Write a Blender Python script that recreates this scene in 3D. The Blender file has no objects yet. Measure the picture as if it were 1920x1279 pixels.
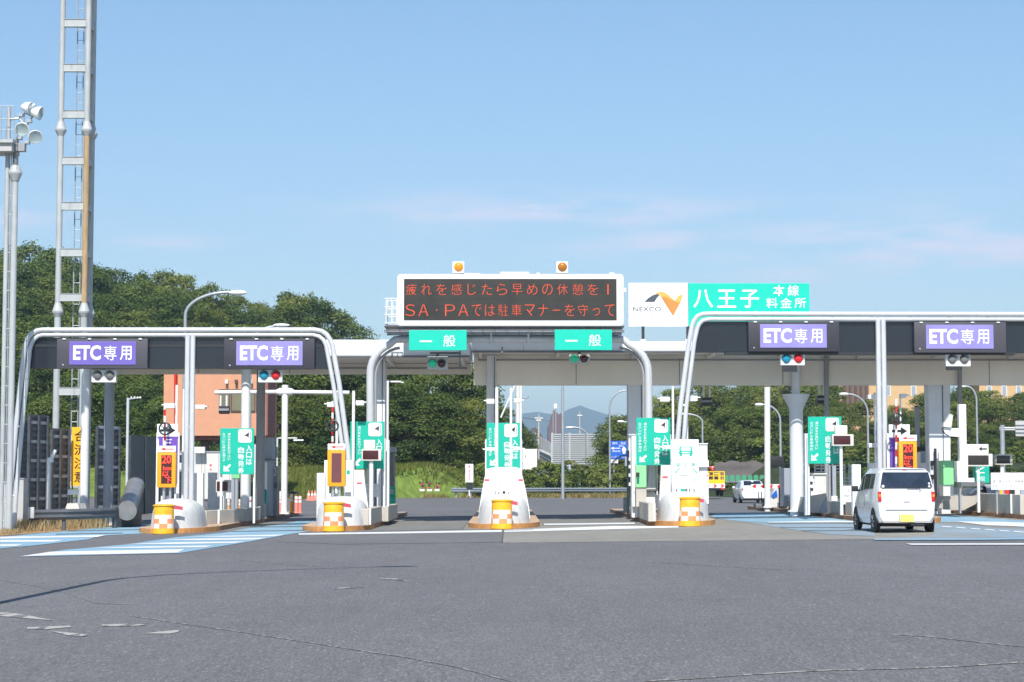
import bpy, bmesh, math, random
import numpy as np
from mathutils import Vector, Matrix, Euler
random.seed(7)
R = math.radians
sc = bpy.context.scene
COL = sc.collection

# ---------------------------------------------------------------- camera
F, EYE, HZ, VX = 3600.0, 1.55, 894.0, 950.0        # focal length in photo pixels, eye height, horizon row, lane axis column
PITCH = math.atan((HZ - 639.5) / F)
YAW = -math.atan((960 - VX) / F)
cd = bpy.data.cameras.new('camera')
cam = bpy.data.objects.new('camera', cd); COL.objects.link(cam)
cd.sensor_width = 36; cd.lens = F / 1920 * 36; cd.clip_start = 0.5; cd.clip_end = 30000
cam.location = (0, 0, EYE); cam.rotation_euler = (R(90) + PITCH, 0, YAW)
sc.camera = cam
CR = cam.rotation_euler.to_matrix()

# ---------------------------------------------------------------- sky, sun, exposure
SUN_EL, SUN_AZ = R(47), R(-3)                      # sun behind the camera, a touch to the left
sun_dir = Vector((math.sin(SUN_AZ) * math.cos(SUN_EL), -math.cos(SUN_AZ) * math.cos(SUN_EL), math.sin(SUN_EL)))
w = bpy.data.worlds.new('World'); sc.world = w; w.use_nodes = True
nt = w.node_tree; nt.nodes.clear()
def N(tree, t, **kw):
    n = tree.nodes.new(t)
    for k, v in kw.items(): setattr(n, k, v)
    return n
out = N(nt, 'ShaderNodeOutputWorld'); bg = N(nt, 'ShaderNodeBackground')
sky = N(nt, 'ShaderNodeTexSky', sky_type='NISHITA', sun_disc=False)
sky.sun_elevation = SUN_EL; sky.sun_rotation = math.pi - SUN_AZ
sky.altitude = 150; sky.air_density = 1.0; sky.dust_density = 0.35; sky.ozone_density = 2.2
bg.inputs['Strength'].default_value = 0.125
geo = N(nt, 'ShaderNodeTexCoord')
mp = N(nt, 'ShaderNodeMapping'); mp.inputs['Scale'].default_value = (16.0, 16.0, 90.0); mp.inputs['Location'].default_value = (3.1, 0.4, 1.7)
cn = N(nt, 'ShaderNodeTexNoise'); cn.inputs['Scale'].default_value = 1.0; cn.inputs['Detail'].default_value = 5; cn.inputs['Roughness'].default_value = 0.55
cr = N(nt, 'ShaderNodeMapRange'); cr.inputs['From Min'].default_value = 0.36; cr.inputs['From Max'].default_value = 0.64; cr.interpolation_type = 'SMOOTHSTEP'
sep = N(nt, 'ShaderNodeSeparateXYZ')
def wm(op, a, b=None, c=None):
    n = N(nt, 'ShaderNodeMath', operation=op)
    for k, v in enumerate((a, b, c)):
        if v is None: continue
        if isinstance(v, (int, float)): n.inputs[k].default_value = v
        else: nt.links.new(v, n.inputs[k])
    return n.outputs[0]
U = wm('DIVIDE', sep.outputs['X'], wm('MAXIMUM', sep.outputs['Y'], 0.05)); V = wm('DIVIDE', sep.outputs['Z'], wm('MAXIMUM', sep.outputs['Y'], 0.05))
band = None                                        # thin cloud wisps low in the sky, placed by compass direction and height
for u0, v0, su, sv, am in ((0.02, 0.139, 0.075, 0.007, 0.9), (0.088, 0.122, 0.045, 0.006, 0.8), (0.235, 0.121, 0.085, 0.013, 1.0), (-0.178, 0.123, 0.020, 0.003, 0.7), (-0.255, 0.136, 0.03, 0.006, 0.6), (0.17, 0.108, 0.05, 0.005, 0.6), (-0.9, 0.16, 0.3, 0.02, 0.9), (0.9, 0.15, 0.3, 0.02, 0.9)):
    a = wm('DIVIDE', wm('SUBTRACT', U, u0), su); c = wm('DIVIDE', wm('SUBTRACT', V, v0), sv)
    e = wm('MULTIPLY', wm('EXPONENT', wm('MULTIPLY', wm('ADD', wm('MULTIPLY', a, a), wm('MULTIPLY', c, c)), -0.6)), am)
    band = e if band is None else wm('MAXIMUM', band, e)
m3v = wm('MULTIPLY', wm('MULTIPLY', band, cr.outputs[0]), 0.75)
mix = N(nt, 'ShaderNodeMix', data_type='RGBA')
tint = N(nt, 'ShaderNodeMix', data_type='RGBA', blend_type='MULTIPLY'); tint.inputs[0].default_value = 1
tint.inputs[7].default_value = (0.88, 0.935, 0.93, 1)
L = nt.links.new
L(geo.outputs['Generated'], mp.inputs['Vector']); L(mp.outputs[0], cn.inputs['Vector']); L(cn.outputs['Fac'], cr.inputs['Value'])
L(geo.outputs['Generated'], sep.inputs[0])
tr = N(nt, 'ShaderNodeMapRange', interpolation_type='SMOOTHSTEP'); tr.inputs['From Min'].default_value = 0.06; tr.inputs['From Max'].default_value = 0.27
L(sep.outputs['Z'], tr.inputs['Value']); tm = N(nt, 'ShaderNodeMix', data_type='RGBA'); tm.inputs[6].default_value = (0.76, 0.785, 0.80, 1); tm.inputs[7].default_value = (0.845, 0.935, 0.955, 1)
L(tr.outputs[0], tm.inputs[0]); L(tm.outputs[2], tint.inputs[7])
L(sky.outputs[0], tint.inputs[6]); L(tint.outputs[2], mix.inputs[6]); mix.inputs[7].default_value = (5.9, 5.5, 6.6, 1)
L(m3v, mix.inputs[0]); L(mix.outputs[2], bg.inputs['Color']); L(bg.outputs[0], out.inputs['Surface'])
sd = bpy.data.lights.new('sun', 'SUN'); so = bpy.data.objects.new('sun', sd); COL.objects.link(so)
sd.energy = 4.7; sd.angle = R(0.53); sd.color = (1.0, 0.955, 0.89)
so.rotation_euler = sun_dir.to_track_quat('Z', 'Y').to_euler(); so.location = (0, -20, 60)
vs = sc.view_settings; vs.view_transform = 'Standard'; vs.look = 'None'; vs.gamma = 1; vs.exposure = 0.35
sc.display_settings.display_device = 'sRGB'
sc.cycles.use_denoising = True
sc.cycles.max_bounces = 6; sc.cycles.transparent_max_bounces = 8; sc.cycles.volume_bounces = 0

# ---------------------------------------------------------------- pixel -> place helpers
def P(px, py, Y):
    d = CR @ Vector(((px - 960) / F, (639.5 - py) / F, -1))
    return Vector((d.x * Y / d.y, Y, EYE + d.z * Y / d.y))
def gz(X, Y):
    c = 0.0142 + (min(max(Y, 75), 115) - 75) / 40 * (-0.009 - 0.0142)
    return c * min(max(X, -40), 60)
def G(px, py, dz=0.0):
    Y = EYE * F / max(py - HZ, 1.0)
    for _ in range(40):
        p = P(px, py, Y); k = (p.z - EYE) / Y
        Y = 0.5 * Y + 0.5 * min(max((gz(p.x, Y) - EYE) / k, 5), 900) if k < 0 else 900
    p = P(px, py, Y); return Vector((p.x, Y, gz(p.x, Y) + dz))
def GP(px, Y, dz=0.0):
    x = P(px, HZ, Y).x
    return Vector((x, Y, gz(x, Y) + dz))
KERB = 0.15
def YB(px, py, zo=KERB):                            # depth of something that stands zo above the road with its foot at (px, py)
    return (EYE - zo) * F / (py - HZ + 0.0142 * (px - VX))

# ---------------------------------------------------------------- materials
def lin(c):
    f = lambda v: v / 12.92 if v <= 0.04045 else ((v + 0.055) / 1.055) ** 2.4
    return tuple(f(v / 255) for v in c)
def mat(name, rgb, rough=0.5, metal=0.0, var=0.08, scale=2.0, emit=0.0, coat=0.0, dirt=0.0, spec=0.5, stretch=(1, 1, 1), alpha=None):
    m = bpy.data.materials.new(name); m.use_nodes = True; t = m.node_tree; b = t.nodes['Principled BSDF']
    g = N(t, 'ShaderNodeNewGeometry'); mpn = N(t, 'ShaderNodeMapping'); mpn.inputs['Scale'].default_value = stretch
    n = N(t, 'ShaderNodeTexNoise'); n.inputs['Scale'].default_value = scale; n.inputs['Detail'].default_value = 4
    t.links.new(g.outputs['Position'], mpn.inputs[0]); t.links.new(mpn.outputs[0], n.inputs['Vector'])
    mr = N(t, 'ShaderNodeMapRange'); mr.inputs['From Min'].default_value = 0.3; mr.inputs['From Max'].default_value = 0.7
    mr.inputs['To Min'].default_value = 1 - var; mr.inputs['To Max'].default_value = 1 + var
    t.links.new(n.outputs['Fac'], mr.inputs['Value'])
    c = lin(rgb) if max(rgb) > 1.01 else rgb
    mx = N(t, 'ShaderNodeMix', data_type='RGBA', blend_type='MULTIPLY'); mx.inputs[0].default_value = 1; mx.inputs[6].default_value = (*c, 1)
    t.links.new(mr.outputs[0], mx.inputs[7]); last = mx.outputs[2]
    if dirt > 0:
        n2 = N(t, 'ShaderNodeTexNoise'); n2.inputs['Scale'].default_value = 1.3; n2.inputs['Detail'].default_value = 6; n2.inputs['Roughness'].default_value = 0.65
        mp2 = N(t, 'ShaderNodeMapping'); mp2.inputs['Scale'].default_value = (6, 6, 0.8)
        t.links.new(g.outputs['Position'], mp2.inputs[0]); t.links.new(mp2.outputs[0], n2.inputs['Vector'])
        r2 = N(t, 'ShaderNodeMapRange', interpolation_type='SMOOTHSTEP'); r2.inputs['From Min'].default_value = 0.5; r2.inputs['From Max'].default_value = 0.75; r2.inputs['To Max'].default_value = dirt
        t.links.new(n2.outputs['Fac'], r2.inputs['Value'])
        md = N(t, 'ShaderNodeMix', data_type='RGBA'); md.inputs[7].default_value = (0.13, 0.115, 0.09, 1)
        t.links.new(r2.outputs[0], md.inputs[0]); t.links.new(last, md.inputs[6]); last = md.outputs[2]
    t.links.new(last, b.inputs['Base Color'])
    b.inputs['Roughness'].default_value = rough; b.inputs['Metallic'].default_value = metal
    b.inputs['Specular IOR Level'].default_value = spec; b.inputs['Coat Weight'].default_value = coat
    if emit:
        t.links.new(last, b.inputs['Emission Color']); b.inputs['Emission Strength'].default_value = emit
    if alpha is not None: b.inputs['Alpha'].default_value = alpha
    return m
M = {}
M['white'] = mat('white_paint', (226, 227, 226), 0.45, var=0.03, dirt=0.10)
M['white2'] = mat('white_panel', (232, 232, 230), 0.5, var=0.02, dirt=0.05)
M['offwhite'] = mat('off_white_panel', (214, 212, 205), 0.55, var=0.04, dirt=0.12)
M['beige'] = mat('beige_lamp_box', (228, 222, 204), 0.5, var=0.03)
M['steel'] = mat('painted_steel', (202, 204, 207), 0.38, metal=0.1, var=0.05, dirt=0.20)
M['galv'] = mat('galvanised_steel', (172, 177, 182), 0.4, metal=0.35, var=0.10, scale=5, dirt=0.15)
M['mastpaint'] = mat('mast_paint', (176, 180, 181), 0.5, var=0.07, dirt=0.34)
M['rust'] = mat('rust_stain', (172, 146, 110), 0.7, var=0.2, scale=3, stretch=(3, 3, 0.6))
M['whitecol'] = mat('white_column_paint', (226, 230, 236), 0.45, var=0.04, dirt=0.10)
M['bluegrey'] = mat('blue_grey_paint_and_shade', (158, 166, 178), 0.45, var=0.05, dirt=0.15)
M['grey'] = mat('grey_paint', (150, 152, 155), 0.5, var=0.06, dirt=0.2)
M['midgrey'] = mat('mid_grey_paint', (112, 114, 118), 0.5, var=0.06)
M['dark'] = mat('dark_metal', (44, 46, 50), 0.45, var=0.1)
M['black'] = mat('black_rubber', (22, 22, 24), 0.75, var=0.1)
M['hdr'] = mat('smoked_panel', (29, 35, 44), 0.24, var=0.22, scale=0.6, spec=0.6)
M['signbox'] = mat('sign_housing', (74, 72, 80), 0.5, var=0.05)
M['signbox2'] = mat('sign_housing_dark', (56, 54, 62), 0.45, var=0.05)
M['purple1'] = mat('purple_panel', (112, 98, 180), 0.4, var=0.04, scale=1.2)
M['purple2'] = mat('pale_purple_panel', (144, 136, 200), 0.3, var=0.09, scale=1.2)  # lighter, more mottled purple than the deep panel
M['purple3'] = mat('purple_sheet', (112, 74, 176), 0.5, var=0.05)
M['lettering'] = mat('white_lettering', (238, 238, 240), 0.5, var=0.02)
M['teal'] = mat('teal_sign_sheet', (12, 178, 152), 0.45, var=0.05)
M['tealb'] = mat('bright_teal_sheet', (0, 194, 168), 0.45, var=0.03)
M['tealdark'] = mat('teal_sign_back', (18, 112, 90), 0.5, var=0.05)
M['mint'] = mat('mint_green_box', (138, 212, 148), 0.5, var=0.05)
M['green'] = mat('green_paint', (30, 120, 84), 0.5, var=0.06)
M['orange'] = mat('orange_housing', (248, 160, 20), 0.45, var=0.04)
M['drum'] = mat('yellow_drum_plastic', (246, 180, 36), 0.5, var=0.10, scale=5, dirt=0.18)
M['checkw'] = mat('white_reflective_sheet', (234, 222, 208), 0.5, var=0.07, dirt=0.12)
M['checko'] = mat('orange_reflective_sheet', (240, 148, 96), 0.5, var=0.08, dirt=0.12)
M['red'] = mat('red_paint', (206, 44, 40), 0.45, var=0.05)
M['pink'] = mat('faded_red_tab', (212, 84, 100), 0.5, var=0.05)
M['screen'] = mat('dark_red_screen', (70, 28, 34), 0.35, var=0.12, scale=8)
M['screen2'] = mat('dark_screen', (50, 46, 44), 0.3, var=0.12, scale=6)
M['screen3'] = mat('maroon_screen', (106, 62, 66), 0.4, var=0.05, scale=6)
M['led'] = mat('red_led_lit', (255, 66, 40), 0.5, var=0.0, emit=0.6)
M['ledo'] = mat('orange_led_lit', (204, 74, 38), 0.5, var=0.0, emit=0.2)
M['concrete'] = mat('concrete', (186, 180, 170), 0.85, var=0.10, scale=1.5, dirt=0.22)
M['concretew'] = mat('whitewashed_concrete', (204, 204, 202), 0.85, var=0.10, scale=2.5, dirt=0.26)
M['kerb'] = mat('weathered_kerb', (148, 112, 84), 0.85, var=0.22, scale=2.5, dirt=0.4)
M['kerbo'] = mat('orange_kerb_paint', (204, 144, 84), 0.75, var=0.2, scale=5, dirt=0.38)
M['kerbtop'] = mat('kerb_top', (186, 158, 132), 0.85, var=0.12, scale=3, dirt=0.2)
M['fascia'] = mat('canopy_fascia', (236, 237, 238), 0.4, var=0.02, dirt=0.06)
M['soffit'] = mat('canopy_soffit', (222, 219, 214), 0.4, var=0.05, scale=0.5)
M['girder'] = mat('canopy_girder', (232, 226, 216), 0.32, metal=0.1, var=0.05, scale=0.8, dirt=0.05)
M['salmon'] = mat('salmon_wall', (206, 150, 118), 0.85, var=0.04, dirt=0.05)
M['salmondark'] = mat('dark_salmon_and_shade', (140, 92, 84), 0.85, var=0.05)
M['glass'] = mat('window_glass', (116, 112, 88), 0.12, var=0.15, scale=1.0, spec=0.7)
M['glassdark'] = mat('dark_glass', (34, 42, 56), 0.08, var=0.45, scale=5, spec=0.8)
M['frame'] = mat('window_frame_brown', (84, 66, 60), 0.5, var=0.05)
M['ochre'] = mat('ochre_wall', (208, 172, 126), 0.85, var=0.05)
M['brownwall'] = mat('brown_wall', (120, 96, 80), 0.85, var=0.06)
M['louvre'] = mat('louvre_dark', (72, 77, 84), 0.45, metal=0.2, var=0.3, scale=4)
M['barrier'] = mat('noise_barrier_grey', (186, 190, 192), 0.5, metal=0.1, var=0.06, scale=0.8)
M['yellow'] = mat('yellow_banner', (250, 184, 30), 0.55, var=0.05)
M['truck'] = mat('truck_yellow', (244, 196, 24), 0.4, var=0.04)
M['carwhite'] = mat('white_car_paint', (236, 237, 238), 0.22, var=0.01, coat=0.6)
M['taillamp'] = mat('red_lamp_lens', (214, 30, 24), 0.15, var=0.05, coat=0.5)
M['amber'] = mat('amber_lens', (240, 150, 20), 0.2, var=0.06, coat=0.5)
M['amber2'] = mat('amber_lens_dark', (176, 108, 16), 0.2, var=0.06, coat=0.5)
M['clearlens'] = mat('clear_lens', (210, 205, 208), 0.12, var=0.05, coat=0.5)
M['plate'] = mat('yellow_number_plate', (238, 224, 110), 0.5, var=0.02)
M['wheel'] = mat('wheel_rim', (150, 152, 156), 0.3, metal=0.6, var=0.08)
M['cyan'] = mat('cyan_lens', (10, 138, 168), 0.15, var=0.08, coat=0.6)
M['redlens'] = mat('red_signal_lens', (216, 24, 30), 0.15, var=0.08, coat=0.6)
M['greylens'] = mat('unlit_grey_lens', (116, 114, 112), 0.18, var=0.08, coat=0.6)
M['greenlit'] = mat('green_signal_lit', (10, 160, 120), 0.2, var=0.15, scale=30, emit=0.35, coat=0.3)
M['redoff'] = mat('dark_red_lens', (66, 12, 16), 0.2, var=0.1, coat=0.5)
M['signalcase'] = mat('grey_signal_case', (186, 184, 182), 0.5, var=0.04)
M['blue'] = mat('blue_sign_sheet', (28, 98, 200), 0.45, var=0.05)
M['goldl'] = mat('light_gold_print', (226, 170, 84), 0.4, var=0.06)
M['gold'] = mat('gold_print', (196, 134, 66), 0.4, var=0.08)
M['slate'] = mat('slate_print', (72, 76, 86), 0.5, var=0.05)
M['rock'] = mat('sprayed_slope_concrete', (94, 88, 84), 0.9, var=0.3, scale=0.5, dirt=0.5)
M['tube'] = mat('ribbed_metal_tube', (150, 146, 144), 0.35, metal=0.4, var=0.15, scale=3)
M['lampglass'] = mat('floodlight_glass', (176, 192, 194), 0.08, var=0.12, scale=3, metal=0.3, coat=0.5)
M['skin'] = mat('red_load', (190, 70, 60), 0.6, var=0.2, scale=8)
M['bark'] = mat('bark', (86, 72, 58), 0.9, var=0.25, scale=6)
M['dirt'] = mat('brown_dirt', (150, 120, 88), 0.95, var=0.2, scale=1.5)
M['bgpurple'] = mat('purple_brown_tower', (112, 92, 100), 0.8, var=0.05)

# ---------------------------------------------------------------- mesh builder
ORG = {}
_glyph = {}
def glyphs(s, bold=0.0):
    if (s, bold) in _glyph: return _glyph[(s, bold)]
    c = bpy.data.curves.new('txt', 'FONT'); c.body = s; c.offset = bold; c.resolution_u = 3
    o = bpy.data.objects.new('txt', c); COL.objects.link(o)
    m = bpy.data.meshes.new_from_object(o.evaluated_get(bpy.context.evaluated_depsgraph_get()))
    r = ([(v.co.x, v.co.y) for v in m.vertices], [tuple(p.vertices) for p in m.polygons])
    bpy.data.objects.remove(o); bpy.data.curves.remove(c); bpy.data.meshes.remove(m)
    _glyph[(s, bold)] = r; return r

class MB:
    def __init__(s): s.bm = bmesh.new(); s.mats = []
    def mi(s, m):
        m = M[m] if isinstance(m, str) else m
        if m not in s.mats: s.mats.append(m)
        return s.mats.index(m)
    def face(s, co, m):
        f = s.bm.faces.new([s.bm.verts.new(c) for c in co]); f.material_index = s.mi(m); return f
    def hexa(s, c, m, bev=0.0):                     # c: 8 corners, bottom ring then top ring
        v = [s.bm.verts.new(x) for x in c]; i = s.mi(m)
        fs = []
        for q in ((3, 2, 1, 0), (4, 5, 6, 7), (0, 1, 5, 4), (1, 2, 6, 5), (2, 3, 7, 6), (3, 0, 4, 7)):
            f = s.bm.faces.new([v[k] for k in q]); f.material_index = i; fs.append(f)
        if bev > 0:
            es = {e for f in fs for e in f.edges}
            bmesh.ops.bevel(s.bm, geom=list(es), offset=bev, segments=2, profile=0.6, affect='EDGES')
        return s
    def box(s, x0, x1, y0, y1, z0, z1, m, bev=0.0):
        return s.hexa([(x0, y0, z0), (x1, y0, z0), (x1, y1, z0), (x0, y1, z0), (x0, y0, z1), (x1, y0, z1), (x1, y1, z1), (x0, y1, z1)], m, bev)
    def pbox(s, x0, y0, x1, y1, Y, d, m, bev=0.0):  # front face seen at these photo pixels, at depth Y; y1 None = down to the kerb top
        xc = (x0 + x1) / 2
        a = P(x0, y0, Y); b = P(x1, y0, Y)
        zt = P(xc, y0, Y).z
        zb = gz(P(xc, HZ, Y).x, Y) + KERB - 0.01 if y1 is None else P(xc, y1, Y).z
        return s.box(a.x, b.x, Y, Y + d, zb, zt, m, bev)
    def prism(s, pts, y0, y1, m, ms=None):          # pts (x, z) counter-clockwise as seen from -Y
        a = sum(pts[i][0] * pts[(i + 1) % len(pts)][1] - pts[(i + 1) % len(pts)][0] * pts[i][1] for i in range(len(pts)))
        if a < 0: pts = pts[::-1]
        A = [s.bm.verts.new((x, y0, z)) for x, z in pts]; B = [s.bm.verts.new((x, y1, z)) for x, z in pts]
        i = s.mi(m); j = s.mi(ms) if ms else i; n = len(pts)
        f = s.bm.faces.new(A); f.material_index = i
        f = s.bm.faces.new(B[::-1]); f.material_index = j
        for k in range(n):
            f = s.bm.faces.new([A[(k + 1) % n], A[k], B[k], B[(k + 1) % n]]); f.material_index = j
        return s
    def pprism(s, pts, Y, d, m, ms=None):
        q = [P(x, y, Y) for x, y in pts]
        return s.prism([(p.x, p.z) for p in q], Y, Y + d, m, ms)
    def plan(s, pts, z0, z1, m, mt=None):           # pts (x, y) outline in plan
        a = sum(pts[i][0] * pts[(i + 1) % len(pts)][1] - pts[(i + 1) % len(pts)][0] * pts[i][1] for i in range(len(pts)))
        if a < 0: pts = pts[::-1]
        A = [s.bm.verts.new((x, y, z0 if not callable(z0) else z0(x, y))) for x, y in pts]; B = [s.bm.verts.new((x, y, z1 if not callable(z1) else z1(x, y))) for x, y in pts]
        n = len(pts)
        f = s.bm.faces.new(B); f.material_index = s.mi(mt or m)
        f = s.bm.faces.new(A[::-1]); f.material_index = s.mi(m)
        for k in range(n):
            f = s.bm.faces.new([A[k], A[(k + 1) % n], B[(k + 1) % n], B[k]]); f.material_index = s.mi(m)
        return s
    def tube(s, pts, r, m, n=10):
        pts = [Vector(p) for p in pts]; i = s.mi(m)
        rs = r if isinstance(r, (list, tuple)) else [r] * len(pts)
        rings = []; up = None
        for k, p in enumerate(pts):
            t = ((pts[k + 1] - p) if k < len(pts) - 1 else Vector()) .normalized() + ((p - pts[k - 1]) if k > 0 else Vector()).normalized()
            t.normalize()
            if up is None: up = t.orthogonal().normalized()
            up = (up - t * up.dot(t)).normalized(); sd = t.cross(up)
            rings.append([s.bm.verts.new(p + (up * math.cos(2 * math.pi * j / n) + sd * math.sin(2 * math.pi * j / n)) * rs[k]) for j in range(n)])
        for a, b in zip(rings, rings[1:]):
            for j in range(n):
                f = s.bm.faces.new([a[j], a[(j + 1) % n], b[(j + 1) % n], b[j]]); f.material_index = i
        f = s.bm.faces.new(rings[0][::-1]); f.material_index = i
        f = s.bm.faces.new(rings[-1]); f.material_index = i
        return s
    def ptube(s, pts, r, Y, m, n=10):
        return s.tube([P(x, y, Y) for x, y in pts], r, m, n)
    def pole(s, px, py_top, Y, r, m, bottom=None, r1=None, n=12):
        t = P(px, py_top, Y); z = gz(t.x, Y) if bottom is None else bottom
        return s.tube([(t.x, Y, z), tuple(t)], [r, r1 or r], m, n)
    def lathe(s, c, prof, m, n=24, matfn=None, sx=1.0, sy=1.0):
        c = Vector(c); i = s.mi(m)
        rings = [[s.bm.verts.new(c + Vector((r * sx * math.cos(2 * math.pi * j / n), r * sy * math.sin(2 * math.pi * j / n), z))) for j in range(n)] for r, z in prof]
        for k, (a, b) in enumerate(zip(rings, rings[1:])):
            for j in range(n):
                f = s.bm.faces.new([a[j], a[(j + 1) % n], b[(j + 1) % n], b[j]]); f.material_index = i if not matfn else s.mi(matfn(k, j))
        f = s.bm.faces.new(rings[0][::-1]); f.material_index = i
        f = s.bm.faces.new(rings[-1]); f.material_index = i if not matfn else s.mi(matfn(len(rings), 0))
        return s
    def disc(s, c, r, m, depth=0.03, n=20, axis=(0, -1, 0), bulge=0.0):
        c = Vector(c); ax = Vector(axis).normalized(); u = ax.orthogonal().normalized(); v = ax.cross(u); i = s.mi(m)
        ring = lambda rr, h: [s.bm.verts.new(c + ax * h + (u * math.cos(2 * math.pi * j / n) + v * math.sin(2 * math.pi * j / n)) * rr) for j in range(n)]
        rings = [ring(r, -depth), ring(r, 0)]
        if bulge: rings += [ring(r * 0.8, bulge * 0.55), ring(r * 0.45, bulge * 0.9)]
        for a, b in zip(rings, rings[1:]):
            for j in range(n):
                f = s.bm.faces.new([a[j], a[(j + 1) % n], b[(j + 1) % n], b[j]]); f.material_index = i
        f = s.bm.faces.new(rings[0][::-1]); f.material_index = i
        f = s.bm.faces.new(rings[-1]); f.material_index = i
        return s
    def ball(s, c, r, m, n=14, sx=1, sy=1, sz=1):
        prof = [(max(math.sin(math.pi * k / 8), 0.02) * r, -math.cos(math.pi * k / 8) * r * sz) for k in range(9)]
        return s.lathe(c, prof, m, n, sx=sx, sy=sy)
    def text(s, t, x0, z0, x1, z1, y, m, bold=0.0, mirror=False):
        V, Fc = glyphs(t, bold)
        if not V: return s
        xs = [v[0] for v in V]; ys = [v[1] for v in V]; a, b, c, d = min(xs), max(xs), min(ys), max(ys)
        b = b if b > a else a + 1; d = d if d > c else c + 1
        vv = [s.bm.verts.new((x0 + (v[0] - a) / (b - a) * (x1 - x0), y, z0 + (v[1] - c) / (d - c) * (z1 - z0))) for v in V]
        i = s.mi(m)
        for f in Fc:
            try: q = s.bm.faces.new([vv[k] for k in f]); q.material_index = i
            except ValueError: pass
        return s
    def ptext(s, t, x0, y0, x1, y1, Y, m, bold=0.0):
        a = P(x0, y1, Y); b = P(x1, y0, Y)
        return s.text(t, a.x, a.z, b.x, b.z, Y, m, bold)
    def pvtext(s, t, x0, y0, x1, y1, Y, m, bold=0.0, gap=0.12):
        h = (y1 - y0) / len(t)
        for k, ch in enumerate(t):
            if ch == ' ': continue
            s.ptext(ch, x0, y0 + h * (k + gap / 2), x1, y0 + h * (k + 1 - gap / 2), Y, m, bold)
        return s
    def build(s, name, parent=None, smooth=30, origin=None):
        me = bpy.data.meshes.new(name)
        if parent is not None: o0 = ORG[parent.name]
        elif origin is not None: o0 = Vector(origin)
        else:
            xs = [v.co for v in s.bm.verts]
            o0 = Vector(((min(v.x for v in xs) + max(v.x for v in xs)) / 2, (min(v.y for v in xs) + max(v.y for v in xs)) / 2, min(v.z for v in xs)))
        for v in s.bm.verts: v.co -= o0
        bmesh.ops.recalc_face_normals(s.bm, faces=[f for f in s.bm.faces if False])
        s.bm.to_mesh(me); s.bm.free()
        for m in s.mats: me.materials.append(m)
        if smooth:
            me.polygons.foreach_set('use_smooth', [True] * len(me.polygons)); me.set_sharp_from_angle(angle=R(smooth))
        o = bpy.data.objects.new(name, me); COL.objects.link(o)
        ORG[o.name] = o0
        if parent is not None: o.parent = parent
        else: o.location = o0
        return o
def tag(o, label=None, cat=None, group=None, kind=None):
    for k, v in (('label', label), ('category', cat), ('group', group), ('kind', kind)):
        if v: o[k] = v
    return o
def thing(name, label, cat, loc, group=None):
    o = bpy.data.objects.new(name, None); COL.objects.link(o); o.location = loc; o.empty_display_size = 0.2
    ORG[o.name] = Vector(loc)
    return tag(o, label, cat, group)
def solo(mb, name, label, cat, group=None, **kw): return tag(mb.build(name, **kw), label, cat, group)
def structure(mb, name, label=None, **kw): return tag(mb.build(name, **kw), label, None, None, 'structure')
def arc(cx, cy, r, a0, a1, n=8):
    return [(cx + r * math.cos(R(a0 + (a1 - a0) * k / n)), cy - r * math.sin(R(a0 + (a1 - a0) * k / n))) for k in range(n + 1)]
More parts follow.
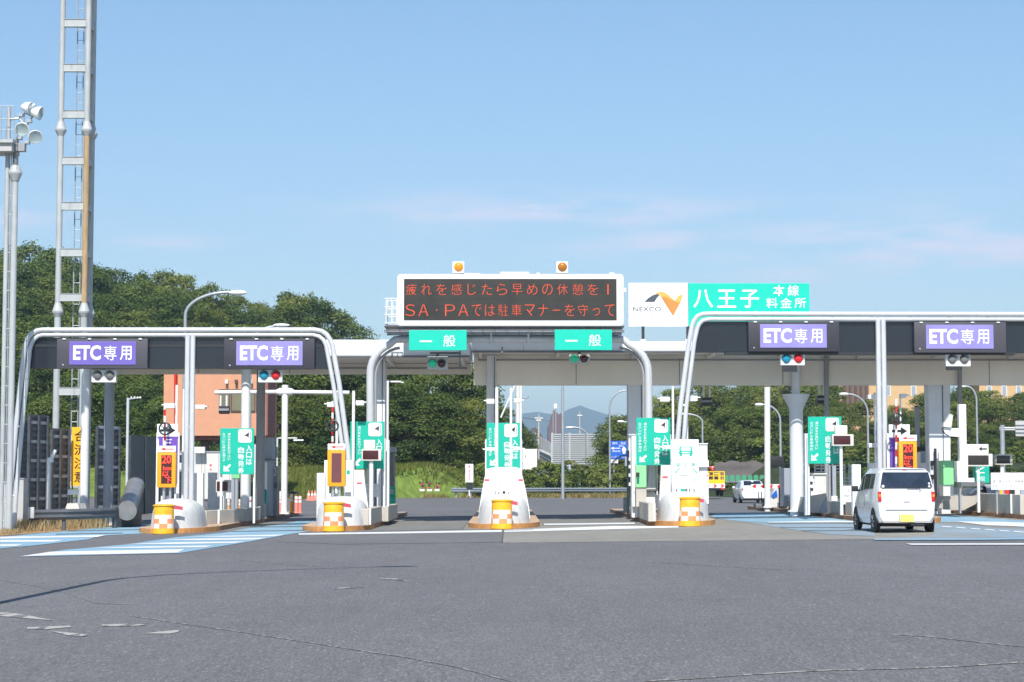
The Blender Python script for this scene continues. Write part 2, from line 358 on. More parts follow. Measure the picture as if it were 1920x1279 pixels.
# ================================================================ SETTING: ground
def ground_mat(name, rgb, speck, var, sc1, patch=0.12, rough=0.9, spk=0.16, tint2=None, contrast=0.6, lo=0.64, grain=0.0):
    m = bpy.data.materials.new(name); m.use_nodes = True; t = m.node_tree; b = t.nodes['Principled BSDF']; l = t.links.new
    g = N(t, 'ShaderNodeNewGeometry')
    def noise(scale, det=3, rgh=0.5, stretch=None):
        n = N(t, 'ShaderNodeTexNoise'); n.inputs['Scale'].default_value = scale; n.inputs['Detail'].default_value = det; n.inputs['Roughness'].default_value = rgh
        if stretch:
            mm = N(t, 'ShaderNodeMapping'); mm.inputs['Scale'].default_value = stretch; l(g.outputs['Position'], mm.inputs[0]); l(mm.outputs[0], n.inputs['Vector'])
        else: l(g.outputs['Position'], n.inputs['Vector'])
        return n
    def rng(n, a, bb, c, d):
        r = N(t, 'ShaderNodeMapRange'); r.inputs['From Min'].default_value = a; r.inputs['From Max'].default_value = bb; r.inputs['To Min'].default_value = c; r.inputs['To Max'].default_value = d
        l(n.outputs['Fac'], r.inputs['Value']); return r
    def mul(col, val):
        x = N(t, 'ShaderNodeMix', data_type='RGBA', blend_type='MULTIPLY'); x.inputs[0].default_value = 1
        if isinstance(col, tuple): x.inputs[6].default_value = (*col, 1)
        else: l(col, x.inputs[6])
        l(val, x.inputs[7]); return x.outputs[2]
    c = mul(lin(rgb), rng(noise(0.22, 5, 0.6, (1, 0.45, 1)), 0.3, 0.7, 1 - patch, 1 + patch).outputs[0])
    c = mul(c, rng(noise(1.7, 4, 0.6), 0.3, 0.7, 1 - var, 1 + var).outputs[0])
    c = mul(c, rng(noise(sc1, 2, 0.6), 0.32, 0.68, 1 - contrast, 1 + contrast).outputs[0])
    if grain:
        c = mul(c, rng(noise(40, 3, 0.65, (1, .15, 1)), 0.32, 0.68, 1 - grain, 1 + grain).outputs[0]); c = mul(c, rng(noise(3, 4, 0.6, (1, .12, 1)), 0.32, 0.68, 1 - grain * .22, 1 + grain * .22).outputs[0])
    sp = N(t, 'ShaderNodeMix', data_type='RGBA'); r = rng(noise(speck, 1, 0.5, (1, .22, 1)), lo, lo + .06, 0.0, spk * 4); l(r.outputs[0], sp.inputs[0]); l(c, sp.inputs[6]); sp.inputs[7].default_value = (*lin((176, 172, 166)), 1)
    c = sp.outputs[2]
    if tint2:
        x = N(t, 'ShaderNodeMix', data_type='RGBA'); l(rng(noise(0.5, 5, 0.6, (1, 0.25, 1)), 0.45, 0.7, 0, 0.75).outputs[0], x.inputs[0]); l(c, x.inputs[6]); x.inputs[7].default_value = (*lin(tint2), 1); c = x.outputs[2]
    l(c, b.inputs['Base Color']); b.inputs['Roughness'].default_value = rough; b.inputs['Specular IOR Level'].default_value = 0.3
    bp = N(t, 'ShaderNodeBump'); bp.inputs['Strength'].default_value = 0.35; bp.inputs['Distance'].default_value = 0.01
    l(noise(sc1, 3).outputs['Fac'], bp.inputs['Height']); l(bp.outputs[0], b.inputs['Normal'])
    return m
M['asphalt'] = ground_mat('asphalt', (107, 106, 107), 30, 0.05, 48, patch=0.10, spk=0.065, grain=0.22, contrast=0.42)
M['earth'] = ground_mat('grassy_earth', (74, 84, 44), 20, 0.25, 6, patch=0.3, spk=0.0)
M['apron'] = ground_mat('lane_concrete', (138, 135, 127), 30, 0.10, 20, patch=0.13, grain=.10, spk=0.0, contrast=0.10)
M['apron2'] = ground_mat('old_lane_concrete', (122, 121, 117), 30, 0.08, 20, patch=0.12, spk=0.0, contrast=0.10)
M['bluepave'] = ground_mat('blue_lane_paint', (134, 167, 186), 20, 0.08, 16, patch=0.10, spk=0.0, contrast=0.06)
M['bluefaded'] = ground_mat('faded_blue_lane_paint', (134, 152, 164), 20, 0.10, 16, patch=0.2, spk=0.0, tint2=(138, 135, 128), contrast=0.06)
M['whiteline'] = ground_mat('white_road_paint', (214, 216, 216), 16, 0.05, 20, patch=0.05, spk=0.0, contrast=0.08)
M['whiteworn'] = ground_mat('worn_road_paint', (112, 111, 112), 9, 0.10, 40, patch=0.1, spk=0.22, contrast=0.3, lo=0.44, grain=.3)
M['grassland'] = ground_mat('meadow_ground', (104, 122, 52), 10, 0.22, 2.2, patch=0.25, spk=0.0, contrast=0.25)
M['litter'] = ground_mat('dry_straw_ground', (176, 146, 104), 30, 0.2, 12, patch=0.25, spk=0.0, contrast=0.35)
M['hillsoil'] = ground_mat('wooded_hill_soil', (52, 62, 34), 6, 0.3, 2, patch=0.3, spk=0.0, contrast=0.3)

def sheet(xs, ys, dz, m):
    b = MB(); i = b.mi(m)
    vv = [[b.bm.verts.new((x, y, gz(x, y) + dz)) for x in xs] for y in ys]
    for a, c in zip(vv, vv[1:]):
        for k in range(len(xs) - 1):
            f = b.bm.faces.new([a[k], a[k + 1], c[k + 1], c[k]]); f.material_index = i
    return b
YS = [-60, 0, 30, 60, 75, 80, 85, 90, 95, 100, 105, 110, 115, 150, 200, 400]
structure(sheet([-6000, -200, -40, 0, 60, 200, 6000], [y for y in YS] + [6200], -0.02, 'earth'), 'ground', smooth=0, origin=(0, 0, 0))
structure(sheet([-26, -13, 0, 20, 40, 60], [y for y in YS if y <= 115] + [124], 0.0, 'asphalt'), 'road', smooth=0, origin=(0, 0, 0))
b = MB(); i = b.mi('asphalt')                       # road beyond the gates, bending off past the guard rail
ya = [124, 128, 132, 136, 140, 150, 165, 190, 230, 300, 390]; xl = [-13, -12.5, -10.5, -6.5, -4, 4.5, 9, 14, 20, 30, 44]; xr = [52, 50, 46, 42, 40, 36, 33, 33, 36, 46, 60]
for k in range(len(ya) - 1):
    for s in range(6):
        q = []
        for (kk, ss) in ((k, s), (k, s + 1), (k + 1, s + 1), (k + 1, s)):
            x = xl[kk] + (xr[kk] - xl[kk]) * ss / 6; q.append((x, ya[kk], gz(x, ya[kk])))
        f = b.bm.faces.new([b.bm.verts.new(c) for c in q]); f.material_index = i
structure(b, 'road_beyond_gates', smooth=0, origin=(0, 0, 0))

def paint(name, polys, m, dz, st=None):
    b = MB(); i = b.mi(m)
    for pts in polys:
        f = b.bm.faces.new([b.bm.verts.new(G(x, y, dz)) for x, y in pts]); f.material_index = i
        f.normal_update()
        if f.normal.z < 0: f.normal_flip()
    return structure(b, name, smooth=0, origin=(0, 0, 0))
def pave(name, x0, x1, y0, y1, m, dz):
    b = MB(); b.face([(x0, y0, gz(x0, y0) + dz), (x1, y0, gz(x1, y0) + dz), (x1, y1, gz(x1, y1) + dz), (x0, y1, gz(x0, y1) + dz)], m)
    return structure(b, name, smooth=0, origin=(0, 0, 0))
# concrete aprons under the gates (all nearer than the fold of the road at 75 m)
gA = G(943, 1018); gB = G(1920, 1011)
b = MB(); b.face([(gA.x, gA.y, gz(gA.x, gA.y) + .004), (gB.x + 8, gB.y, gz(gB.x + 8, gB.y) + .004), (gB.x + 8, 74.9, gz(gB.x + 8, 74.9) + .004), (-1.3, 74.9, gz(-1.3, 74.9) + .004), (-1.3, 57.2, gz(-1.3, 57.2) + .004), (gA.x, 56.8, gz(gA.x, 56.8) + .004)], 'apron')
structure(b, 'concrete_apron', smooth=0, origin=(0, 0, 0))
pave('lane_slab', -4.2, -1.35, 57.6, 74.9, 'apron2', .004)
pave('lane_slab', 1.15, 4.25, 60.2, 74.9, 'apron2', .008)
pave('lane_slab', -16.5, -4.25, 59.5, 74.9, 'apron2', .004)
paint('worn_apron', [[(575, 1001), (941, 998), (941, 1017), (640, 1021), (520, 1016)]], ground_mat('worn_apron_tar', (106, 106, 106), 40, 0.08, 40, patch=0.12, spk=0.1, contrast=0.3), .006)
paint('stop_line', [[(560, 1003.5), (560, 1000.8), (760, 997.6), (941, 994.2), (941, 998.2), (760, 1000.8)]], 'whiteline', .012)
paint('stop_line', [[(944, 998.5), (944, 994.5), (1150, 987.2), (1272, 987.2), (1272, 990), (1150, 993)], [(1020, 985.2), (1020, 982.6), (1190, 980.6), (1190, 983)]], 'whiteline', .012)
paint('apron_joint', [[(940, 1018.5), (944.5, 993), (946, 993), (941.6, 1018.5)], [(946, 995.4), (1000, 993.6), (1000, 994.1), (946, 995.9)]], 'dark', .016)
# blue ETC lanes with white bars
paint('blue_lane', [[(0, 1029), (0, 1008), (60, 1002), (140, 995.2), (238, 983.2), (275, 982.4), (275, 1000.5), (190, 1005), (165, 1012), (60, 1024)]], 'bluepave', .010)
paint('lane_bar', [[(0, 1011), (0, 1007.4), (100, 1006), (200, 1004.2), (182, 1008), (90, 1009.2)], [(0, 1017.4), (0, 1014), (120, 1013.4), (100, 1017)],
      [(0, 1025.4), (0, 1022), (44, 1021.5), (30, 1024.8)]], 'whiteline', .016)
paint('lane_joint', [[(120, 996.4), (270, 993.2), (270, 994.2), (130, 997)], [(105, 1002), (230, 1000), (230, 1001), (105, 1003)]], 'midgrey', .020)
paint('blue_lane', [[(36, 1044.8), (120, 1032), (240, 1021.4), (330, 1008), (420, 999.5), (470, 990), (520, 985), (560, 977), (600, 977), (583, 996), (536, 1003.5), (470, 1016), (336, 1038), (150, 1042)]], 'bluepave', .010)
paint('lane_bar', [[(36, 1044.8), (95, 1035.8), (200, 1033.6), (320, 1031.4), (346, 1031.2), (332, 1037.6), (200, 1040.5), (120, 1041.6)],
      [(165, 1028.8), (260, 1026), (402, 1024), (385, 1027.2), (260, 1028.8)], [(235, 1021.2), (330, 1018), (462, 1016.4), (440, 1019.4), (330, 1021.4)],
      [(300, 1013.6), (380, 1010.8), (503, 1009.2), (478, 1012.8), (380, 1014)], [(345, 1007.4), (420, 1005.6), (536, 1003.2), (515, 1006.4), (420, 1007.6)]], 'whiteline', .016)
paint('lane_joint', [[(470, 988.6), (575, 987.6), (575, 988.6), (470, 989.6)], [(420, 997), (574, 994.6), (574, 995.8), (440, 997.8)]], 'midgrey', .020)
paint('blue_lane', [[(1336, 972), (1336, 963.5), (1390, 962), (1450, 962.5), (1550, 971), (1600, 977.5), (1600, 983), (1400, 979), (1380, 977)]], 'bluepave', .010)
paint('faded_blue_lane', [[(1400, 979.4), (1600, 981), (1640, 984), (1640, 1006), (1560, 1003), (1480, 993), (1430, 986)]], 'bluefaded', .010)
paint('lane_joint', [[(1340, 972.3), (1500, 970.2), (1500, 971.2), (1340, 973.2)], [(1440, 981.6), (1606, 981.2), (1606, 982.2), (1440, 982.6)], [(1460, 989.6), (1610, 989), (1610, 990.2), (1470, 990.6)], [(1500, 995.6), (1618, 995), (1618, 996.2), (1510, 996.6)]], 'midgrey', .018)
paint('lane_bar', [[(1440, 979.8), (1560, 977.2), (1606, 978.4), (1606, 980.4), (1440, 981)]], 'whiteline', .018)
paint('blue_lane', [[(1752, 979.5), (1752, 966), (1800, 968.2), (1920, 977), (1990, 982), (1990, 996), (1870, 985), (1800, 980)]], 'bluepave', .010)
paint('faded_blue_lane', [[(1752, 982), (1990, 998), (1990, 1008), (1700, 1011), (1640, 1012), (1752, 1004)]], 'bluefaded', .008)
paint('lane_bar', [[(1790, 978.6), (1880, 979.4), (1990, 984), (1990, 990), (1920, 988.4), (1850, 986)]], 'whiteline', .016)
paint('guide_dash', [[(1764 + k * 27, 987.6 + k * 1.95), (1782 + k * 27, 988.4 + k * 1.95), (1786 + k * 27, 990.4 + k * 1.95), (1768 + k * 27, 989.6 + k * 1.95)] for k in range(8)], 'whiteline', .018)
paint('blue_edge_line', [[(1640, 1011.4), (1830, 1010.8), (1990, 1008.8), (1990, 1012.2), (1830, 1013.8), (1640, 1014)]], M['bluepave'], .018)
paint('white_edge_line', [[(1698, 1020.6), (1990, 1019.8), (1990, 1022.6), (1710, 1023)]], 'whiteline', .016)
# worn marks and seams of the plaza asphalt
paint('worn_mark', [[(50, 1177), (130, 1174), (134, 1176.5), (85, 1181), (52, 1180)], [(190, 1172), (262, 1170), (274, 1173), (240, 1175), (192, 1175)], [(270, 1189), (300, 1185), (336, 1182), (334, 1186), (318, 1189)],
      [(95, 1184), (130, 1187), (164, 1191), (160, 1194), (130, 1193)], [(0, 1149), (22, 1150), (60, 1156), (100, 1164), (60, 1161), (0, 1156)], [(708, 1085), (742, 1085.5), (770, 1090), (730, 1087.5)], [(626, 1103), (680, 1101), (680, 1102.6), (626, 1104.8)]], 'whiteworn', .006)
seam = ground_mat('pavement_seam', (118, 116, 114), 14, 0.05, 48, patch=0.08, spk=0.16, contrast=0.3, lo=0.52, grain=.2)
def strip(pts, wd):
    top = [(x, y - wd * .55 * (y - HZ) / 300) for x, y in pts]; bot = [(x, y + wd * .55 * (y - HZ) / 300) for x, y in pts]
    return [[bot[k], bot[k + 1], top[k + 1], top[k]] for k in range(len(pts) - 1)]
paint('road_seam', strip([(-30, 1084), (60, 1098), (118, 1110), (180, 1132), (260, 1134)], .9) + strip([(250, 1156), (330, 1168), (440, 1184), (560, 1202), (640, 1215), (760, 1233), (860, 1252), (960, 1279)], 1.1)
      + strip([(1210, 1278), (1300, 1273), (1400, 1266), (1535, 1258), (1700, 1254), (1800, 1250), (1925, 1242)], 1.5) + strip([(1670, 1190), (1740, 1194), (1810, 1202), (1925, 1214)], 1.1)
      + strip([(1205, 1053), (1300, 1059), (1400, 1065), (1500, 1070)], .7) + strip([(450, 1051), (540, 1060), (600, 1062)], .7), seam, .005)

# ---------------------------------------------------------------- terrain behind the gates
def smooth(a, b, v):
    t = min(max((v - a) / (b - a), 0), 1); return t * t * (3 - 2 * t)
def left_hill(x, y):
    e = smooth(-6, -34, x)
    h = e * (smooth(132, 235, y) * (9.5 + 0.05 * min(-x, 70)))
    h += 2.6 * smooth(121, 147, y) * smooth(1, -6, x)
    return h
def right_hill(x, y):
    return 3.2 * smooth(0, 14, y - (158 + 0.0 * x)) * smooth(17, 26, x) + 3.0 * smooth(170, 230, y) * smooth(10, 30, x)
def terrain(name, xs, ys, fn, m, clip=None):
    b = MB(); i = b.mi(m)
    vv = [[b.bm.verts.new((x, y, gz(x, y) + fn(x, y) - 0.01)) for x in xs] for y in ys]
    for r, (a, c) in enumerate(zip(vv, vv[1:])):
        for k in range(len(xs) - 1):
            f = b.bm.faces.new([a[k], a[k + 1], c[k + 1], c[k]]); f.material_index = b.mi(clip) if clip and ys[r] > 154 else i
    return b
def lh2(x, y):                                      # keeps below the road where the road runs
    e = smooth(124.2, 125.5, y) if x < -12.5 else smooth(0, 1.5, y - (138.5 + 0.55 * max(x + 6, 0) if x > -6.5 else 124.5 + (x + 12.5) * 2.2))
    return left_hill(x, y) * e - 0.35 * (1 - e)
structure(terrain('verge', [-120 + 3 * k for k in range(36)] + [-12 + k for k in range(14)], [118 + 1.5 * k for k in range(16)] + [143 + 5 * k for k in range(40)], lh2, 'grassland', 'hillsoil'), 'grass_bank', smooth=60, origin=(0, 0, 0))
structure(terrain('hillside', [12 + 4 * k for k in range(30)], [150 + 3 * k for k in range(30)], lambda x, y: right_hill(x, y) - 0.3 * (1 - smooth(0, 5, right_hill(x, y) * 30)), 'hillsoil'), 'wooded_slope', smooth=60, origin=(0, 0, 0))

# far mountains: a ridge 5 km off, with the skyline the photograph shows
def ridge(x):
    px = VX + x * F / 5000
    pk = [(-2000, 40), (300, 70), (700, 90), (900, 110), (975, 118), (998, 124), (1015, 125), (1035, 116), (1055, 119), (1072, 127), (1089, 132.5), (1105, 127), (1126, 118), (1175, 108), (1300, 120), (1600, 100), (2400, 80), (4000, 40)]
    for (a, ha), (c, hc) in zip(pk, pk[1:]):
        if a <= px <= c:
            t = (px - a) / (c - a); t = t * t * (3 - 2 * t); h = ha + (hc - ha) * t; break
    else: h = 40
    return h * 5000 / F
rng = random.Random(3)
b = MB(); mm = mat('forested_mountain', (40, 58, 38), 0.95, var=0.35, scale=0.02); i = b.mi(mm)
xs = [-3000 + 28 * k for k in range(215)]; rows = []
for j, y in enumerate((4200, 4350, 4500, 4650, 4800, 4900, 5000, 5150, 5400)):
    sN = (0.0, .12, .3, .5, .72, .88, 1.0, .9, .3)[j]
    rows.append([b.bm.verts.new((x, y + 40 * math.sin(x / 160 + j), max(-2, ridge(x) * sN + (0 if j in (0,) else (6 if j == 6 else 22) * (math.sin(x / 60 + j * 1.7) * .5 + rng.random() - .5) * min(sN, 1)) + (EYE if j else 0)))) for x in xs])
for a, c in zip(rows, rows[1:]):
    for k in range(len(xs) - 1):
        f = b.bm.faces.new([a[k], a[k + 1], c[k + 1], c[k]]); f.material_index = i
structure(b, 'mountains', 'blue wooded mountains on the horizon', smooth=60, origin=(0, 0, 0))
# ================================================================ CANOPIES
RY0, RY1 = 66.5, 72.0                               # front and back of the roofs over the gates
def canopy(label, px0, px1, fy0, fy1, gird, cols, group='canopies over the toll gates', goff=4.95):
    a = P(px0, fy0, RY0); c = P(px1, fy0, RY0)
    zt = P((px0 + px1) / 2, fy0, RY0).z; zb = P((px0 + px1) / 2, fy1, RY0).z
    t = thing('gate_canopy', label, 'canopy', ((a.x + c.x) / 2, (RY0 + RY1) / 2, gz((a.x + c.x) / 2, 69)), group)
    b = MB(); b.box(a.x, c.x, RY0, RY0 + .25, zb, zt, 'fascia', .03); b.box(a.x, c.x, RY0 + .25, RY1, zb + .12, zt - .05, 'fascia')
    for k in range(1, int((c.x - a.x) / 1.8)): x = a.x + 1.8 * k; b.box(x - .008, x + .008, RY0 - .003, RY0 + .05, zb + .02, zt - .02, 'signalcase')
    b.build('roof', t)
    b = MB(); b.box(a.x + .05, c.x - .05, RY0 + .3, RY1 - .1, zb + .02, zb + .118, 'soffit')
    n = int((c.x - a.x) / 2.6)
    for k in range(n + 1):
        x = a.x + .3 + (c.x - a.x - .6) * k / n; b.box(x - .05, x + .05, RY0 + .35, RY1 - .4, zb - .12, zb + .018, 'soffit')
    b.build('soffit', t)
    b = MB(); y = RY0 + goff; gz_b = P((px0 + px1) / 2, gird, y).z
    b.box(a.x + .04, c.x - .04, y, y + .45, gz_b, zb + .01, 'girder')
    n = int((c.x - a.x) / 3.4)
    for k in range(1, n):                           # panel seams and a conduit along the girder
        x = a.x + (c.x - a.x) * k / n; b.box(x - .012, x + .012, y - .006, y - .0005, gz_b + .02, zb - .1, 'midgrey')
    b.tube([(a.x + .2, y - .05, zb - .16), (c.x - .2, y - .05, zb - .16)], .03, 'grey', 6)
    b.build('girder', t)
    b = MB(); b.tube([(a.x, RY0 - .04, zb - .03), (c.x, RY0 - .04, zb - .03)], .035, 'midgrey', 6); b.build('gutter', t)
    for col in cols: col(t, zb)
    return t
def roundcol(px, Y, r, m, flare=0, top=None):
    def f(t, zb):
        p = GP(px, Y); b = MB(); zt = zb + .01
        if flare:
            zf = P(px, flare, Y).z
            b.lathe((p.x, p.y, 0), [(r, p.z), (r, zf - .55), (r * 1.15, zf - .4), (r * 2.0, zf), (r * 2.0, zf + .05), (r * .62, zf + .06), (r * .62, zt)], m, 24)
        else: b.tube([(p.x, p.y, p.z), (p.x, p.y, zt)], r, m, 20)
        b.lathe((p.x, p.y, p.z + KERB), [(r + .1, 0), (r + .1, .04), (r + .005, .06)], m, 20)
        b.build('column', t)
    return f
def boxcol(pxa, pxb, Y, m, taper=0.0, d=.7, flare=0):
    def f(t, zb):
        a = P(pxa, HZ, Y).x; c = P(pxb, HZ, Y).x; g = gz(a, Y); cx = (a + c) / 2; h = (c - a) / 2; b = MB(); k = 1 + taper
        b.hexa([(cx - h, Y, g), (cx + h, Y, g), (cx + h, Y + d, g), (cx - h, Y + d, g), (cx - h * k, Y, zb), (cx + h * k, Y, zb), (cx + h * k, Y + d, zb), (cx - h * k, Y + d, zb)], m, .02)
        b.box(cx + .1, cx + .13, Y - .03, Y - .002, g + .2, zb - .05, 'midgrey')
        b.build('column', t)
    return f
canopy('white flat canopy over the ETC lanes beside the salmon building', 146, 881, 637, 667, 701,
       [roundcol(158, RY0 + 1.0, .145, 'white'), roundcol(203, RY0 + 4.2, .18, 'bluegrey'), roundcol(459.5, RY0 + 1.0, .16, 'white'), roundcol(488, RY0 + 4.2, .165, 'grey'),  # rear columns: canopy shade put into their blue grey and grey
        boxcol(699, 721, RY0 + 1.4, 'whitecol', d=1.0)])
canopy('white flat canopy with deep grey girder carrying the station name board', 884, 2090, 640, 658, 722,
       [roundcol(1494, RY0 + 2.4, .245, 'whitecol', flare=742), boxcol(1745, 1782, RY0 + 2.65, 'whitecol', taper=.16), boxcol(1179, 1216, RY0 + 2.65, 'whitecol', taper=.04, d=.8), boxcol(912, 930, RY0 + 2.4, 'whitecol', d=.35),
        boxcol(2010, 2046, RY0 + 3.05, 'whitecol', taper=.16)], goff=2.6)
# flared bracket head of the middle column
# ================================================================ ETC GANTRIES
GY = 62.0
def interp0(pts, x):
    for (a, b), (c, d) in zip(pts, pts[1:]):
        if min(a, c) <= x <= max(a, c) and a != c and abs(d - b) < 12: return b + (d - b) * (x - a) / (c - a)
    return pts[9][1]
def etc_gantry(name, label, outer, inner, posts, panel, boxes):
    x0 = P(outer[0][0], HZ, GY).x
    t = thing(name, label, 'gantry', GP((outer[0][0] + outer[-1][0]) / 2, GY), 'ETC lane gantries')
    b = MB(); b.ptube(outer, .082, GY, 'steel', 12)
    for k in range(9): x = outer[6][0] + (outer[-6][0] - outer[6][0]) * (k + .5) / 9; y = interp0(outer, x); b.ptube([(x - 1.5, y), (x + 1.5, y)], .092, GY, 'steel', 12)
    for px_, py_ in ((outer[1], inner[1]), (outer[2], inner[2]), (outer[-2], inner[-2])): b.ptube([px_, py_], .035, GY + .01, 'steel', 8)
    b.tube([P(outer[0][0] + 6, 980, GY + .12), P(outer[2][0] + 6, 800, GY + .12), P(outer[3][0] + 6, 660, GY + .12)], .018, 'midgrey', 6)
    b.build('outer_frame', t, smooth=50)
    b = MB(); b.ptube(inner, .072, GY + .03, 'steel', 12); b.build('inner_frame', t, smooth=50)
    for xs, top in posts:
        b = MB()
        for x in xs: b.pole(x, top, GY + .02, .085, 'steel')
        for yy in (720, 800, 880):
            p = P(xs[0], yy, GY); q = P(xs[-1], yy, GY); b.box(p.x, q.x, GY, GY + .05, p.z - .04, p.z + .04, 'steel')
        b.build('post', t)
    b = MB(); b.pprism(panel, GY + .12, .45, 'hdr', 'dark'); b.build('header_panel', t, smooth=0)
    b = MB()
    a = P(boxes[0][0], panel[-1][1], GY); c = P(boxes[-1][1], panel[-1][1], GY)
    b.box(a.x - .8, c.x + .3, GY + .1, GY + .5, a.z - .09, a.z - .005, 'dark'); b.build('lower_rail', t)
    return t
lo = [(12, 994), (18, 930), (30, 800), (46, 655)] + [(49, 645), (53, 634), (60, 625), (70, 620), (80, 618.5)] + [(330, 618.5), (590, 618.5)] + [(603, 621), (612, 627), (619, 637), (623, 647)] + [(636, 720), (652, 840), (662, 985)]
li = [(26, 994), (30, 930), (41, 800), (56, 655)] + [(59, 645), (64, 636), (72, 630), (80, 628)] + [(330, 628), (586, 628)] + [(598, 631), (606, 637), (611, 647)] + [(625, 720), (642, 840), (654, 985)]
etc_gantry('lane_gantry', 'double white tube gantry with dark header over the ETC lanes by the lattice mast', lo, li, [((352, 362), 626)],
           [(60, 633), (604, 633), (611, 647), (621, 690.5), (43, 690.5), (54, 645)], [(107, 277), (420, 590)])
ro = [(1258, 985), (1264, 900), (1276, 760), (1292, 640), (1297, 615), (1301, 602), (1308, 593), (1318, 589), (1330, 588.5), (1650, 589), (1960, 589.5), (1980, 592), (1992, 603), (1998, 618), (2022, 800), (2030, 985)]
ri = [(1270, 985), (1276, 900), (1287, 760), (1302, 640), (1307, 618), (1311, 608), (1318, 601), (1330, 598.5), (1650, 598.8), (1955, 599), (1972, 602), (1982, 612), (1987, 626), (2010, 800), (2018, 985)]
etc_gantry('lane_gantry', 'double white tube gantry with dark header over the lanes behind the white hatchback', ro, ri, [((1646, 1656), 597)],
           [(1316, 603), (1975, 603), (1990, 661), (1299, 659.5)], [(1407, 1572), (1715, 1887)])
def etc_sign(label, x0, x1, y0, y1, bx0, bx1, pan, hm):
    Y = GY - .12
    t = thing('lane_sign', label, 'lane sign', P((bx0 + bx1) / 2, y1 + 6, Y), 'purple ETC signs')
    b = MB(); b.pbox(bx0, y0 - 5, bx1, y1 + 7, Y, .30, hm, .015)
    for k in range(4):
        x = bx0 + (bx1 - bx0) * (.06 + .28 * k); b.pbox(x, y0 - 5.6, x + 6, y0 - 3.4, Y - .035, .034, 'white')
    b.pbox(bx0 + 10, y1 - 1, bx0 + 12, y1 + 1, Y - .02, .019, 'offwhite'); b.build('housing', t)
    b = MB(); b.pbox(x0, y0, x1, y1, Y - .02, .018, pan, .006)
    Yt = Y - .024; wd = x1 - x0; h = y1 - y0
    b.ptext('ETC', x0 + wd * .055, y0 + h * .17, x0 + wd * .475, y1 - h * .20, Yt, 'lettering', bold=.035)
    b.ptext('専', x0 + wd * .52, y0 + h * .19, x0 + wd * .71, y1 - h * .19, Yt, 'lettering', bold=.003)
    b.ptext('用', x0 + wd * .76, y0 + h * .20, x0 + wd * .935, y1 - h * .20, Yt, 'lettering', bold=.012)
    b.build('sign_face', t, smooth=0)
etc_sign('deep purple ETC lane sign nearest the lattice mast', 130, 255, 640, 684, 107, 277, 'purple1', 'signbox')
etc_sign('pale purple ETC lane sign in front of the salmon building', 443, 567.5, 640, 685, 420, 590, 'purple2', 'signbox2')
etc_sign('pale purple ETC lane sign nearest the white and green station board', 1425, 1550, 608, 652, 1403, 1573, 'purple2', 'signbox2')
etc_sign('purple ETC lane sign above the white hatchback', 1736, 1862.5, 609, 654, 1714, 1886, M['purple2'], 'signbox')
def signal(label, bx0, by0, bx1, by1, Y, lenses, case='white2', under=None, r=.135, visor=True):
    t = thing('lane_signal', label, 'traffic light', P((bx0 + bx1) / 2, by1, Y), 'two lamp lane signals')
    b = MB(); b.pbox(bx0, by0, bx1, by1, Y, .22, case, .025)
    if under: b.pbox(under[0], by1 + .6, under[1], under[2], Y + .02, .2, 'dark')
    c = P((bx0 + bx1) / 2, by0, Y); b.box(c.x - .05, c.x + .05, Y + .06, Y + .14, c.z - .02, c.z + .12, 'dark')
    b.build('case', t)
    for (x, y, m) in lenses:
        p = P(x, y, Y); b = MB(); b.disc((p.x, Y - .005, p.z), r, m, .02, 20, bulge=.09); b.build('lens', t, smooth=60)
        if visor:
            b = MB(); b.tube([(p.x + (r + .012) * math.cos(a), Y - .09, p.z + (r + .012) * math.sin(a)) for a in [R(10 + 16 * k) for k in range(11)]], .012, 'dark', 6); b.build('visor', t)
signal('unlit grey two lamp signal under the ETC sign nearest the lattice mast', 171.5, 693, 217.5, 717, GY + .12, [(183, 704.5, 'greylens'), (206, 704.5, 'greylens')], r=.145)
signal('blue and red two lamp signal in front of the salmon building', 484, 693, 529.5, 717, GY + .12, [(495, 704, 'cyan'), (517, 704, 'redlens')], r=.145)
signal('blue and red two lamp signal on a black box near the station board', 1463.5, 662, 1509, 685, GY + .12, [(1474.5, 673, 'cyan'), (1497, 672.5, 'redlens')], under=(1468, 1495, 697), r=.145)
signal('unlit grey two lamp signal above the white hatchback', 1773.5, 663, 1820, 687, GY + .12, [(1785.5, 674, 'greylens'), (1808, 674, 'greylens')], under=(1776, 1804, 694), r=.145)

# ================================================================ MIDDLE ARCH with message board
AY = 64.5
t = thing('lane_arch', 'rounded white tube arch over the two middle lanes', 'gantry', GP(956, AY))
b = MB(); pth = [(694, 985), (694, 860), (694, 700)] + arc(752, 700, 58, 180, 90, 8)[1:] + [(953, 636)] + [(x, y) for x, y in arc(1158, 700, 58, 90, 0, 8)] + [(1217, 860), (1217, 985)]
pth = [(x, (636 + (y - 642) if 640 < y < 645 else y)) for x, y in pth]
b.ptube(pth, .125, AY, 'steel', 16); b.build('tube_frame', t, smooth=60)
b = MB(); inn = [(704, 985), (704, 702)] + arc(755, 702, 50, 180, 96, 8)[1:]
b.ptube(inn, .05, AY + .12, 'grey', 8); b.build('inner_rail', t, smooth=60); b = MB(); inn2 = [(1207, 985), (1207, 702)] + [(1911 - x, y) for x, y in arc(755, 702, 50, 180, 96, 8)[1:]]
b.ptube(inn2, .05, AY + .12, 'grey', 8); b.build('inner_rail', t, smooth=60)
for x in (921, 991):
    b = MB(); b.pbox(x - 2, 618, x + 2, 645, AY - .2, .16, 'steel'); b.build('bracket', t)
BY = AY - .35
t = thing('message_board', 'wide dark message board with two rows of glowing orange Japanese text', 'message board', P(956, 612, BY))
b = MB()
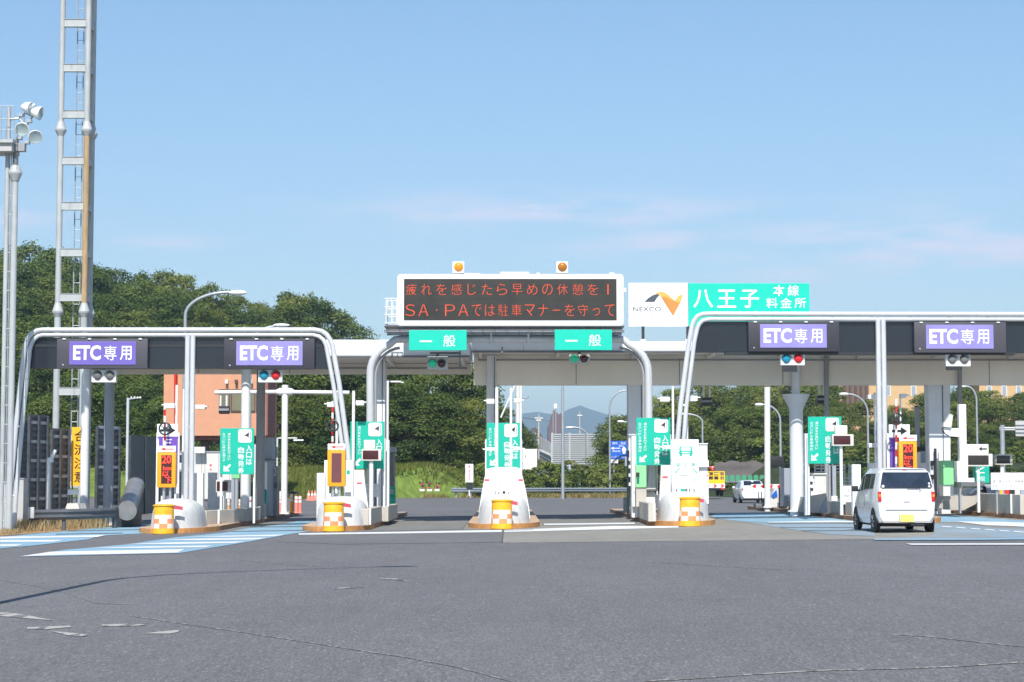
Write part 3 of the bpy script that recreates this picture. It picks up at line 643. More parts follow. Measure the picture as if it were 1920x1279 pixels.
def rrect(x0, y0, x1, y1, r):
    return arc(x1 - r, y0 + r, r, 0, 90, 4) + arc(x0 + r, y0 + r, r, 90, 180, 4) + arc(x0 + r, y1 - r, r, 180, 270, 4) + arc(x1 - r, y1 - r, r, 270, 360, 4)
b.pprism(rrect(745, 514, 1169, 611, 7), BY, .75, 'white2', 'white')
for (x0, x1, y0) in ((938, 992, 509.5), (870, 900, 512), (1006, 1012, 511), (1142, 1152, 511)): b.pbox(x0, y0, x1, 514.4, BY + .2, .2, 'steel')
b.pbox(1169.2, 540, 1174, 548, BY + .2, .25, 'white'); b.build('housing', t)
b = MB(); b.pbox(757.5, 523, 1156, 600.5, BY - .012, .011, mat('led_matrix_dark', (48, 45, 40), 0.5, var=0.2, scale=1.6))
for k in range(1, 28):
    x = 757.5 + 398.5 * k / 28; b.pbox(x - .35, 523, x + .35, 600.5, BY - .0155, .003, 'dark')
for k in range(1, 6):
    y = 523 + 77.5 * k / 6; b.pbox(757.5, y - .3, 1156, y + .3, BY - .0155, .003, 'dark')
Yt = BY - .02
wide = {'！': .12, '・': .16, 'じ': .8, 'ー': .75, 'っ': .72}
def ledrow(s, c0, c1, y0, y1, wd):
    for k, ch in enumerate(s):
        cx = c0 + (c1 - c0) * k / (len(s) - 1); h = (y1 - y0) / 2; cy = (y0 + y1) / 2; ww = wd / 2 * wide.get(ch, 1)
        if ch == 'ー': h *= .08
        if ch == '・': h *= .12; ww = h
        if ch == 'っ': cy += h * .28; h *= .66
        if ch == '！': h *= .95
        b.ptext({'！': 'l'}.get(ch, ch), cx - ww, cy - h, cx + ww, cy + h, Yt, 'ledo', bold=-.012)
ledrow('疲れを感じたら早めの休憩を！', 771, 1140, 532.5, 553, 19.5)
ledrow('ＳＡ・ＰＡでは駐車マナーを守って', 769, 1143, 571, 592.5, 18.5)
b.build('led_screen', t, smooth=0)
b = MB(); a = P(722, 612, BY); c = P(1169, 624, BY)
for z in (a.z - .02, a.z - .16, c.z):
    for y in (BY - .35, BY + .95): b.tube([(a.x, y, z), (c.x, y, z)], .022, 'midgrey', 6)
b.box(a.x, c.x, BY - .33, BY + .93, a.z - .05, a.z - .03, 'dark')
for k in range(40):
    x = a.x + (c.x - a.x) * k / 40
    if k % 2 == 0: b.tube([(x, BY - .35, a.z), (x + .13, BY - .35, c.z)], .014, 'dark', 5); b.tube([(x, BY + .95, a.z), (x + .13, BY + .95, c.z)], .014, 'midgrey', 5)
b.build('catwalk', t)
b = MB()
for x in (724, 734, 743):
    p = P(x, 607, BY)
    for y in (BY + .0, BY + .8): b.tube([(p.x, y, p.z), (p.x, y, P(x, 560, BY).z)], .02, 'white', 6)
for yy in (560, 576, 590, 606):
    for y in (BY + .0, BY + .8): b.tube([P(722, yy, BY) + Vector((0, y - BY, 0)), P(744, yy, BY) + Vector((0, y - BY, 0))], .02, 'white', 6)
    b.tube([P(722, yy, BY), P(722, yy, BY) + Vector((0, .8, 0))], .02, 'white', 6)
b.build('railing', t)
for x, m, l in ((859.5, 'amber', 'bright'), (1054, 'amber2', 'dull')):
    t = thing('beacon_lamp', f'{l} amber beacon in a white square box on top of the message board', 'beacon', P(x, 514, BY + .1), 'beacons on the message board')
    b = MB(); b.pbox(x - 11, 490.5, x + 11, 511.5, BY + .1, .3, 'white2', .02); b.pbox(x - 6, 511.5, x + 6, 514.2, BY + .2, .1, 'steel'); b.build('box', t)
    p = P(x + .5, 500.5, BY + .1); b = MB(); b.disc((p.x, p.y - .004, p.z), .16, m, .02, 20, bulge=.08); b.build('lens', t, smooth=60)
def ippan(label, x0, x1, y0, y1):
    Y = BY - .5; b = MB(); b.pbox(x0, y0, x1, y1, Y, .12, 'tealb', .008)
    for x in (x0 + 18, (x0 + x1) / 2, x1 - 18): b.pbox(x - 1, y0 - 4, x + 1, y0 + .2, Y + .05, .05, 'dark')
    Yt = Y - .006; b.pbox(x0 + 20, y0 + 19.5, x0 + 43, y0 + 22.5, Yt, .004, 'lettering')
    b.ptext('般', x0 + 64, y0 + 9, x0 + 87, y0 + 31, Yt, 'lettering', bold=.003)
    solo(b, 'lane_sign', label, 'lane sign', 'green general lane signs', smooth=0)
ippan('green 一般 sign under the message board end with the ladder rail', 767, 875, 619, 657)
ippan('green 一般 sign under the message board end nearest the white logo board', 1040, 1147.5, 618, 656.5)
signal('green lit two lamp signal hanging from a bracket over the lane beside the trees', 801, 668, 840, 694, AY + .1, [(811, 682, 'greenlit'), (828, 682, 'redoff')], 'signalcase', r=.135)
signal('green lit two lamp signal in front of the grey girder', 1067, 663.5, 1106, 682, AY + .1, [(1077, 672.5, 'greenlit'), (1095, 672.5, 'redoff')], 'signalcase', r=.135)
b = MB(); b.pbox(861, 656, 863.6, 690, AY - .1, .1, 'midgrey'); b.pbox(806, 660, 864, 664, AY + .1, .1, 'midgrey'); b.pbox(1052, 657, 1126, 661, AY + .1, .1, 'midgrey'); b.pbox(940, 650, 943, 664, AY, .08, 'midgrey')
solo(b, 'signal_bracket', 'thin grey steel brackets hanging under the arch tube', 'bracket')

# ================================================================ STATION NAME BOARD on the canopy roof
NY = 68.5
t = thing('station_board', 'white and green station name board on dark posts above the canopy', 'sign board', P(1347, 640, NY))
b = MB(); b.pbox(1178.5, 530.5, 1290, 612, NY, .22, 'white2', .01)
def lg(pts): return [(1160 + x / 4.8, 500 + y / 4.8) for x, y in pts]
b.pprism(lg([(230, 318), (268, 282), (310, 256), (345, 246), (368, 258), (345, 280), (322, 318)]), NY - .006, .004, 'slate')
b.pprism(lg([(330, 240), (360, 229), (400, 227), (440, 250), (520, 318), (512, 330), (420, 330), (385, 280), (368, 256)]), NY - .008, .003, 'goldl')
b.pprism(lg([(385, 280), (412, 268), (520, 318), (556, 320), (490, 444)]), NY - .012, .003, 'gold')
b.pprism(lg([(508, 306), (530, 272), (552, 256), (580, 254), (556, 320), (530, 322)]), NY - .0155, .003, 'goldl')
b.ptext('NEXCO', 1187, 575.5, 1239.5, 584, NY - .006, 'slate', bold=.005)
for k, ch in enumerate('中日本'): b.ptext(ch, 1199 + k * 10.5, 588.5, 1205.5 + k * 10.5, 593.5, NY - .006, 'grey')
b.build('logo_panel', t, smooth=0)
b = MB(); b.pbox(1290.6, 531, 1517.5, 612, NY, .22, 'tealb', .01); Yt = NY - .006
for ch, x0, x1 in (('八', 1300, 1337), ('王', 1345, 1380), ('子', 1388, 1423)): b.ptext(ch, x0, 543, x1, 577, Yt, 'lettering', bold=.012)
b.ptext('本', 1450, 534.5, 1471, 555, Yt, 'lettering', bold=.012); b.ptext('線', 1477, 534.5, 1498, 555, Yt, 'lettering', bold=.006)
for ch, x0 in (('料', 1437), ('金', 1463.5), ('所', 1490)): b.ptext(ch, x0, 558.5, x0 + 21, 577.5, Yt, 'lettering', bold=.006)
b.build('name_panel', t, smooth=0)
for x in (1206, 1290, 1400, 1500):
    b = MB(); b.pbox(x - 2.5, 612.4, x + 2.5, 640, NY + .02, .2, 'dark'); b.pbox(x - 4.5, 636, x + 4.5, 640.2, NY - .02, .3, 'white'); b.build('post', t)
# ================================================================ ISLANDS
ISL = {}
def island(key, label, cx, hw, y0, y1, nose=2.6):
    b = MB(); g = lambda dz: (lambda x, y: gz(x, y) + dz)
    pts = [(cx - hw, y1)] + [(cx - hw, y0 + nose)] + [(cx - hw * math.cos(R(a)), y0 + nose - nose * math.sin(R(a))) for a in (22, 40, 56, 70, 82)] + [(cx, y0)]
    pts += [(2 * cx - x, y) for x, y in pts[::-1][1:]]
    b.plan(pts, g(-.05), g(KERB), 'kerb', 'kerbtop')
    n = len(pts)
    for f in b.bm.faces:                           # the rounded nose is painted orange
        c = f.calc_center_median()
        if len(f.verts) == 4 and c.y < y0 + nose: f.material_index = b.mi('kerbo')
    ISL[key] = solo(b, 'toll_island', label, 'traffic island', 'kerbed toll islands', smooth=20)
    return cx, hw, y0
island(1, 'orange nosed kerbed island holding the lit 20 km display', -10.15, 1.22, 57.6, 83.0)
island(2, 'orange nosed kerbed island holding the blank orange display', -5.22, 1.10, 57.3, 80.0)
island(3, 'orange nosed kerbed island under the middle of the message board', -.08, 1.12, 57.4, 82.0)
island(4, 'orange nosed kerbed island holding the white wide vehicle board', 5.42, 1.05, 57.5, 81.5)
island(5, 'brown kerbed island beyond the white hatchback with lowered barrier arm', 12.15, 1.15, 57.0, 88.0)
island(6, 'brown kerbed island with low concrete walls past the white hatchback', 17.4, 1.35, 57.0, 84.0)
def zi(x, y): return gz(x, y) + KERB
# crash drums
def drum(label, px, Y=57.15):
    p = GP(px, Y); b = MB()
    def mf(k, j):
        if k in (0, 1, 5, 6, 7, 8): return 'drum'
        c = ((j + 1) // 3) % 2
        if k == 4: return 'checkw' if (14 <= j <= 21) else 'drum'
        return 'checkw' if (c + k) % 2 else 'checko'
    b.lathe((p.x, p.y, p.z + .004), [(.315, 0), (.33, .02), (.315, .17), (.31, .31), (.305, .45), (.30, .57), (.298, .66), (.298, .80), (.285, .83)], 'drum', 24, mf)
    t = thing('crash_drum', label, 'crash drum', (p.x, p.y, p.z), 'checkered crash drums')
    b.build('barrel', t, smooth=40)
    b = MB(); b.lathe((p.x, p.y, p.z + .82), [(.30, 0), (.325, .01), (.325, .035), (.25, .06)], 'drum', 24); b.build('lid', t, smooth=30)
    b = MB(); b.hexa([(p.x + .2, p.y + .34, p.z + .74), (p.x + .47, p.y + .5, p.z + .70), (p.x + .47, p.y + .54, p.z + .70), (p.x + .2, p.y + .38, p.z + .74), (p.x + .2, p.y + .34, p.z + .86), (p.x + .47, p.y + .5, p.z + .80), (p.x + .47, p.y + .54, p.z + .80), (p.x + .2, p.y + .38, p.z + .86)], 'pink')
    b.build('reflector_strip', t)
drum('yellow checkered crash drum in front of the lit 20 km display', 308)
drum('yellow checkered crash drum in front of the blank orange display', 626)
drum('yellow checkered crash drum below the middle of the message board', 941)
drum('yellow checkered crash drum in front of the white wide vehicle board', 1293)
def bumper(label, pxc, w, Y0=57.75):
    p = GP(pxc, Y0); b = MB(); h = w / 2
    prof = [(0, 1.0), (.25, .97), (.48, .93), (.62, .88), (.72, .80), (.79, .70), (.84, .56), (.87, .40), (.885, .2), (.89, .02)]
    rings = []; n = 22
    for z, k in prof:
        ring = []
        for j in range(n + 1):
            a = math.pi * j / n
            ring.append(b.bm.verts.new((p.x - h * k * math.cos(a) * (1 if abs(math.cos(a)) < .999 else 1), p.y + 1.35 - 1.35 * k * math.sin(a) ** .85, zi(p.x, p.y) - .01 + z)))
        for y in (1.6, 2.3):
            ring.append(b.bm.verts.new((p.x + h * k * .96, p.y + y, zi(p.x, p.y) - .01 + z * (1 if y < 2 else .9))))
        for y in (2.3, 1.6):
            ring.append(b.bm.verts.new((p.x - h * k * .96, p.y + y, zi(p.x, p.y) - .01 + z * (1 if y < 2 else .9))))
        rings.append(ring)
    i = b.mi('concretew'); m = len(rings[0])
    for a, c in zip(rings, rings[1:]):
        for j in range(m):
            f = b.bm.faces.new([a[j], a[(j + 1) % m], c[(j + 1) % m], c[j]]); f.material_index = i
    solo(b, 'concrete_bumper', label, 'crash bumper', 'rounded concrete island noses', smooth=60)
bumper('rounded whitewashed concrete nose behind the drum of the 20 km display', 320, 1.56)
bumper('rounded whitewashed concrete nose behind the drum of the blank display', 636, 1.60)
bumper('rounded whitewashed concrete nose behind the drum below the message board', 945, 1.58)
bumper('rounded whitewashed concrete nose behind the drum of the wide vehicle board', 1288, 1.56)
bumper('rounded whitewashed concrete nose hidden beyond the white hatchback', 1690, 1.6)

# ---------------------------------------------------------------- speed display, arrow plate
def arrow_pts(x0, x1, yc, h, left=True, hd=.35):
    w = x1 - x0; s = h * .28
    pts = [(x0, yc), (x0 + w * hd, yc - h), (x0 + w * hd, yc - s), (x1, yc - s), (x1, yc + s), (x0 + w * hd, yc + s), (x0 + w * hd, yc + h)]
    return pts if left else [(x0 + x1 - x, y) for x, y in pts]
def speed_display(label, x0, x1, y0, y1, Y, lit, post_px):
    p = GP(post_px, Y, KERB); t = thing('speed_display', label, 'speed display', p, 'orange speed displays')
    b = MB(); b.pbox(x0, y0, x1, y1, Y, .28, 'orange', .02); b.build('housing', t)
    w = x1 - x0; h = y1 - y0; sx0, sx1, sy0, sy1 = x0 + w * .23, x1 - w * .21, y0 + h * .085, y1 - h * .11
    b = MB(); b.pbox(sx0, sy0, sx1, sy1, Y - .012, .011, 'screen3' if not lit else 'screen')
    if lit:
        Yt = Y - .018; r = M['led']
        b.ptext('20', sx0 + 1, sy0 + 1, sx1 - 1, sy0 + (sy1 - sy0) * .29, Yt, r, bold=.02)
        b.ptext('km', sx0 + 3, sy0 + (sy1 - sy0) * .38, sx1 - .5, sy0 + (sy1 - sy0) * .53, Yt, r, bold=.02)
        b.ptext('以', sx0 + 1.5, sy0 + (sy1 - sy0) * .56, sx1 - 5, sy0 + (sy1 - sy0) * .76, Yt, r, bold=.008)
        b.ptext('下', sx0 + 7, sy0 + (sy1 - sy0) * .78, sx1 - 1, sy0 + (sy1 - sy0) * .98, Yt, r, bold=.008)
    b.build('screen', t, smooth=0)
    b = MB(); b.pbox(x0 + .5, y0 - 12, x1, y0 - .8, Y + .03, .05, 'white2', .006); b.pprism(arrow_pts(x0 + 6, x1 - 4, y0 - 6, 2.6), Y + .022, .006, 'red'); b.build('arrow_plate', t, smooth=0)
    b = MB(); q = P((x0 + x1) / 2, y1, Y)
    for dx in (-.1, .1): b.tube([(p.x + dx, Y + .14, p.z), (p.x + dx, Y + .14, q.z + .05)], .04, 'galv', 8)
    b.build('post', t)
speed_display('orange display with lit red 20 km text and arrow plate', 294.5, 329.5, 848, 914, 60.0, True, 312)
speed_display('orange display with blank maroon screen and arrow plate', 614, 647.5, 844, 912, 60.0, False, 630)
speed_display('orange display with washed out red text above the hatchback roof', 1685.5, 1719, 827.5, 893, 60.6, True, 1702)

# ---------------------------------------------------------------- raised booms with ring targets
def boom(label, px, y_top, y_bot, ring, Y, rr):
    p = GP(px, Y, KERB); t = thing('raised_barrier', label, 'barrier arm', p, 'raised striped barrier arms')
    b = MB(); n = 9
    for k in range(n):
        ya = y_bot + (y_top - y_bot) * k / n; yb = y_bot + (y_top - y_bot) * (k + 1) / n
        b.tube([P(px, ya, Y), P(px, yb, Y)], .035, 'red' if k % 2 else 'white2', 8)
    b.build('striped_arm', t, smooth=40)
    c = P(px + .5, ring, Y - .14); b = MB(); N2 = 24
    b.tube([(c.x + rr * math.cos(2 * math.pi * k / N2), c.y, c.z + rr * math.sin(2 * math.pi * k / N2)) for k in range(N2 + 1)], .026, 'dark', 8)
    for a in (35, 145, 90): b.tube([(c.x - rr * math.cos(R(a)), c.y, c.z - rr * math.sin(R(a))), (c.x + rr * math.cos(R(a)), c.y, c.z + rr * math.sin(R(a)))], .013, 'dark', 6)
    b.disc((c.x, c.y - .02, c.z), rr * .34, 'dark', .12, 14); b.build('ring_target', t, smooth=40)
    b = MB(); q = P(px, y_bot, Y); b.box(p.x - .13, p.x + .13, Y + .06, Y + .34, p.z, p.z + .95, 'offwhite', .02); b.tube([(p.x, Y + .05, p.z + .7), tuple(q)], .03, 'galv', 6); b.build('machine_box', t)
boom('raised striped arm with ring target above the lit 20 km display', 309, 756, 862, 804, 60.9, .185)
boom('raised striped arm with ring target above the blank orange display', 623.5, 752, 850, 799, 60.9, .17)
boom('raised striped arm with ring target behind the white hatchback', 1680.5, 748, 870, 785.5, 61.0, .18)

# ---------------------------------------------------------------- camera masts
def cam_mast(label, px, y_top, Y, r, boxes, bracket=0):
    p = GP(px, Y, KERB); t = thing('camera_mast', label, 'camera mast', p, 'white camera masts')
    b = MB(); b.pole(px, y_top, Y, r, 'white2', bottom=p.z); b.lathe(p, [(r + .06, 0), (r + .06, .03), (r + .005, .04)], 'white2', 12); b.build('pole', t, smooth=40)
    for (x0, y0, x1, y1) in boxes:
        b = MB(); b.pbox(x0, y0, x1, y1, Y - .25, .4, 'white2', .02); s = -1 if x1 < px else 1
        e = x0 if s < 0 else x1
        b.pbox(min(e, e + s * 5), y0 + 2, max(e, e + s * 5), y0 + 4, Y - .2, .3, 'white2'); b.pbox(min(px, x0 if s > 0 else x1) + .5, (y0 + y1) / 2 - 1, max(px, x0 if s > 0 else x1) - .3, (y0 + y1) / 2 + 1, Y - .02, .04, 'grey'); b.build('camera', t)
cam_mast('white camera mast over the lit 20 km display', 331.5, 722, 61.8, .04, [(308, 756, 327, 765)])
cam_mast('white camera mast in front of the salmon wall beside the gantry post', 344.5, 730, 66.0, .035, [(366, 759, 384, 767)])
cam_mast('white camera mast behind the blank orange display', 632, 735, 62.5, .045, [(613, 754, 628, 763)])
cam_mast('white camera mast between the blank display and the arch leg', 663, 733, 63.0, .05, [(667, 751, 682, 760)])
cam_mast('white camera mast crossing the green ticket sign nearest the lane with trees', 931.5, 727, 60.5, .05, [(912, 748, 927, 757), (910, 839, 928, 845)])
cam_mast('stained white camera mast crossing the green ticket sign below the girder', 958, 727.5, 60.6, .04, [(964, 747, 977, 755), (962, 838, 979, 844)])
cam_mast('white camera mast between the slanted gantry leg and the ticket sign', 1261.5, 724, 63, .04, [(1238, 744, 1256, 753), (1242, 835, 1258, 842)])
cam_mast('white camera mast behind the wide vehicle board', 1287.5, 725, 62.6, .042, [(1291, 742, 1308, 752)])
cam_mast('white camera mast by the gantry post over the hatchback roof', 1640, 736, 63.5, .035, [(1628, 740, 1644, 748), (1629, 831, 1646, 839)])
cam_mast('thin white camera mast behind the ring target over the hatchback', 1688, 740, 63.8, .03, [(1690, 738, 1700, 746)])
cam_mast('slim white mast with lamps beyond the arch leg near the trees', 727, 714, 76, .05, [(732, 714, 752, 717)])

# ---------------------------------------------------------------- green ticket machine signs
def ticket_sign(label, x0, y0, x1, y1, Y, t2=True, col2='左ハンドル車専用機'):
    p = GP((x0 + x1) / 2, Y, KERB); t = thing('ticket_sign', label, 'ticket sign', p, 'green ticket machine signs')
    b = MB(); b.pbox(x0, y0, x1, y1, Y, .08, 'teal', .006); w = x1 - x0; h = y1 - y0; Yt = Y - .006
    b.pprism(rrect(x0 + w * .53, y0 + h * .025, x0 + w * .93, y0 + h * .31, 4), Yt, .004, 'white2')
    cx, cy = x0 + w * .80, y0 + h * .15
    b.pprism([(cx - 6, cy + 1), (cx + 3.5, cy - 5.5), (cx + 2, cy + 6), (cx - .5, cy + 2)], Yt - .005, .003, 'dark'); b.pbox(x0 + w * .885, y0 + h * .055, x0 + w * .90, y0 + h * .25, Yt - .005, .004, 'tealdark')
    Ytt = Yt - .002
    b.pvtext('入口は', x0 + w * .765, y0 + h * .36, x0 + w * .935, y0 + h * .80, Ytt, 'lettering', bold=.015)
    b.pvtext('自動発券', x0 + w * .525, y0 + h * .40, x0 + w * .70, y0 + h * .99, Ytt, 'lettering', bold=.01)
    b.pvtext('通行券をお取り下さい', x0 + w * .22, y0 + h * .10, x0 + w * .305, y0 + h * .70, Ytt, 'lettering', bold=.008, gap=.2)
    b.pvtext(col2, x0 + w * .065, y0 + h * .10, x0 + w * .15, y0 + h * .73, Ytt, 'lettering', bold=.008, gap=.2)
    ax, ay, s = x0 + w * .20, y0 + h * .86, w * .19
    b.pprism([(ax - s * .55, ay + s * .55), (ax - s * .5, ay - s * .42), (ax - s * .18, ay - s * .10), (ax + s * .42, ay - s * .62), (ax + s * .62, ay - s * .36), (ax + s * .08, ay + s * .18), (ax + s * .42, ay + s * .5)], Yt, .004, 'lettering')
    b.build('sign_face', t, smooth=0)
    b = MB()
    for fx in (.02, 1.0):
        q = P(x0 + w * fx, y0 + h * .35, Y); q2 = P(x0 + w * fx, y0 + h * 1.02, Y); b.tube([(q.x, Y + .13, p.z), (q.x, Y + .13, q.z)], .04, 'white2', 8)
    b.build('post', t, smooth=40)
ticket_sign('green ticket machine sign in front of the salmon building', 413, 803, 476.5, 889.5, 63.3, col2='左ハンドル車は左側です')
ticket_sign('green ticket machine sign partly behind the small fee display', 657, 790.5, 720.5, 879, 63.35)
ticket_sign('green ticket machine sign crossed by two white masts', 912.5, 793, 975, 878.5, 63.3)
ticket_sign('green ticket machine sign beside the wide vehicle board', 1193, 783.5, 1257, 872.5, 63.3)
ticket_sign('green ticket machine sign beyond the hatchback with fee display before it', 1515, 781.5, 1577.5, 869.5, 63.3)

# ---------------------------------------------------------------- fee displays
def fee_display(label, x0, y0, x1, y1, Y, post_px, pr=.05, lamp=None, scr='screen', case='offwhite', arrow=None, base=None, depth=.35):
    p = GP(post_px, Y, KERB); t = thing('fee_display', label, 'fee display', p, 'fee displays')
    b = MB(); b.pbox(x0, y0, x1, y1, Y, depth, case, .012); b.build('housing', t)
    b = MB(); w = x1 - x0; h = y1 - y0; b.pbox(x0 + w * .06, y0 + h * .12, x1 - w * .15, y1 - h * .12, Y - .01, .009, scr, .004); b.build('screen', t)
    b = MB(); q = P(post_px, y1, Y); b.tube([(p.x, Y + .15, p.z), (p.x, Y + .15, q.z + .03)], pr, 'white2' if case != 'dark' else 'midgrey', 10); b.build('post', t, smooth=40)
    if lamp: b = MB(); b.pbox(*lamp, Y + .05, .22, 'beige', .03); b.build('lamp_box', t)
    if arrow: b = MB(); b.pbox(*arrow, Y + .1, .06, 'white2', .02); b.pprism(arrow_pts(arrow[2] - 18, arrow[2] - 3, (arrow[1] + arrow[3]) / 2, 4.5), Y + .092, .006, 'black'); b.build('arrow_plate', t, smooth=0)
fee_display('small fee display with maroon screen half hidden by white boards at the salmon building', 405, 900, 431, 923.5, 64.0, 420)
fee_display('fee display with beige lamp box before the arch leg', 678, 842, 715, 864, 62.7, 695.5, .07, lamp=(682, 825, 703.5, 841.5))
fee_display('fee display with beige lamp box before the green sign beyond the hatchback', 1560.5, 814.5, 1600.5, 836, 62.7, 1579, .055, lamp=(1566, 797.5, 1589, 814))
fee_display('wide fee display with black arrow plate past the hatchback', 1812, 851, 1861, 874.5, 63.6, 1836.5, .05, scr='screen2', arrow=(1812, 833, 1853.5, 850.5))
fee_display('small dark fee display farthest from the hatchback on a thick post', 1866.5, 852, 1898.5, 871.5, 70, 1881, .07, scr='screen2')
fee_display('black roadside display behind the lowered barrier arm', 1439.5, 856, 1470, 875, 80.0, 1466, .03, scr='dark', case='dark')

# ---------------------------------------------------------------- white slabs and cabinets
def slab(name, label, cat, x0, y0, x1, y1, Y=None, d=.25, m='white2', group=None, extra=None, bev=.015, parts=None):
    if Y is None: Y = YB((x0 + x1) / 2, y1); y1 = None
    b = MB(); b.pbox(x0, y0, x1, y1, Y, d, m, bev)
    if extra: extra(b, Y)
    return solo(b, name, label, cat, group, smooth=0)
GS = 'white sensor boards on the islands'
slab('sensor_board', 'tall white sensor board right behind the concrete nose at the 20 km display', 'sensor board', 359.5, 887, 380.5, None, 62.5, .3, group=GS)
slab('sensor_board', 'white sensor board standing beside the gantry post at the salmon building', 'sensor board', 390, 886, 406.5, 969, None, .2, group=GS)
slab('sensor_board', 'low white sensor board next to the half hidden fee display', 'sensor board', 406.8, 912, 419, 967, None, .2, group=GS)
slab('sensor_board', 'white sensor board left of the blank orange display', 'sensor board', 594, 887, 609, None, 61.4, .3, group=GS)
slab('sensor_board', 'taller white sensor board partly hidden by the blank orange display', 'sensor board', 608, 863, 617, None, 61.6, .3, group=GS)
slab('sensor_board', 'white sensor board with a teal mark beside the blank orange display', 'sensor board', 647.5, 863, 663, None, 61.5, .3, group=GS, extra=lambda b, Y: b.pbox(650, 882, 656, 889, Y - .012, .011, 'teal'))
slab('sensor_board', 'tall white sensor board edge beside the green sign and the arch', 'sensor board', 721, 825, 730, None, 63.9, .3, group=GS)
slab('sensor_board', 'white slab beside the door mirror of the hatchback', 'sensor board', 1598, 871, 1614, 966, None, .28, group=GS)
slab('sensor_board', 'white board end behind the gantry post over the hatchback', 'sensor board', 1629, 868, 1650, None, 66, .25, group=GS)
slab('sensor_board', 'slim white board with hinges left of the ticket sign under the girder', 'sensor board', 909.5, 824, 912.5, None, 63.5, .3, group=GS, extra=lambda b, Y: (b.pbox(907.5, 829, 910, 831, Y, .1, 'grey'), b.pbox(907.5, 868, 910, 870, Y, .1, 'grey')))
slab('sensor_board', 'slim white board with hinges right of the ticket sign under the girder', 'sensor board', 975.3, 824, 979, None, 63.5, .3, group=GS, extra=lambda b, Y: (b.pbox(978.5, 829, 981, 831, Y, .1, 'grey'), b.pbox(978.5, 868, 981, 870, Y, .1, 'grey')))
slab('sensor_board', 'white board edge left of the ticket sign beyond the hatchback', 'sensor board', 1509, 813, 1514.5, None, 63.6, .3, group=GS)
slab('sensor_board', 'narrow white post board left of the ticket sign by the wide vehicle board', 'sensor board', 1184, 818, 1192, None, 63.8, .5, group=GS)
slab('ticket_machine', 'mint green ticket machine under the ticket sign by the wide vehicle board', 'ticket machine', 1192.5, 872.8, 1212, 914, 62.85, .35, 'mint', extra=lambda b, Y: (b.pbox(1193, 886, 1199, 894, Y - .05, .049, 'dark'), b.pbox(1194, 897, 1198.5, 906, Y - .03, .029, 'tealdark'), b.pbox(1192.5, 914, 1212, 950, Y + .05, .6, 'concrete')))
slab('ticket_machine', 'mint green ticket machine past the hatchback beside the tall white slab', 'ticket machine', 1768.5, 863.5, 1788, 909.5, 64.0, .7, 'mint', extra=lambda b, Y: (b.pbox(1768.5, 864, 1772, 875, Y - .04, .039, 'mint'), b.pbox(1768.5, 909.5, 1788, 930, Y + .05, .6, 'offwhite')))
slab('ticket_machine', 'dark grey ticket machine housing between the masts under the girder', 'ticket machine', 934, 877, 957, None, 64.2, .7, 'midgrey', extra=lambda b, Y: b.pbox(934.5, 879, 943, 895, Y - .02, .019, 'green'))
# ---- lane arrow signs with purple ETC sheets
def lane_arrow(label, x0, y0, x1, y1, px0, py1, Y, letter=True):
    p = GP((x0 + x1) / 2, Y, KERB); t = thing('lane_arrow_sign', label, 'lane arrow sign', p, 'white arrow signs over purple sheets')
    b = MB(); b.pbox(x0, y0, x1, y1, Y, .06, 'white2', .02); yc = (y0 + y1) / 2; b.pprism(arrow_pts(x0 + 6, x1 - 5, yc, 7.5, left=False, hd=.42), Y - .008, .006, 'black'); b.build('arrow_plate', t, smooth=0)
    b = MB(); b.pbox(px0[0], y1 + .6, px0[1], py1, Y + .02, .05, 'purple3')
    if letter:
        b.pbox(px0[0] + 14, y1 + 4.5, px0[0] + 24, y1 + 6.5, Y + .012, .007, 'lettering'); b.pbox(px0[0] + 14, y1 + 10, px0[0] + 22, y1 + 12.5, Y + .012, .007, 'lettering')
        b.pbox(px0[0] + 7.5, y1 + 2, px0[0] + 10.5, y1 + 16, Y + .012, .007, 'lettering')
    b.build('purple_sheet', t, smooth=0)
    b = MB()
    for fx in (px0[0] - 3, px0[1] + .5): q = P(fx, y1 - 8, Y); b.box(q.x - .04, q.x + .04, Y + .075, Y + .16, p.z, q.z, 'white2')
    b.build('post', t)
lane_arrow('white arrow sign over purple sheet behind the lit 20 km display', 294.5, 795, 334, 819, (298, 333), 905, 61.4)
lane_arrow('white arrow sign over purple sheet rising behind the hatchback roof', 1666.5, 796, 1706, 820.5, (1669, 1679), 900, 61.6, False)

# ---- sloped white guard walls of the islands
def guard(label, pts, Y, d, tabs=(), extra=None, group='sloped white guard walls'):
    b = MB(); b.pprism(pts, Y, d, 'white2'); 
    for (x0, y0, x1, y1) in tabs: b.pbox(x0, y0, x1, y1, Y - .012, .011, 'pink')
    if extra: extra(b, Y)
    solo(b, 'guard_wall', label, 'guard wall', group, smooth=0)
def mid_extra(b, Y):
    for k, ch in enumerate('一般車'): b.ptext(ch, 934 + k * 12, 902, 941 + k * 12, 909, Y - .006, M['signprint'])
    b.ptext('停車', 926, 913, 940, 917, Y - .006, M['signprint2'])
    b.pprism([(933, 921), (944, 933), (935, 934)], Y - .012, .011, 'midgrey'); b.pprism([(954, 921), (950, 933), (957, 934)], Y - .012, .011, 'midgrey'); b.pbox(942.5, 921, 947.5, 931, Y - .012, .011, 'dark')
    b.pbox(928, 921, 930, 936, Y - .012, .011, 'grey'); b.pbox(959.5, 921, 961, 934, Y - .012, .011, 'grey')
M['signprint'] = mat('faint_green_print', (190, 214, 204), 0.6, var=.03); M['signprint2'] = mat('faint_grey_print', (196, 190, 196), 0.6, var=.03)
def zbot(px, Y): return HZ + (EYE - KERB - gz(P(px, HZ, Y).x, Y)) * F / Y
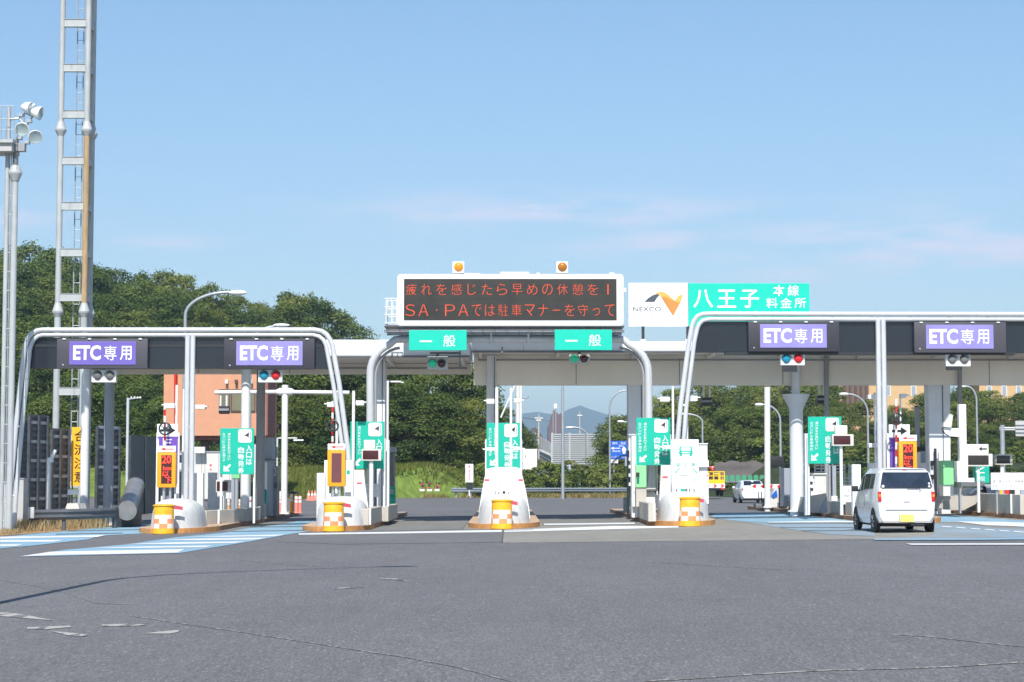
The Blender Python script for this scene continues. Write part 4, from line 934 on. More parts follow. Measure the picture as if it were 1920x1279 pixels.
guard('sloped white guard wall with faint print under the message board middle', [(912.5, 879), (928, 876), (968, 876), (976, 879), (981, 898), (986, 920), (992, 952), (994, 972), (897, 972), (899, 952), (903, 925), (908, 898)], 60.4, .35,
      [(908.5, 898.5, 917.5, 902), (972, 898.5, 980.5, 902)], mid_extra)
guard('sloped white guard wall behind the blank orange display', [(664, 881), (682, 881), (684, 905), (688, 935), (693, 975), (664, 975)], 61.6, .3, [(669, 904.5, 678.5, 907.5)])
guard('sloped white guard wall left of the wide vehicle board', [(1240, 872), (1257.5, 872), (1258.5, 945), (1236, 945), (1239, 895)], 61.9, .3, [(1242, 893, 1252, 896.5)])
guard('low white guard wall beside the mint ticket machine', [(1189, 914), (1201, 914), (1203, 950), (1186, 950)], 63.6, .3, [(1189.5, 922, 1197, 924.5)])
guard('small sloped white guard wall at the salmon building sign', [(459, 932), (472, 931), (474, 967), (459, 967)], 69.5, .3, [(462, 938, 472, 940.5)])
guard('small sloped white guard wall between arch leg and teal rail', [(712, 925), (726, 924), (728, 958), (710, 960)], 68.9, .3, [(717, 931, 725, 933.5)], lambda b, Y: b.pprism([(711.5, 938), (718, 934), (723, 938), (723, 946), (716, 951), (711.5, 948)], Y - .012, .011, 'bluegrey'))
# ---- wide vehicle board
t = thing('vehicle_board', 'big white board with green front view car and two green arrows', 'sign board', GP(1285, 60.9, KERB))
b = MB(); Y = 60.9; b.pbox(1259, 824, 1310, None, Y, .08, 'white2', .008); Yt = Y - .006; tl = M['teal']
b.pprism(rrect(1274, 837.5, 1298, 848, 2), Yt, .004, tl); b.pprism(rrect(1276.5, 839, 1295.5, 845, 1.5), Yt - .004, .003, 'white2')
b.pbox(1273, 847, 1299, 851.5, Yt - .002, .005, tl); b.pbox(1274.5, 852, 1279, 855, Yt, .004, tl); b.pbox(1293, 852, 1297.5, 855, Yt, .004, tl); b.pbox(1278, 847.5, 1294, 849.8, Yt - .006, .003, 'white2')
b.pbox(1271.5, 840.5, 1272.6, 845, Yt, .004, tl); b.pbox(1299.4, 840.5, 1300.5, 845, Yt, .004, tl)
for k, ch in enumerate('幅広車'): b.ptext(ch, 1267.5 + k * 14.5, 868, 1274.5 + k * 14.5, 875, Yt, M['teal2'] if 'teal2' in M else tl)
def dia(x0, y0, x1, y1, s):
    dx, dy = x1 - x0, y1 - y0; l = math.hypot(dx, dy); ux, uy = dx / l, dy / l; nx, ny = -uy, ux
    return [(x0 + nx * s * .5, y0 + ny * s * .5), (x0 - nx * s * .5, y0 - ny * s * .5), (x0 + ux * (l - 3) - nx * s * .5, y0 + uy * (l - 3) - ny * s * .5), (x0 + ux * (l - 3) - nx * s * 1.4, y0 + uy * (l - 3) - ny * s * 1.4), (x1, y1), (x0 + ux * (l - 3) + nx * s * 1.4, y0 + uy * (l - 3) + ny * s * 1.4), (x0 + ux * (l - 3) + nx * s * .5, y0 + uy * (l - 3) + ny * s * .5)]
b.pprism(dia(1275, 878, 1265, 887, 1.4), Yt, .004, tl); b.pprism(dia(1298, 878, 1307, 887, 1.4), Yt, .004, tl)
b.pbox(1266, 890.5, 1269, 892, Yt, .004, 'grey'); b.pbox(1275, 890.5, 1290, 891.8, Yt, .004, 'grey')
for k, ch in enumerate('一般車'): b.ptext(ch, 1272 + k * 13, 897 if ch != '一' else 900, 1280 + k * 13, 904 if ch != '一' else 901, Yt, M['signprint'])
b.pbox(1267, 917, 1270, 929, Yt, .004, 'midgrey'); b.pbox(1276, 916.5, 1284, 928, Yt, .004, tl); b.pbox(1284.4, 916.5, 1289, 926, Yt, .004, 'midgrey'); b.pbox(1291.5, 916.5, 1294, 925, Yt, .004, 'midgrey'); b.pbox(1300, 916.5, 1303, 927, Yt, .004, 'grey')
b.build('board_face', t, smooth=0)
b = MB()
for x in (1263, 1306): q = P(x, 828, Y); b.box(q.x - .04, q.x + .04, Y + .085, Y + .17, gz(q.x, Y) + KERB, q.z, 'galv')
b.build('post', t)
slab('equipment_cabinet', 'tall stepped white cabinet right of the wide vehicle board', 'cabinet', 1311, 832, 1326.5, None, 61.8, .6, 'white', extra=lambda b, Y: (b.pbox(1309.5, 831, 1327.5, 833, Y - .04, .7, 'white2'), b.pbox(1309.5, 863.5, 1329, 876, Y - .12, .11, 'white2', .01), b.pbox(1311, 889, 1328.5, 945, Y - .06, .059, 'white2', .01), b.pbox(1324.5, 891, 1327.5, 893, Y - .075, .014, 'pink')))
# ---- island 2 print panel, island 6 board, island 5 cart sign
slab('notice_board', 'small white notice with faint print at the arch leg', 'notice board', 684.5, 907, 709.5, 932, 63.9, .05, 'white2', extra=lambda b, Y: [b.ptext(s, x0, y0, x1, y1, Y - .006, M['signprint2']) for s, x0, y0, x1, y1 in (('車線案内', 688, 910.5, 704, 915), ('停車して下さい', 686, 919, 708, 923), ('お願いします', 686, 925, 704, 929))] + [b.pbox(693, 932, 701, None, Y, .05, 'white2')])
slab('notice_board', 'wide white notice board with rows of print past the hatchback', 'notice board', 1858, 886.5, 1935, 918.5, 61.2, .06, 'white2', extra=lambda b, Y: [b.ptext(s, x0, y0, x1, y1, Y - .006, M[m]) for s, x0, y0, x1, y1, m in (('出口で料金をお支払い下さい', 1866, 890, 1928, 896, 'signprint2'), ('通行券は左側の発券機から', 1861, 900, 1930, 905.5, 'grey'), ('お取り下さいますようお願い', 1861, 909, 1932, 914.5, 'grey'))] + [b.pbox(x, 918.5, x + 2.5, None, Y + .065, .05, 'galv') for x in (1868, 1925)])
slab('notice_board', 'white notice on the low wall beside the hatchback mirror', 'notice board', 1580.5, 911, 1598, 946, 63.6, .05, 'white2', extra=lambda b, Y: [b.ptext('注意', 1584, 917, 1594, 923, Y - .006, M['signprint2']), b.ptext('検査中', 1583, 927, 1596, 932, Y - .006, M['bluegrey'])] + [b.pbox(x, 946, x + 3, None, Y + .055, .05, 'dark') for x in (1582, 1593)])
# ================================================================ low walls, posts and machines on the islands
def lowwall(label, pts, h, m='concrete', th=.22, white=()):
    """pts: photo pixels of the foot of the face; a wall of height h runs through them"""
    b = MB(); q = [Vector((P(x, HZ, YB(x, y)).x, YB(x, y), 0)) for x, y in pts]
    for a, c in zip(q, q[1:]):
        d = (c - a); n = Vector((-d.y, d.x, 0)).normalized() * th
        if n.y < 0: n = -n
        za, zc = gz(a.x, a.y) + KERB - .01, gz(c.x, c.y) + KERB - .01
        A, C = a + n, c + n
        b.hexa([(a.x, a.y, za), (c.x, c.y, zc), (C.x, C.y, zc), (A.x, A.y, za), (a.x, a.y, za + h), (c.x, c.y, zc + h), (C.x, C.y, zc + h), (A.x, A.y, za + h)], m, .02)
    for x, y in white:
        Y = YB(x, y) - .04; b.pbox(x - 1.6, y - h * F / Y, x + 1.6, y, Y, .035, 'white2')
    return solo(b, 'island_wall', label, 'low wall', 'low concrete island walls', smooth=0)
lowwall('low concrete wall below the ticket sign at the salmon building', [(388, 983), (440, 980), (488, 974)], .46, white=[(410, 982), (486, 974)])
lowwall('low concrete wall curving to the arch leg', [(692, 984), (716, 977), (734, 970)], .50, white=[(694, 984)])
lowwall('low concrete wall under the mint ticket machine and its hose', [(1179, 958), (1204, 968), (1229, 977)], .55, 'concrete', white=[(1222, 975), (1227, 977)])
lowwall('long low concrete wall beside the hatchback mirror', [(1551, 961), (1598, 965.5)], .42)
lowwall('long low concrete wall with white stripe past the hatchback', [(1826, 956), (1925, 964)], .62, white=[(1896, 963)])
b = MB(); b.pprism([(1503, 961), (1509, 932), (1549, 925), (1551, 962)], 67.5, 1.0, 'concrete'); b.pprism([(1536, 962), (1551, 930), (1552, 962)], 67.45, .04, 'bluegrey')
solo(b, 'sloped_base', 'sloped concrete base under the white booth left of the grey channel post', 'concrete base', 'sloped concrete bases', smooth=0)
b = MB(); b.pprism([(1760, 955), (1772, 914), (1800, 914), (1806, 930), (1826, 930), (1842, 922), (1830, 945), (1806, 957)], 66.2, .9, 'concrete')
solo(b, 'sloped_base', 'sloped concrete base under the mint ticket machine past the hatchback', 'concrete base', 'sloped concrete bases', smooth=0)
b = MB(); b.pprism([(1440, 951), (1452, 916), (1462, 914), (1476, 951)], 79.5, .8, 'concretew'); b.pprism([(1446, 930), (1456, 918), (1458, 930), (1450, 934)], 79.45, .04, 'blue')
solo(b, 'sloped_base', 'sloped white concrete base behind the lowered barrier arm', 'concrete base', 'sloped concrete bases', smooth=0)
b = MB(); b.pprism([(466, 975), (480, 935), (494, 940), (497, 973)], 71.5, .8, 'concrete')
solo(b, 'sloped_base', 'sloped concrete base beside the teal rail at the salmon building', 'concrete base', 'sloped concrete bases', smooth=0)
slab('booth_wall', 'white stepped booth wall with ledges below the ticket sign beyond the hatchback', 'booth', 1527, 889, 1549, 932, 68.0, .8, 'offwhite', extra=lambda b, Y: (b.pbox(1525.5, 887.5, 1550, 889.5, Y - .06, .9, 'white2'), b.pbox(1518, 893, 1527, 915, Y + .1, .5, 'white2'), b.pbox(1520, 912, 1536, 934, Y - .1, .09, 'white2', .02), b.pbox(1519, 903, 1524, 907, Y + .05, .04, 'dark'), b.pbox(1520, 915, 1525, 919, Y - .14, .03, 'dark')))
slab('channel_post', 'grey blue steel channel post on the island beside the hatchback', 'post', 1550.5, 873, 1557, 958, None, .4, 'bluegrey', extra=lambda b, Y: (b.pbox(1560.5, 873, 1567.5, 958, Y, .4, 'bluegrey'), b.pbox(1557, 874, 1560.5, 958, Y + .3, .1, 'midgrey'), b.pbox(1559, 930, 1570, 946, Y - .05, .04, 'white2')))
slab('channel_post', 'grey blue steel channel post below the ticket sign at the salmon building', 'post', 434, 888, 446, 966, None, .35, 'bluegrey', extra=lambda b, Y: (b.pbox(439, 890, 441, 964, Y - .01, .009, 'midgrey'), b.pbox(433, 960, 447, 967, Y - .05, .05, 'white2'), b.pbox(436, 889, 449, 897, Y - .03, .029, 'mint')))
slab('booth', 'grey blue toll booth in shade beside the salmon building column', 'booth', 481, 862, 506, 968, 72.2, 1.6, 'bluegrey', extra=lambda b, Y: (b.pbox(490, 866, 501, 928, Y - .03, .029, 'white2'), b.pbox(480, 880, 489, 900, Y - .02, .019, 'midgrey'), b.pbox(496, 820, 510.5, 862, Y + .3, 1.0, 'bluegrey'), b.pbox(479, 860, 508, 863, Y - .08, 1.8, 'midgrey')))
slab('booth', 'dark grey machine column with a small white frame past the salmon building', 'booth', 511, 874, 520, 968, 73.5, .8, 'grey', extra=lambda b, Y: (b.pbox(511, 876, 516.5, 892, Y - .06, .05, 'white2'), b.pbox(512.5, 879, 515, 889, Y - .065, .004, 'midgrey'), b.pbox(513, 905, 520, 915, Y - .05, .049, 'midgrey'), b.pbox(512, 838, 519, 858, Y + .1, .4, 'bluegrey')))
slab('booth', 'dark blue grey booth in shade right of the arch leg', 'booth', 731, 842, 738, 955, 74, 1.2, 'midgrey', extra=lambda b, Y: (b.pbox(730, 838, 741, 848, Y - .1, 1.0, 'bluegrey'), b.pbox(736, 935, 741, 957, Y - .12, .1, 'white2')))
slab('booth', 'shaded grey booth block behind the lowered barrier arm', 'booth', 1470, 878, 1483, 950, 77, 1.2, 'bluegrey')
slab('booth', 'dark tall cabinet beside the wide tapered column past the hatchback', 'booth', 1716, 838, 1742, 900, 72.5, .8, 'dark', extra=lambda b, Y: (b.pbox(1717, 764, 1724, 846, Y + .1, .2, 'bluegrey'), b.pbox(1722, 846, 1745, 930, Y - .06, .05, 'bluegrey'), b.pbox(1719, 848, 1726, 890, Y - .2, .1, 'white2'), b.pbox(1726, 868, 1741, 890, Y - .25, .1, 'white2')))
def rail_frame(label, x0, y0, x1, y1, Y):
    b = MB()
    for x in (x0, x1): b.ptube([(x, y0, ), (x, y1)], .035, Y, 'teal', 8)
    for y in (y0, (y0 * 2 + y1) / 3): b.ptube([(x0, y), (x1, y)], .035, Y, 'teal', 8)
    b.pbox(x0 + 1.5, y0 + 3, x1 - 1.5, (y0 * 2 + y1) / 3 - 1, Y + .03, .03, 'bluegrey'); b.pbox((x0 + x1) / 2, y0 + 2, x1, y1 - 4, Y + .06, .04, 'teal')
    solo(b, 'teal_rail', label, 'guard rail', 'teal tube rails by the booths')
rail_frame('teal tube rail by the booth at the salmon building', 482, 919, 499, 945, 71.0)
rail_frame('teal tube rail by the booth near the arch leg', 719, 914, 740, 955, 72.5)
slab('green_box', 'green ticket booth with white 般 print past the hatchback', 'booth', 1829.5, 873, 1855, 906, 68.5, .5, 'teal', extra=lambda b, Y: (b.ptext('般', 1838, 893, 1847, 902, Y - .006, 'lettering'), b.pbox(1831, 885.5, 1846, 887.5, Y - .012, .011, 'lettering'), b.pprism([(1829.5, 883.5), (1845, 875), (1846, 877), (1829.5, 886)], Y - .02, .008, 'lettering')))
# tall white antenna slab past the hatchback
t = thing('antenna_post', 'tall white slab with curved side arm past the hatchback', 'antenna post', GP(1806, 62.95, KERB))
b = MB(); b.pbox(1798, 758, 1811.5, 866, 62.95, .3, 'white2', .02); b.pbox(1794.5, 865, 1815, 904, 62.85, .45, 'white', .015); b.pbox(1799, 904, 1802, None, 63.05, .2, 'grey'); b.pbox(1815, 896, 1827, 904, 62.95, .3, 'white'); b.build('slab', t)
b = MB(); b.pprism([(1768, 803), (1798, 803), (1798, 819), (1781, 818), (1772, 812)], 63.05, .2, 'white2', 'dark'); b.pprism([(1774, 790), (1782, 776), (1787, 779), (1784, 802), (1769, 800), (1770, 793)], 62.955, .25, 'offwhite'); b.build('side_arm', t)
slab('equipment_box', 'heap of grey machine boxes and hoses beside the tall white slab', 'equipment', 1812, 915, 1826, None, 67.2, .5, 'offwhite', extra=lambda b, Y: (b.pbox(1800, 903, 1846, 912, Y + .6, .5, 'midgrey'), [b.ptube([(x, 912), (x + 3, 930), (x + 1, 946)], .05, Y - .3 + .1 * k, 'black', 8) for k, x in enumerate((1834, 1841, 1846))], b.pbox(1846, 908, 1870, 944, Y + .4, .6, 'bluegrey'), b.ptube([(1818, 926), (1828, 918), (1842, 916)], .045, Y - .4, 'white2', 8)))
slab('equipment_box', 'blue grey machine row with orange tipped hose under the wide notice', 'equipment', 1872, 916, 1893, 946, 66.0, .5, 'bluegrey', extra=lambda b, Y: (b.pbox(1884, 919, 1892.5, 931, Y - .06, .05, 'red'), b.pbox(1875, 919, 1880, 934, Y - .06, .05, 'yellow'), b.pbox(1893, 912, 1901, 944, Y - .1, .3, 'dark'), b.pbox(1903, 912, 1912, 944, Y - .2, .5, 'offwhite'), b.pbox(1913, 915, 1925, 942, Y, .5, 'bluegrey'), b.pbox(1898, 941, 1922, 945, Y - .3, .3, 'beige')))
# hose machine beside the mint machine
b = MB(); b.pbox(1205, 920, 1229, 962, 63.6, .5, 'white2', .08); b.ptube([(1203, 918), (1200.5, 930), (1202, 944), (1208, 951)], .05, 63.4, 'black', 8); b.pbox(1203, 917, 1230, 920, 63.4, .5, 'midgrey')
solo(b, 'hose_machine', 'white box machine with black hose next to the wide vehicle board', 'machine')
b = MB(); b.pprism([(1218, 872), (1229, 872), (1229.5, 918), (1212, 917), (1216, 905)], 64.0, .4, 'offwhite'); b.pbox(1231, 872, 1233, 928, 64.1, .1, 'white2')
solo(b, 'machine_hood', 'white curved hood above the hose machine under the ticket sign', 'machine')
b = MB(); b.pole(1177.5, 845, 67.2, .05, 'dark', bottom=gz(4.2, 67) + .1); b.pbox(1178.5, 860, 1182, 950, 67.4, .1, 'green'); 
for y in (858, 872, 888, 905): b.pbox(1179, y, 1184.5, y + 6, 67.0, .2, 'white2')
b.pprism([(1180, 806), (1192, 803), (1192, 812)], 67.0, .3, 'white2'); b.pbox(1172, 858, 1178, 874, 67.2, .3, 'bluegrey')
solo(b, 'machine_post', 'dark post with green strip and white knobs left of the mint ticket machine', 'post', 'dark machine posts')
b = MB(); b.pole(1501.5, 844, 70, .05, 'dark', bottom=gz(10.7, 70) + .1)
for y in (868, 882, 897, 912): b.pbox(1503, y, 1507, y + 6, 69.8, .2, 'white2')
b.pbox(1489, 872, 1500, 890, 70.2, .2, 'teal'); b.pbox(1490, 893, 1499, 912, 70.1, .2, 'dark'); b.pbox(1487, 915, 1502, 952, 70.3, .4, 'dark')
solo(b, 'machine_post', 'dark post with white knobs against the round white column', 'post', 'dark machine posts')
b = MB(); b.pole(1753.5, 841, 69, .05, 'dark', bottom=gz(15.4, 69) + .1); b.pbox(1755, 905, 1759, 948, 69.2, .1, 'green')
for y in (864, 890): b.pbox(1746, y, 1751, y + 9, 69.0, .2, 'black')
b.pbox(1760, 848, 1767, 950, 68.8, .15, 'white2')
solo(b, 'machine_post', 'dark post with black knobs against the wide tapered column', 'post', 'dark machine posts')
# lowered barrier arm beyond the hatchback
BYd = 80.5
t = thing('barrier_gate', 'lowered white barrier arm with red arrow chevrons across the far lane', 'barrier gate', GP(1475.5, BYd, KERB))
b = MB(); b.pbox(1408, 908, 1475, 916, BYd, .06, 'white2')
for k in range(4): x = 1410 + k * 15.5; b.pprism([(x, 912), (x + 5, 908.6), (x + 8, 908.6), (x + 7, 915.4), (x + 5, 915.4)], BYd - .006, .005, 'red')
b.build('striped_arm', t); b = MB(); b.pbox(1474, 904, 1477, None, BYd + .07, .15, 'white2'); b.build('post', t)
b = MB(); b.pbox(1417, 944.5, 1440, 953, 81, .8, 'midgrey', .03)
for x in (1422, 1427): b.pbox(x, 922, x + 1.4, 944.5, 81.2, .06, 'dark')
solo(b, 'island_block', 'grey concrete block with two thin rods at the end of the far island', 'concrete block')
b = MB(); b.tube([GP(1438.5, 79.6, 0), P(1438.5, 726, 79.6)], .125, 'white2', 16); b.lathe(GP(1438.5, 79.6, KERB), [(.2, 0), (.2, .04), (.13, .06)], 'white2', 16)
solo(b, 'white_post', 'tall round white post behind the lowered barrier arm', 'post')
# gantry mounted readers (black boxes on twin hangers)
def reader(label, x0, x1, yt, yb, Y):
    t = thing('antenna_box', label, 'antenna box', P((x0 + x1) / 2, yb, Y), 'black antenna boxes on twin hangers')
    b = MB(); b.pbox(x0, yb - 15, x1, yb, Y, .4, 'dark', .03); b.pbox(x0 - .5, yb - 10, x1 + .5, yb - 6, Y - .03, .03, 'grey'); b.build('box', t)
    b = MB()
    for x in (x0 + 2, x1 - 5): b.pbox(x, yt, x + 3, yb - 14.5, Y + .1, .15, 'white2')
    b.build('hanger', t)
reader('black antenna box hanging left of the lowered barrier lane trees', 1316, 1334.5, 722, 760.5, 70.0)
reader('black antenna box hanging above the ticket sign beyond the hatchback', 1533, 1548.5, 722, 756.5, 70.0)
reader('black antenna box hanging before the salmon building window', 410, 428.5, 740, 776, 77.9)
# T post
t = thing('t_shaped_mast', 'white T shaped mast with long arm before the salmon building', 'mast', GP(534, 78.0, KERB))
b = MB(); b.pole(534.5, 722, 78, .13, 'white2', bottom=gz(-9, 78) + .1, n=16); b.lathe(GP(534.5, 78, KERB), [(.2, 0), (.2, .04), (.13, .06)], 'white2', 16); b.build('pole', t, smooth=40)
b = MB(); b.tube([P(403, 736, 78.0), P(518, 735, 78.0), P(524, 735, 78.0), P(546, 735, 78.0), P(552, 735.5, 78.0), P(655, 736.5, 78.0)], [.085, .085, .16, .16, .085, .085], 'white2', 12); b.build('arm', t, smooth=40)
b = MB(); b.tube([GP(1549.5, 69.0, 0), P(1549.5, 668, 69.0)], .085, 'grey', 12); b.pbox(1546, 700, 1553, 702, 68.9, .25, 'grey')
solo(b, 'hanger_post', 'slim grey post in canopy shade right of the blue and red signal', 'post')
b = MB(); b.tube([GP(1799.5, 68.9, 0), P(1799.5, 690, 68.9)], .075, 'grey', 12); b.ptube([(1764, 724), (1764, 688), (1768, 682), (1780, 682)], .03, 69.2, 'grey', 6)
solo(b, 'hanger_post', 'slim grey post in canopy shade behind the tall white slab', 'post')
# short delineators and bollards
def stick(label, px, y0, y1, r=.045, m='checko', Y=None, band=True, name='delineator_post'):
    Y = Y or YB(px, y1); p = GP(px, Y, KERB); h = P(px, y0, Y).z - p.z; b = MB()
    b.lathe(p, [(r * 1.3, 0), (r * 1.3, .03), (r, .05), (r, h * .55), (r, h * .62), (r, h * .75), (r, h * .82), (r, h - .02), (r * .7, h)], m, 10, (lambda k, j: 'white2' if k in (4, 6) and band else m))
    solo(b, name, label, 'delineator', 'short orange delineator posts', smooth=40)
M['tan'] = mat('faded_orange_plastic', (226, 164, 106), 0.6, var=.08); M['pinkw'] = mat('pink_cone_plastic', (236, 140, 124), 0.6, var=.06)
for px, y0, y1 in ((395, 937, 968), (414, 938, 966), (421, 936, 966), (429, 936, 965), (450, 936, 966), (456, 934, 965)):
    stick('short faded orange delineator on the low wall island at the salmon building', px, y0, y1, .055, 'tan')
for px in (509, 547):
    stick('short yellow delineator at the island end past the booth', px, 926, 968, .06, 'orange', Y=79 if px < 520 else 80)
for px in (526, 556, 563): stick('short pink and white delineator under the black net bar', px, 930, 966, .07, 'pinkw', Y=79.5)
for px in (1479.5, 1497.5, 1504): stick('thin orange post before the round white column', px, 929, 955, .04, 'orange' if px > 1490 else 'tan')
b = MB(); b.pbox(526, 921.5, 560, 926.5, 80, .12, 'dark')
for x in (529, 549): b.pbox(x, 926.5, x + 1.6, None, 80.03, .06, 'dark')
b.pbox(524, 921, 529, 930, 79.95, .04, 'white2')
solo(b, 'net_bar', 'black bar on two legs around the foot of the T shaped mast', 'barrier')
b = MB()
for k in range(5): b.pbox(1460 + k * 3.4, 914, 1462.6 + k * 3.4, None, 78.6, .08, M['frame'])
b.pbox(1459, 914, 1478, 917, 78.55, .04, M['frame'])
solo(b, 'slatted_panel', 'brown slatted panel beside the sloped white base', 'panel')
def cone(label, px, Y, h=.7):
    p = GP(px, Y); b = MB(); b.lathe(p, [(.19, 0), (.19, .03), (.13, .035), (.105, h * .35), (.085, h * .5), (.06, h * .7), (.03, h)], 'checko', 14, lambda k, j: 'white2' if k in (4,) else 'pinkw')
    b.box(p.x - .19, p.x + .19, p.y - .19, p.y + .19, p.z, p.z + .025, 'pinkw')
    solo(b, 'traffic_cone', label, 'traffic cone', 'pink and white cones by the meadow', smooth=40)
for k, (px, Y) in enumerate(((579, 118), (585.5, 117), (591, 118.5), (597, 118))): cone('small pink and white traffic cone on the road edge before the meadow', px, Y, .62)
# low fence rails beyond the booth
b = MB()
for y in (873, 879, 885): b.ptube([(1527, y), (1584, y)], .025, 75, 'white2', 6)
for y in (897, 903, 909): b.ptube([(1574, y), (1600, y)], .025, 75, 'white2', 6)
for x in (1528, 1540, 1584, 1592): b.ptube([(x, 870), (x, 925)], .025, 75.05, 'white2', 6)
solo(b, 'rail_fence', 'white three bar rail fence behind the ticket sign beyond the hatchback', 'fence')

# ================================================================ LEFT EDGE
# lattice mast
LY = 80.0
t = thing('lattice_mast', 'very tall three legged white mast with rust stained leg', 'mast', GP(136, LY))
xl, xr = P(111.5, 400, LY).x, P(160.5, 400, LY).x; z0 = gz(xl, LY); ztop = P(130, -60, LY).z
zf1, zf2 = P(130, 244, LY).z, P(130, 585, LY).z
def leg(x, y, rusty=False):
    b = MB(); r = .125
    za = P(130, 255, LY).z; zb = P(130, 575, LY).z
    segs = [(z0, zf2, 'mastpaint', .14), (zf2, zb, 'mastpaint', r), (zb, za, 'rust' if rusty else 'mastpaint', r), (za, zf1, 'mastpaint', r), (zf1, ztop, 'mastpaint', r * .96)]
    for a, c, m, rr in segs: b.tube([(x, y, a), (x, y, c)], rr, m, 14)
    for zf in (zf1, zf2): b.lathe((x, y, zf - .25), [(.13, 0), (.22, .18), (.24, .22), (.24, .28), (.22, .30), (.13, .62)], 'mastpaint', 14)
    o = b.build('leg', t, smooth=40)
    if rusty: o['label'] = 'rust stained front leg'
leg(xl, LY); leg(xr, LY, True); leg(xr, LY + 1.0)
for yy in (-50, 37, 121, 208, 295, 380, 467, 551, 640, 727, 813, 900):
    za = P(130, yy, LY).z; b = MB()
    b.box(xl + .1, xr - .1, LY - .07, LY + .07, za - .30, za, 'mastpaint'); b.box(xl + .05, xr - .1, LY - .10, LY + .10, za - .315, za - .3005, 'mastpaint'); b.box(xl + .05, xr - .1, LY - .10, LY + .10, za + .0005, za + .015, 'mastpaint')
    b.box(xr - .07, xr + .07, LY + .1, LY + .9, za - .30, za, 'mastpaint')
    b.tube([(xl + .1, LY + .05, za - .15), (xr - .1, LY + .95, za - .15)], .05, 'mastpaint', 8); b.build('crossbeam', t)
b = MB()
for x in (P(135, 400, LY).x, P(147, 400, LY).x): b.tube([(x, LY + .5, z0), (x, LY + .5, ztop)], .03, 'galv', 6)
n = int((ztop - z0) / .45)
for k in range(n): z = z0 + .45 * k; b.tube([(P(135, 400, LY).x, LY + .5, z), (P(147, 400, LY).x, LY + .5, z)], .014, 'galv', 5)
b.tube([(P(152, 400, LY).x, LY + .5, z0), (P(152, 400, LY).x, LY + .5, ztop)], .035, 'galv', 6); b.build('ladder', t)
# floodlight mast
FY = 60.0
t = thing('floodlight_mast', 'white twin tube mast with platform and round floodlights', 'floodlight mast', GP(14, FY))
xm = P(28.5, 330, FY).x; xs = P(12.5, 330, FY).x; g0 = gz(xm, FY)
b = MB(); b.tube([(xm, FY, g0), (xm, FY, P(28, 328, FY).z)], .10, 'mastpaint', 14); b.lathe((xm, FY, P(28, 340, FY).z), [(.12, 0), (.2, .2), (.22, .24), (.22, .28), (.12, .5)], 'mastpaint', 14); b.tube([(xm, FY, P(28, 316, FY).z), (xm, FY, P(28, 262, FY).z)], .09, 'midgrey', 12); b.build('pole', t, smooth=40)
b = MB(); b.tube([(xs, FY + .1, g0), (xs, FY + .1, P(14, 200, FY).z)], .075, 'mastpaint', 12)
z = g0 + .4
while z < P(14, 285, FY).z: b.tube([(xs + .08, FY + .02, z), (xm - .1, FY + .02, z)], .014, 'galv', 5); z += .6
b.tube([(xs + .13, FY + .02, g0), (xs + .13, FY + .02, P(14, 280, FY).z)], .02, 'galv', 6); b.build('ladder_tube', t, smooth=40)
b = MB(); b.pbox(-50, 261, 24, 267, FY - .5, 1.2, 'mastpaint'); b.pbox(-50, 267, 22, 283, FY - .4, 1.0, 'signalcase'); b.pbox(22, 268, 46, 283, FY - .1, .25, 'grey'); b.build('platform', t)
b = MB()
for y in (199, 223, 243): b.ptube([(-50, y), (27, y)], .012, FY - .5, 'galv', 5)
for x in (2, 14, 26): b.ptube([(x, 199), (x, 262)], .014, FY - .5, 'galv', 5)
b.build('railing', t)
b = MB(); b.ptube([(18, 224), (36, 222), (44, 232), (60, 228)], .04, FY, 'galv', 8); b.ptube([(30, 262), (40, 245), (52, 232), (66, 212)], .03, FY + .05, 'grey', 8); b.ptube([(32, 275), (48, 268), (60, 262)], .03, FY, 'grey', 8); b.ptube([(44, 232), (46, 212), (60, 218)], .025, FY, 'grey', 8)
for x, y in ((38, 215), (46, 234), (54, 226), (50, 266), (36, 258)): b.pbox(x - 4, y - 3, x + 4, y + 3, FY - .1, .2, 'galv')
b.build('lamp_bracket', t)
def flood(px, py, r, ax, m):
    c = P(px, py, FY - .15); a = Vector(ax).normalized(); b = MB()
    u = a.orthogonal().normalized(); v = a.cross(u); n = 18; prev = None; i = b.mi('white2'); j = b.mi(m)
    rings = [[b.bm.verts.new(c + a * h + (u * math.cos(2 * math.pi * k / n) + v * math.sin(2 * math.pi * k / n)) * rr) for k in range(n)] for h, rr in ((-.30, r * .35), (-.22, r * .62), (-.08, r * .92), (0, r), (.012, r * .93), (-.02, r * .6), (-.03, r * .1))]
    for q, (A, C) in enumerate(zip(rings, rings[1:])):
        for k in range(n):
            f = b.bm.faces.new([A[k], A[(k + 1) % n], C[(k + 1) % n], C[k]]); f.material_index = j if q >= 4 else i
    f = b.bm.faces.new(rings[0]); f.material_index = i; f = b.bm.faces.new(rings[-1]); f.material_index = j
    b.build('floodlight', t, smooth=40)
flood(41, 243, .225, (.15, -.9, -.35), 'lampglass'); flood(66, 257, .225, (.35, -.85, -.4), 'lampglass')
flood(57, 203, .20, (.9, -.2, -.2), 'lampglass'); flood(76, 213, .225, (.9, -.1, -.25), 'lampglass'); flood(48, 200, .14, (-.6, -.4, -.2), 'lampglass')
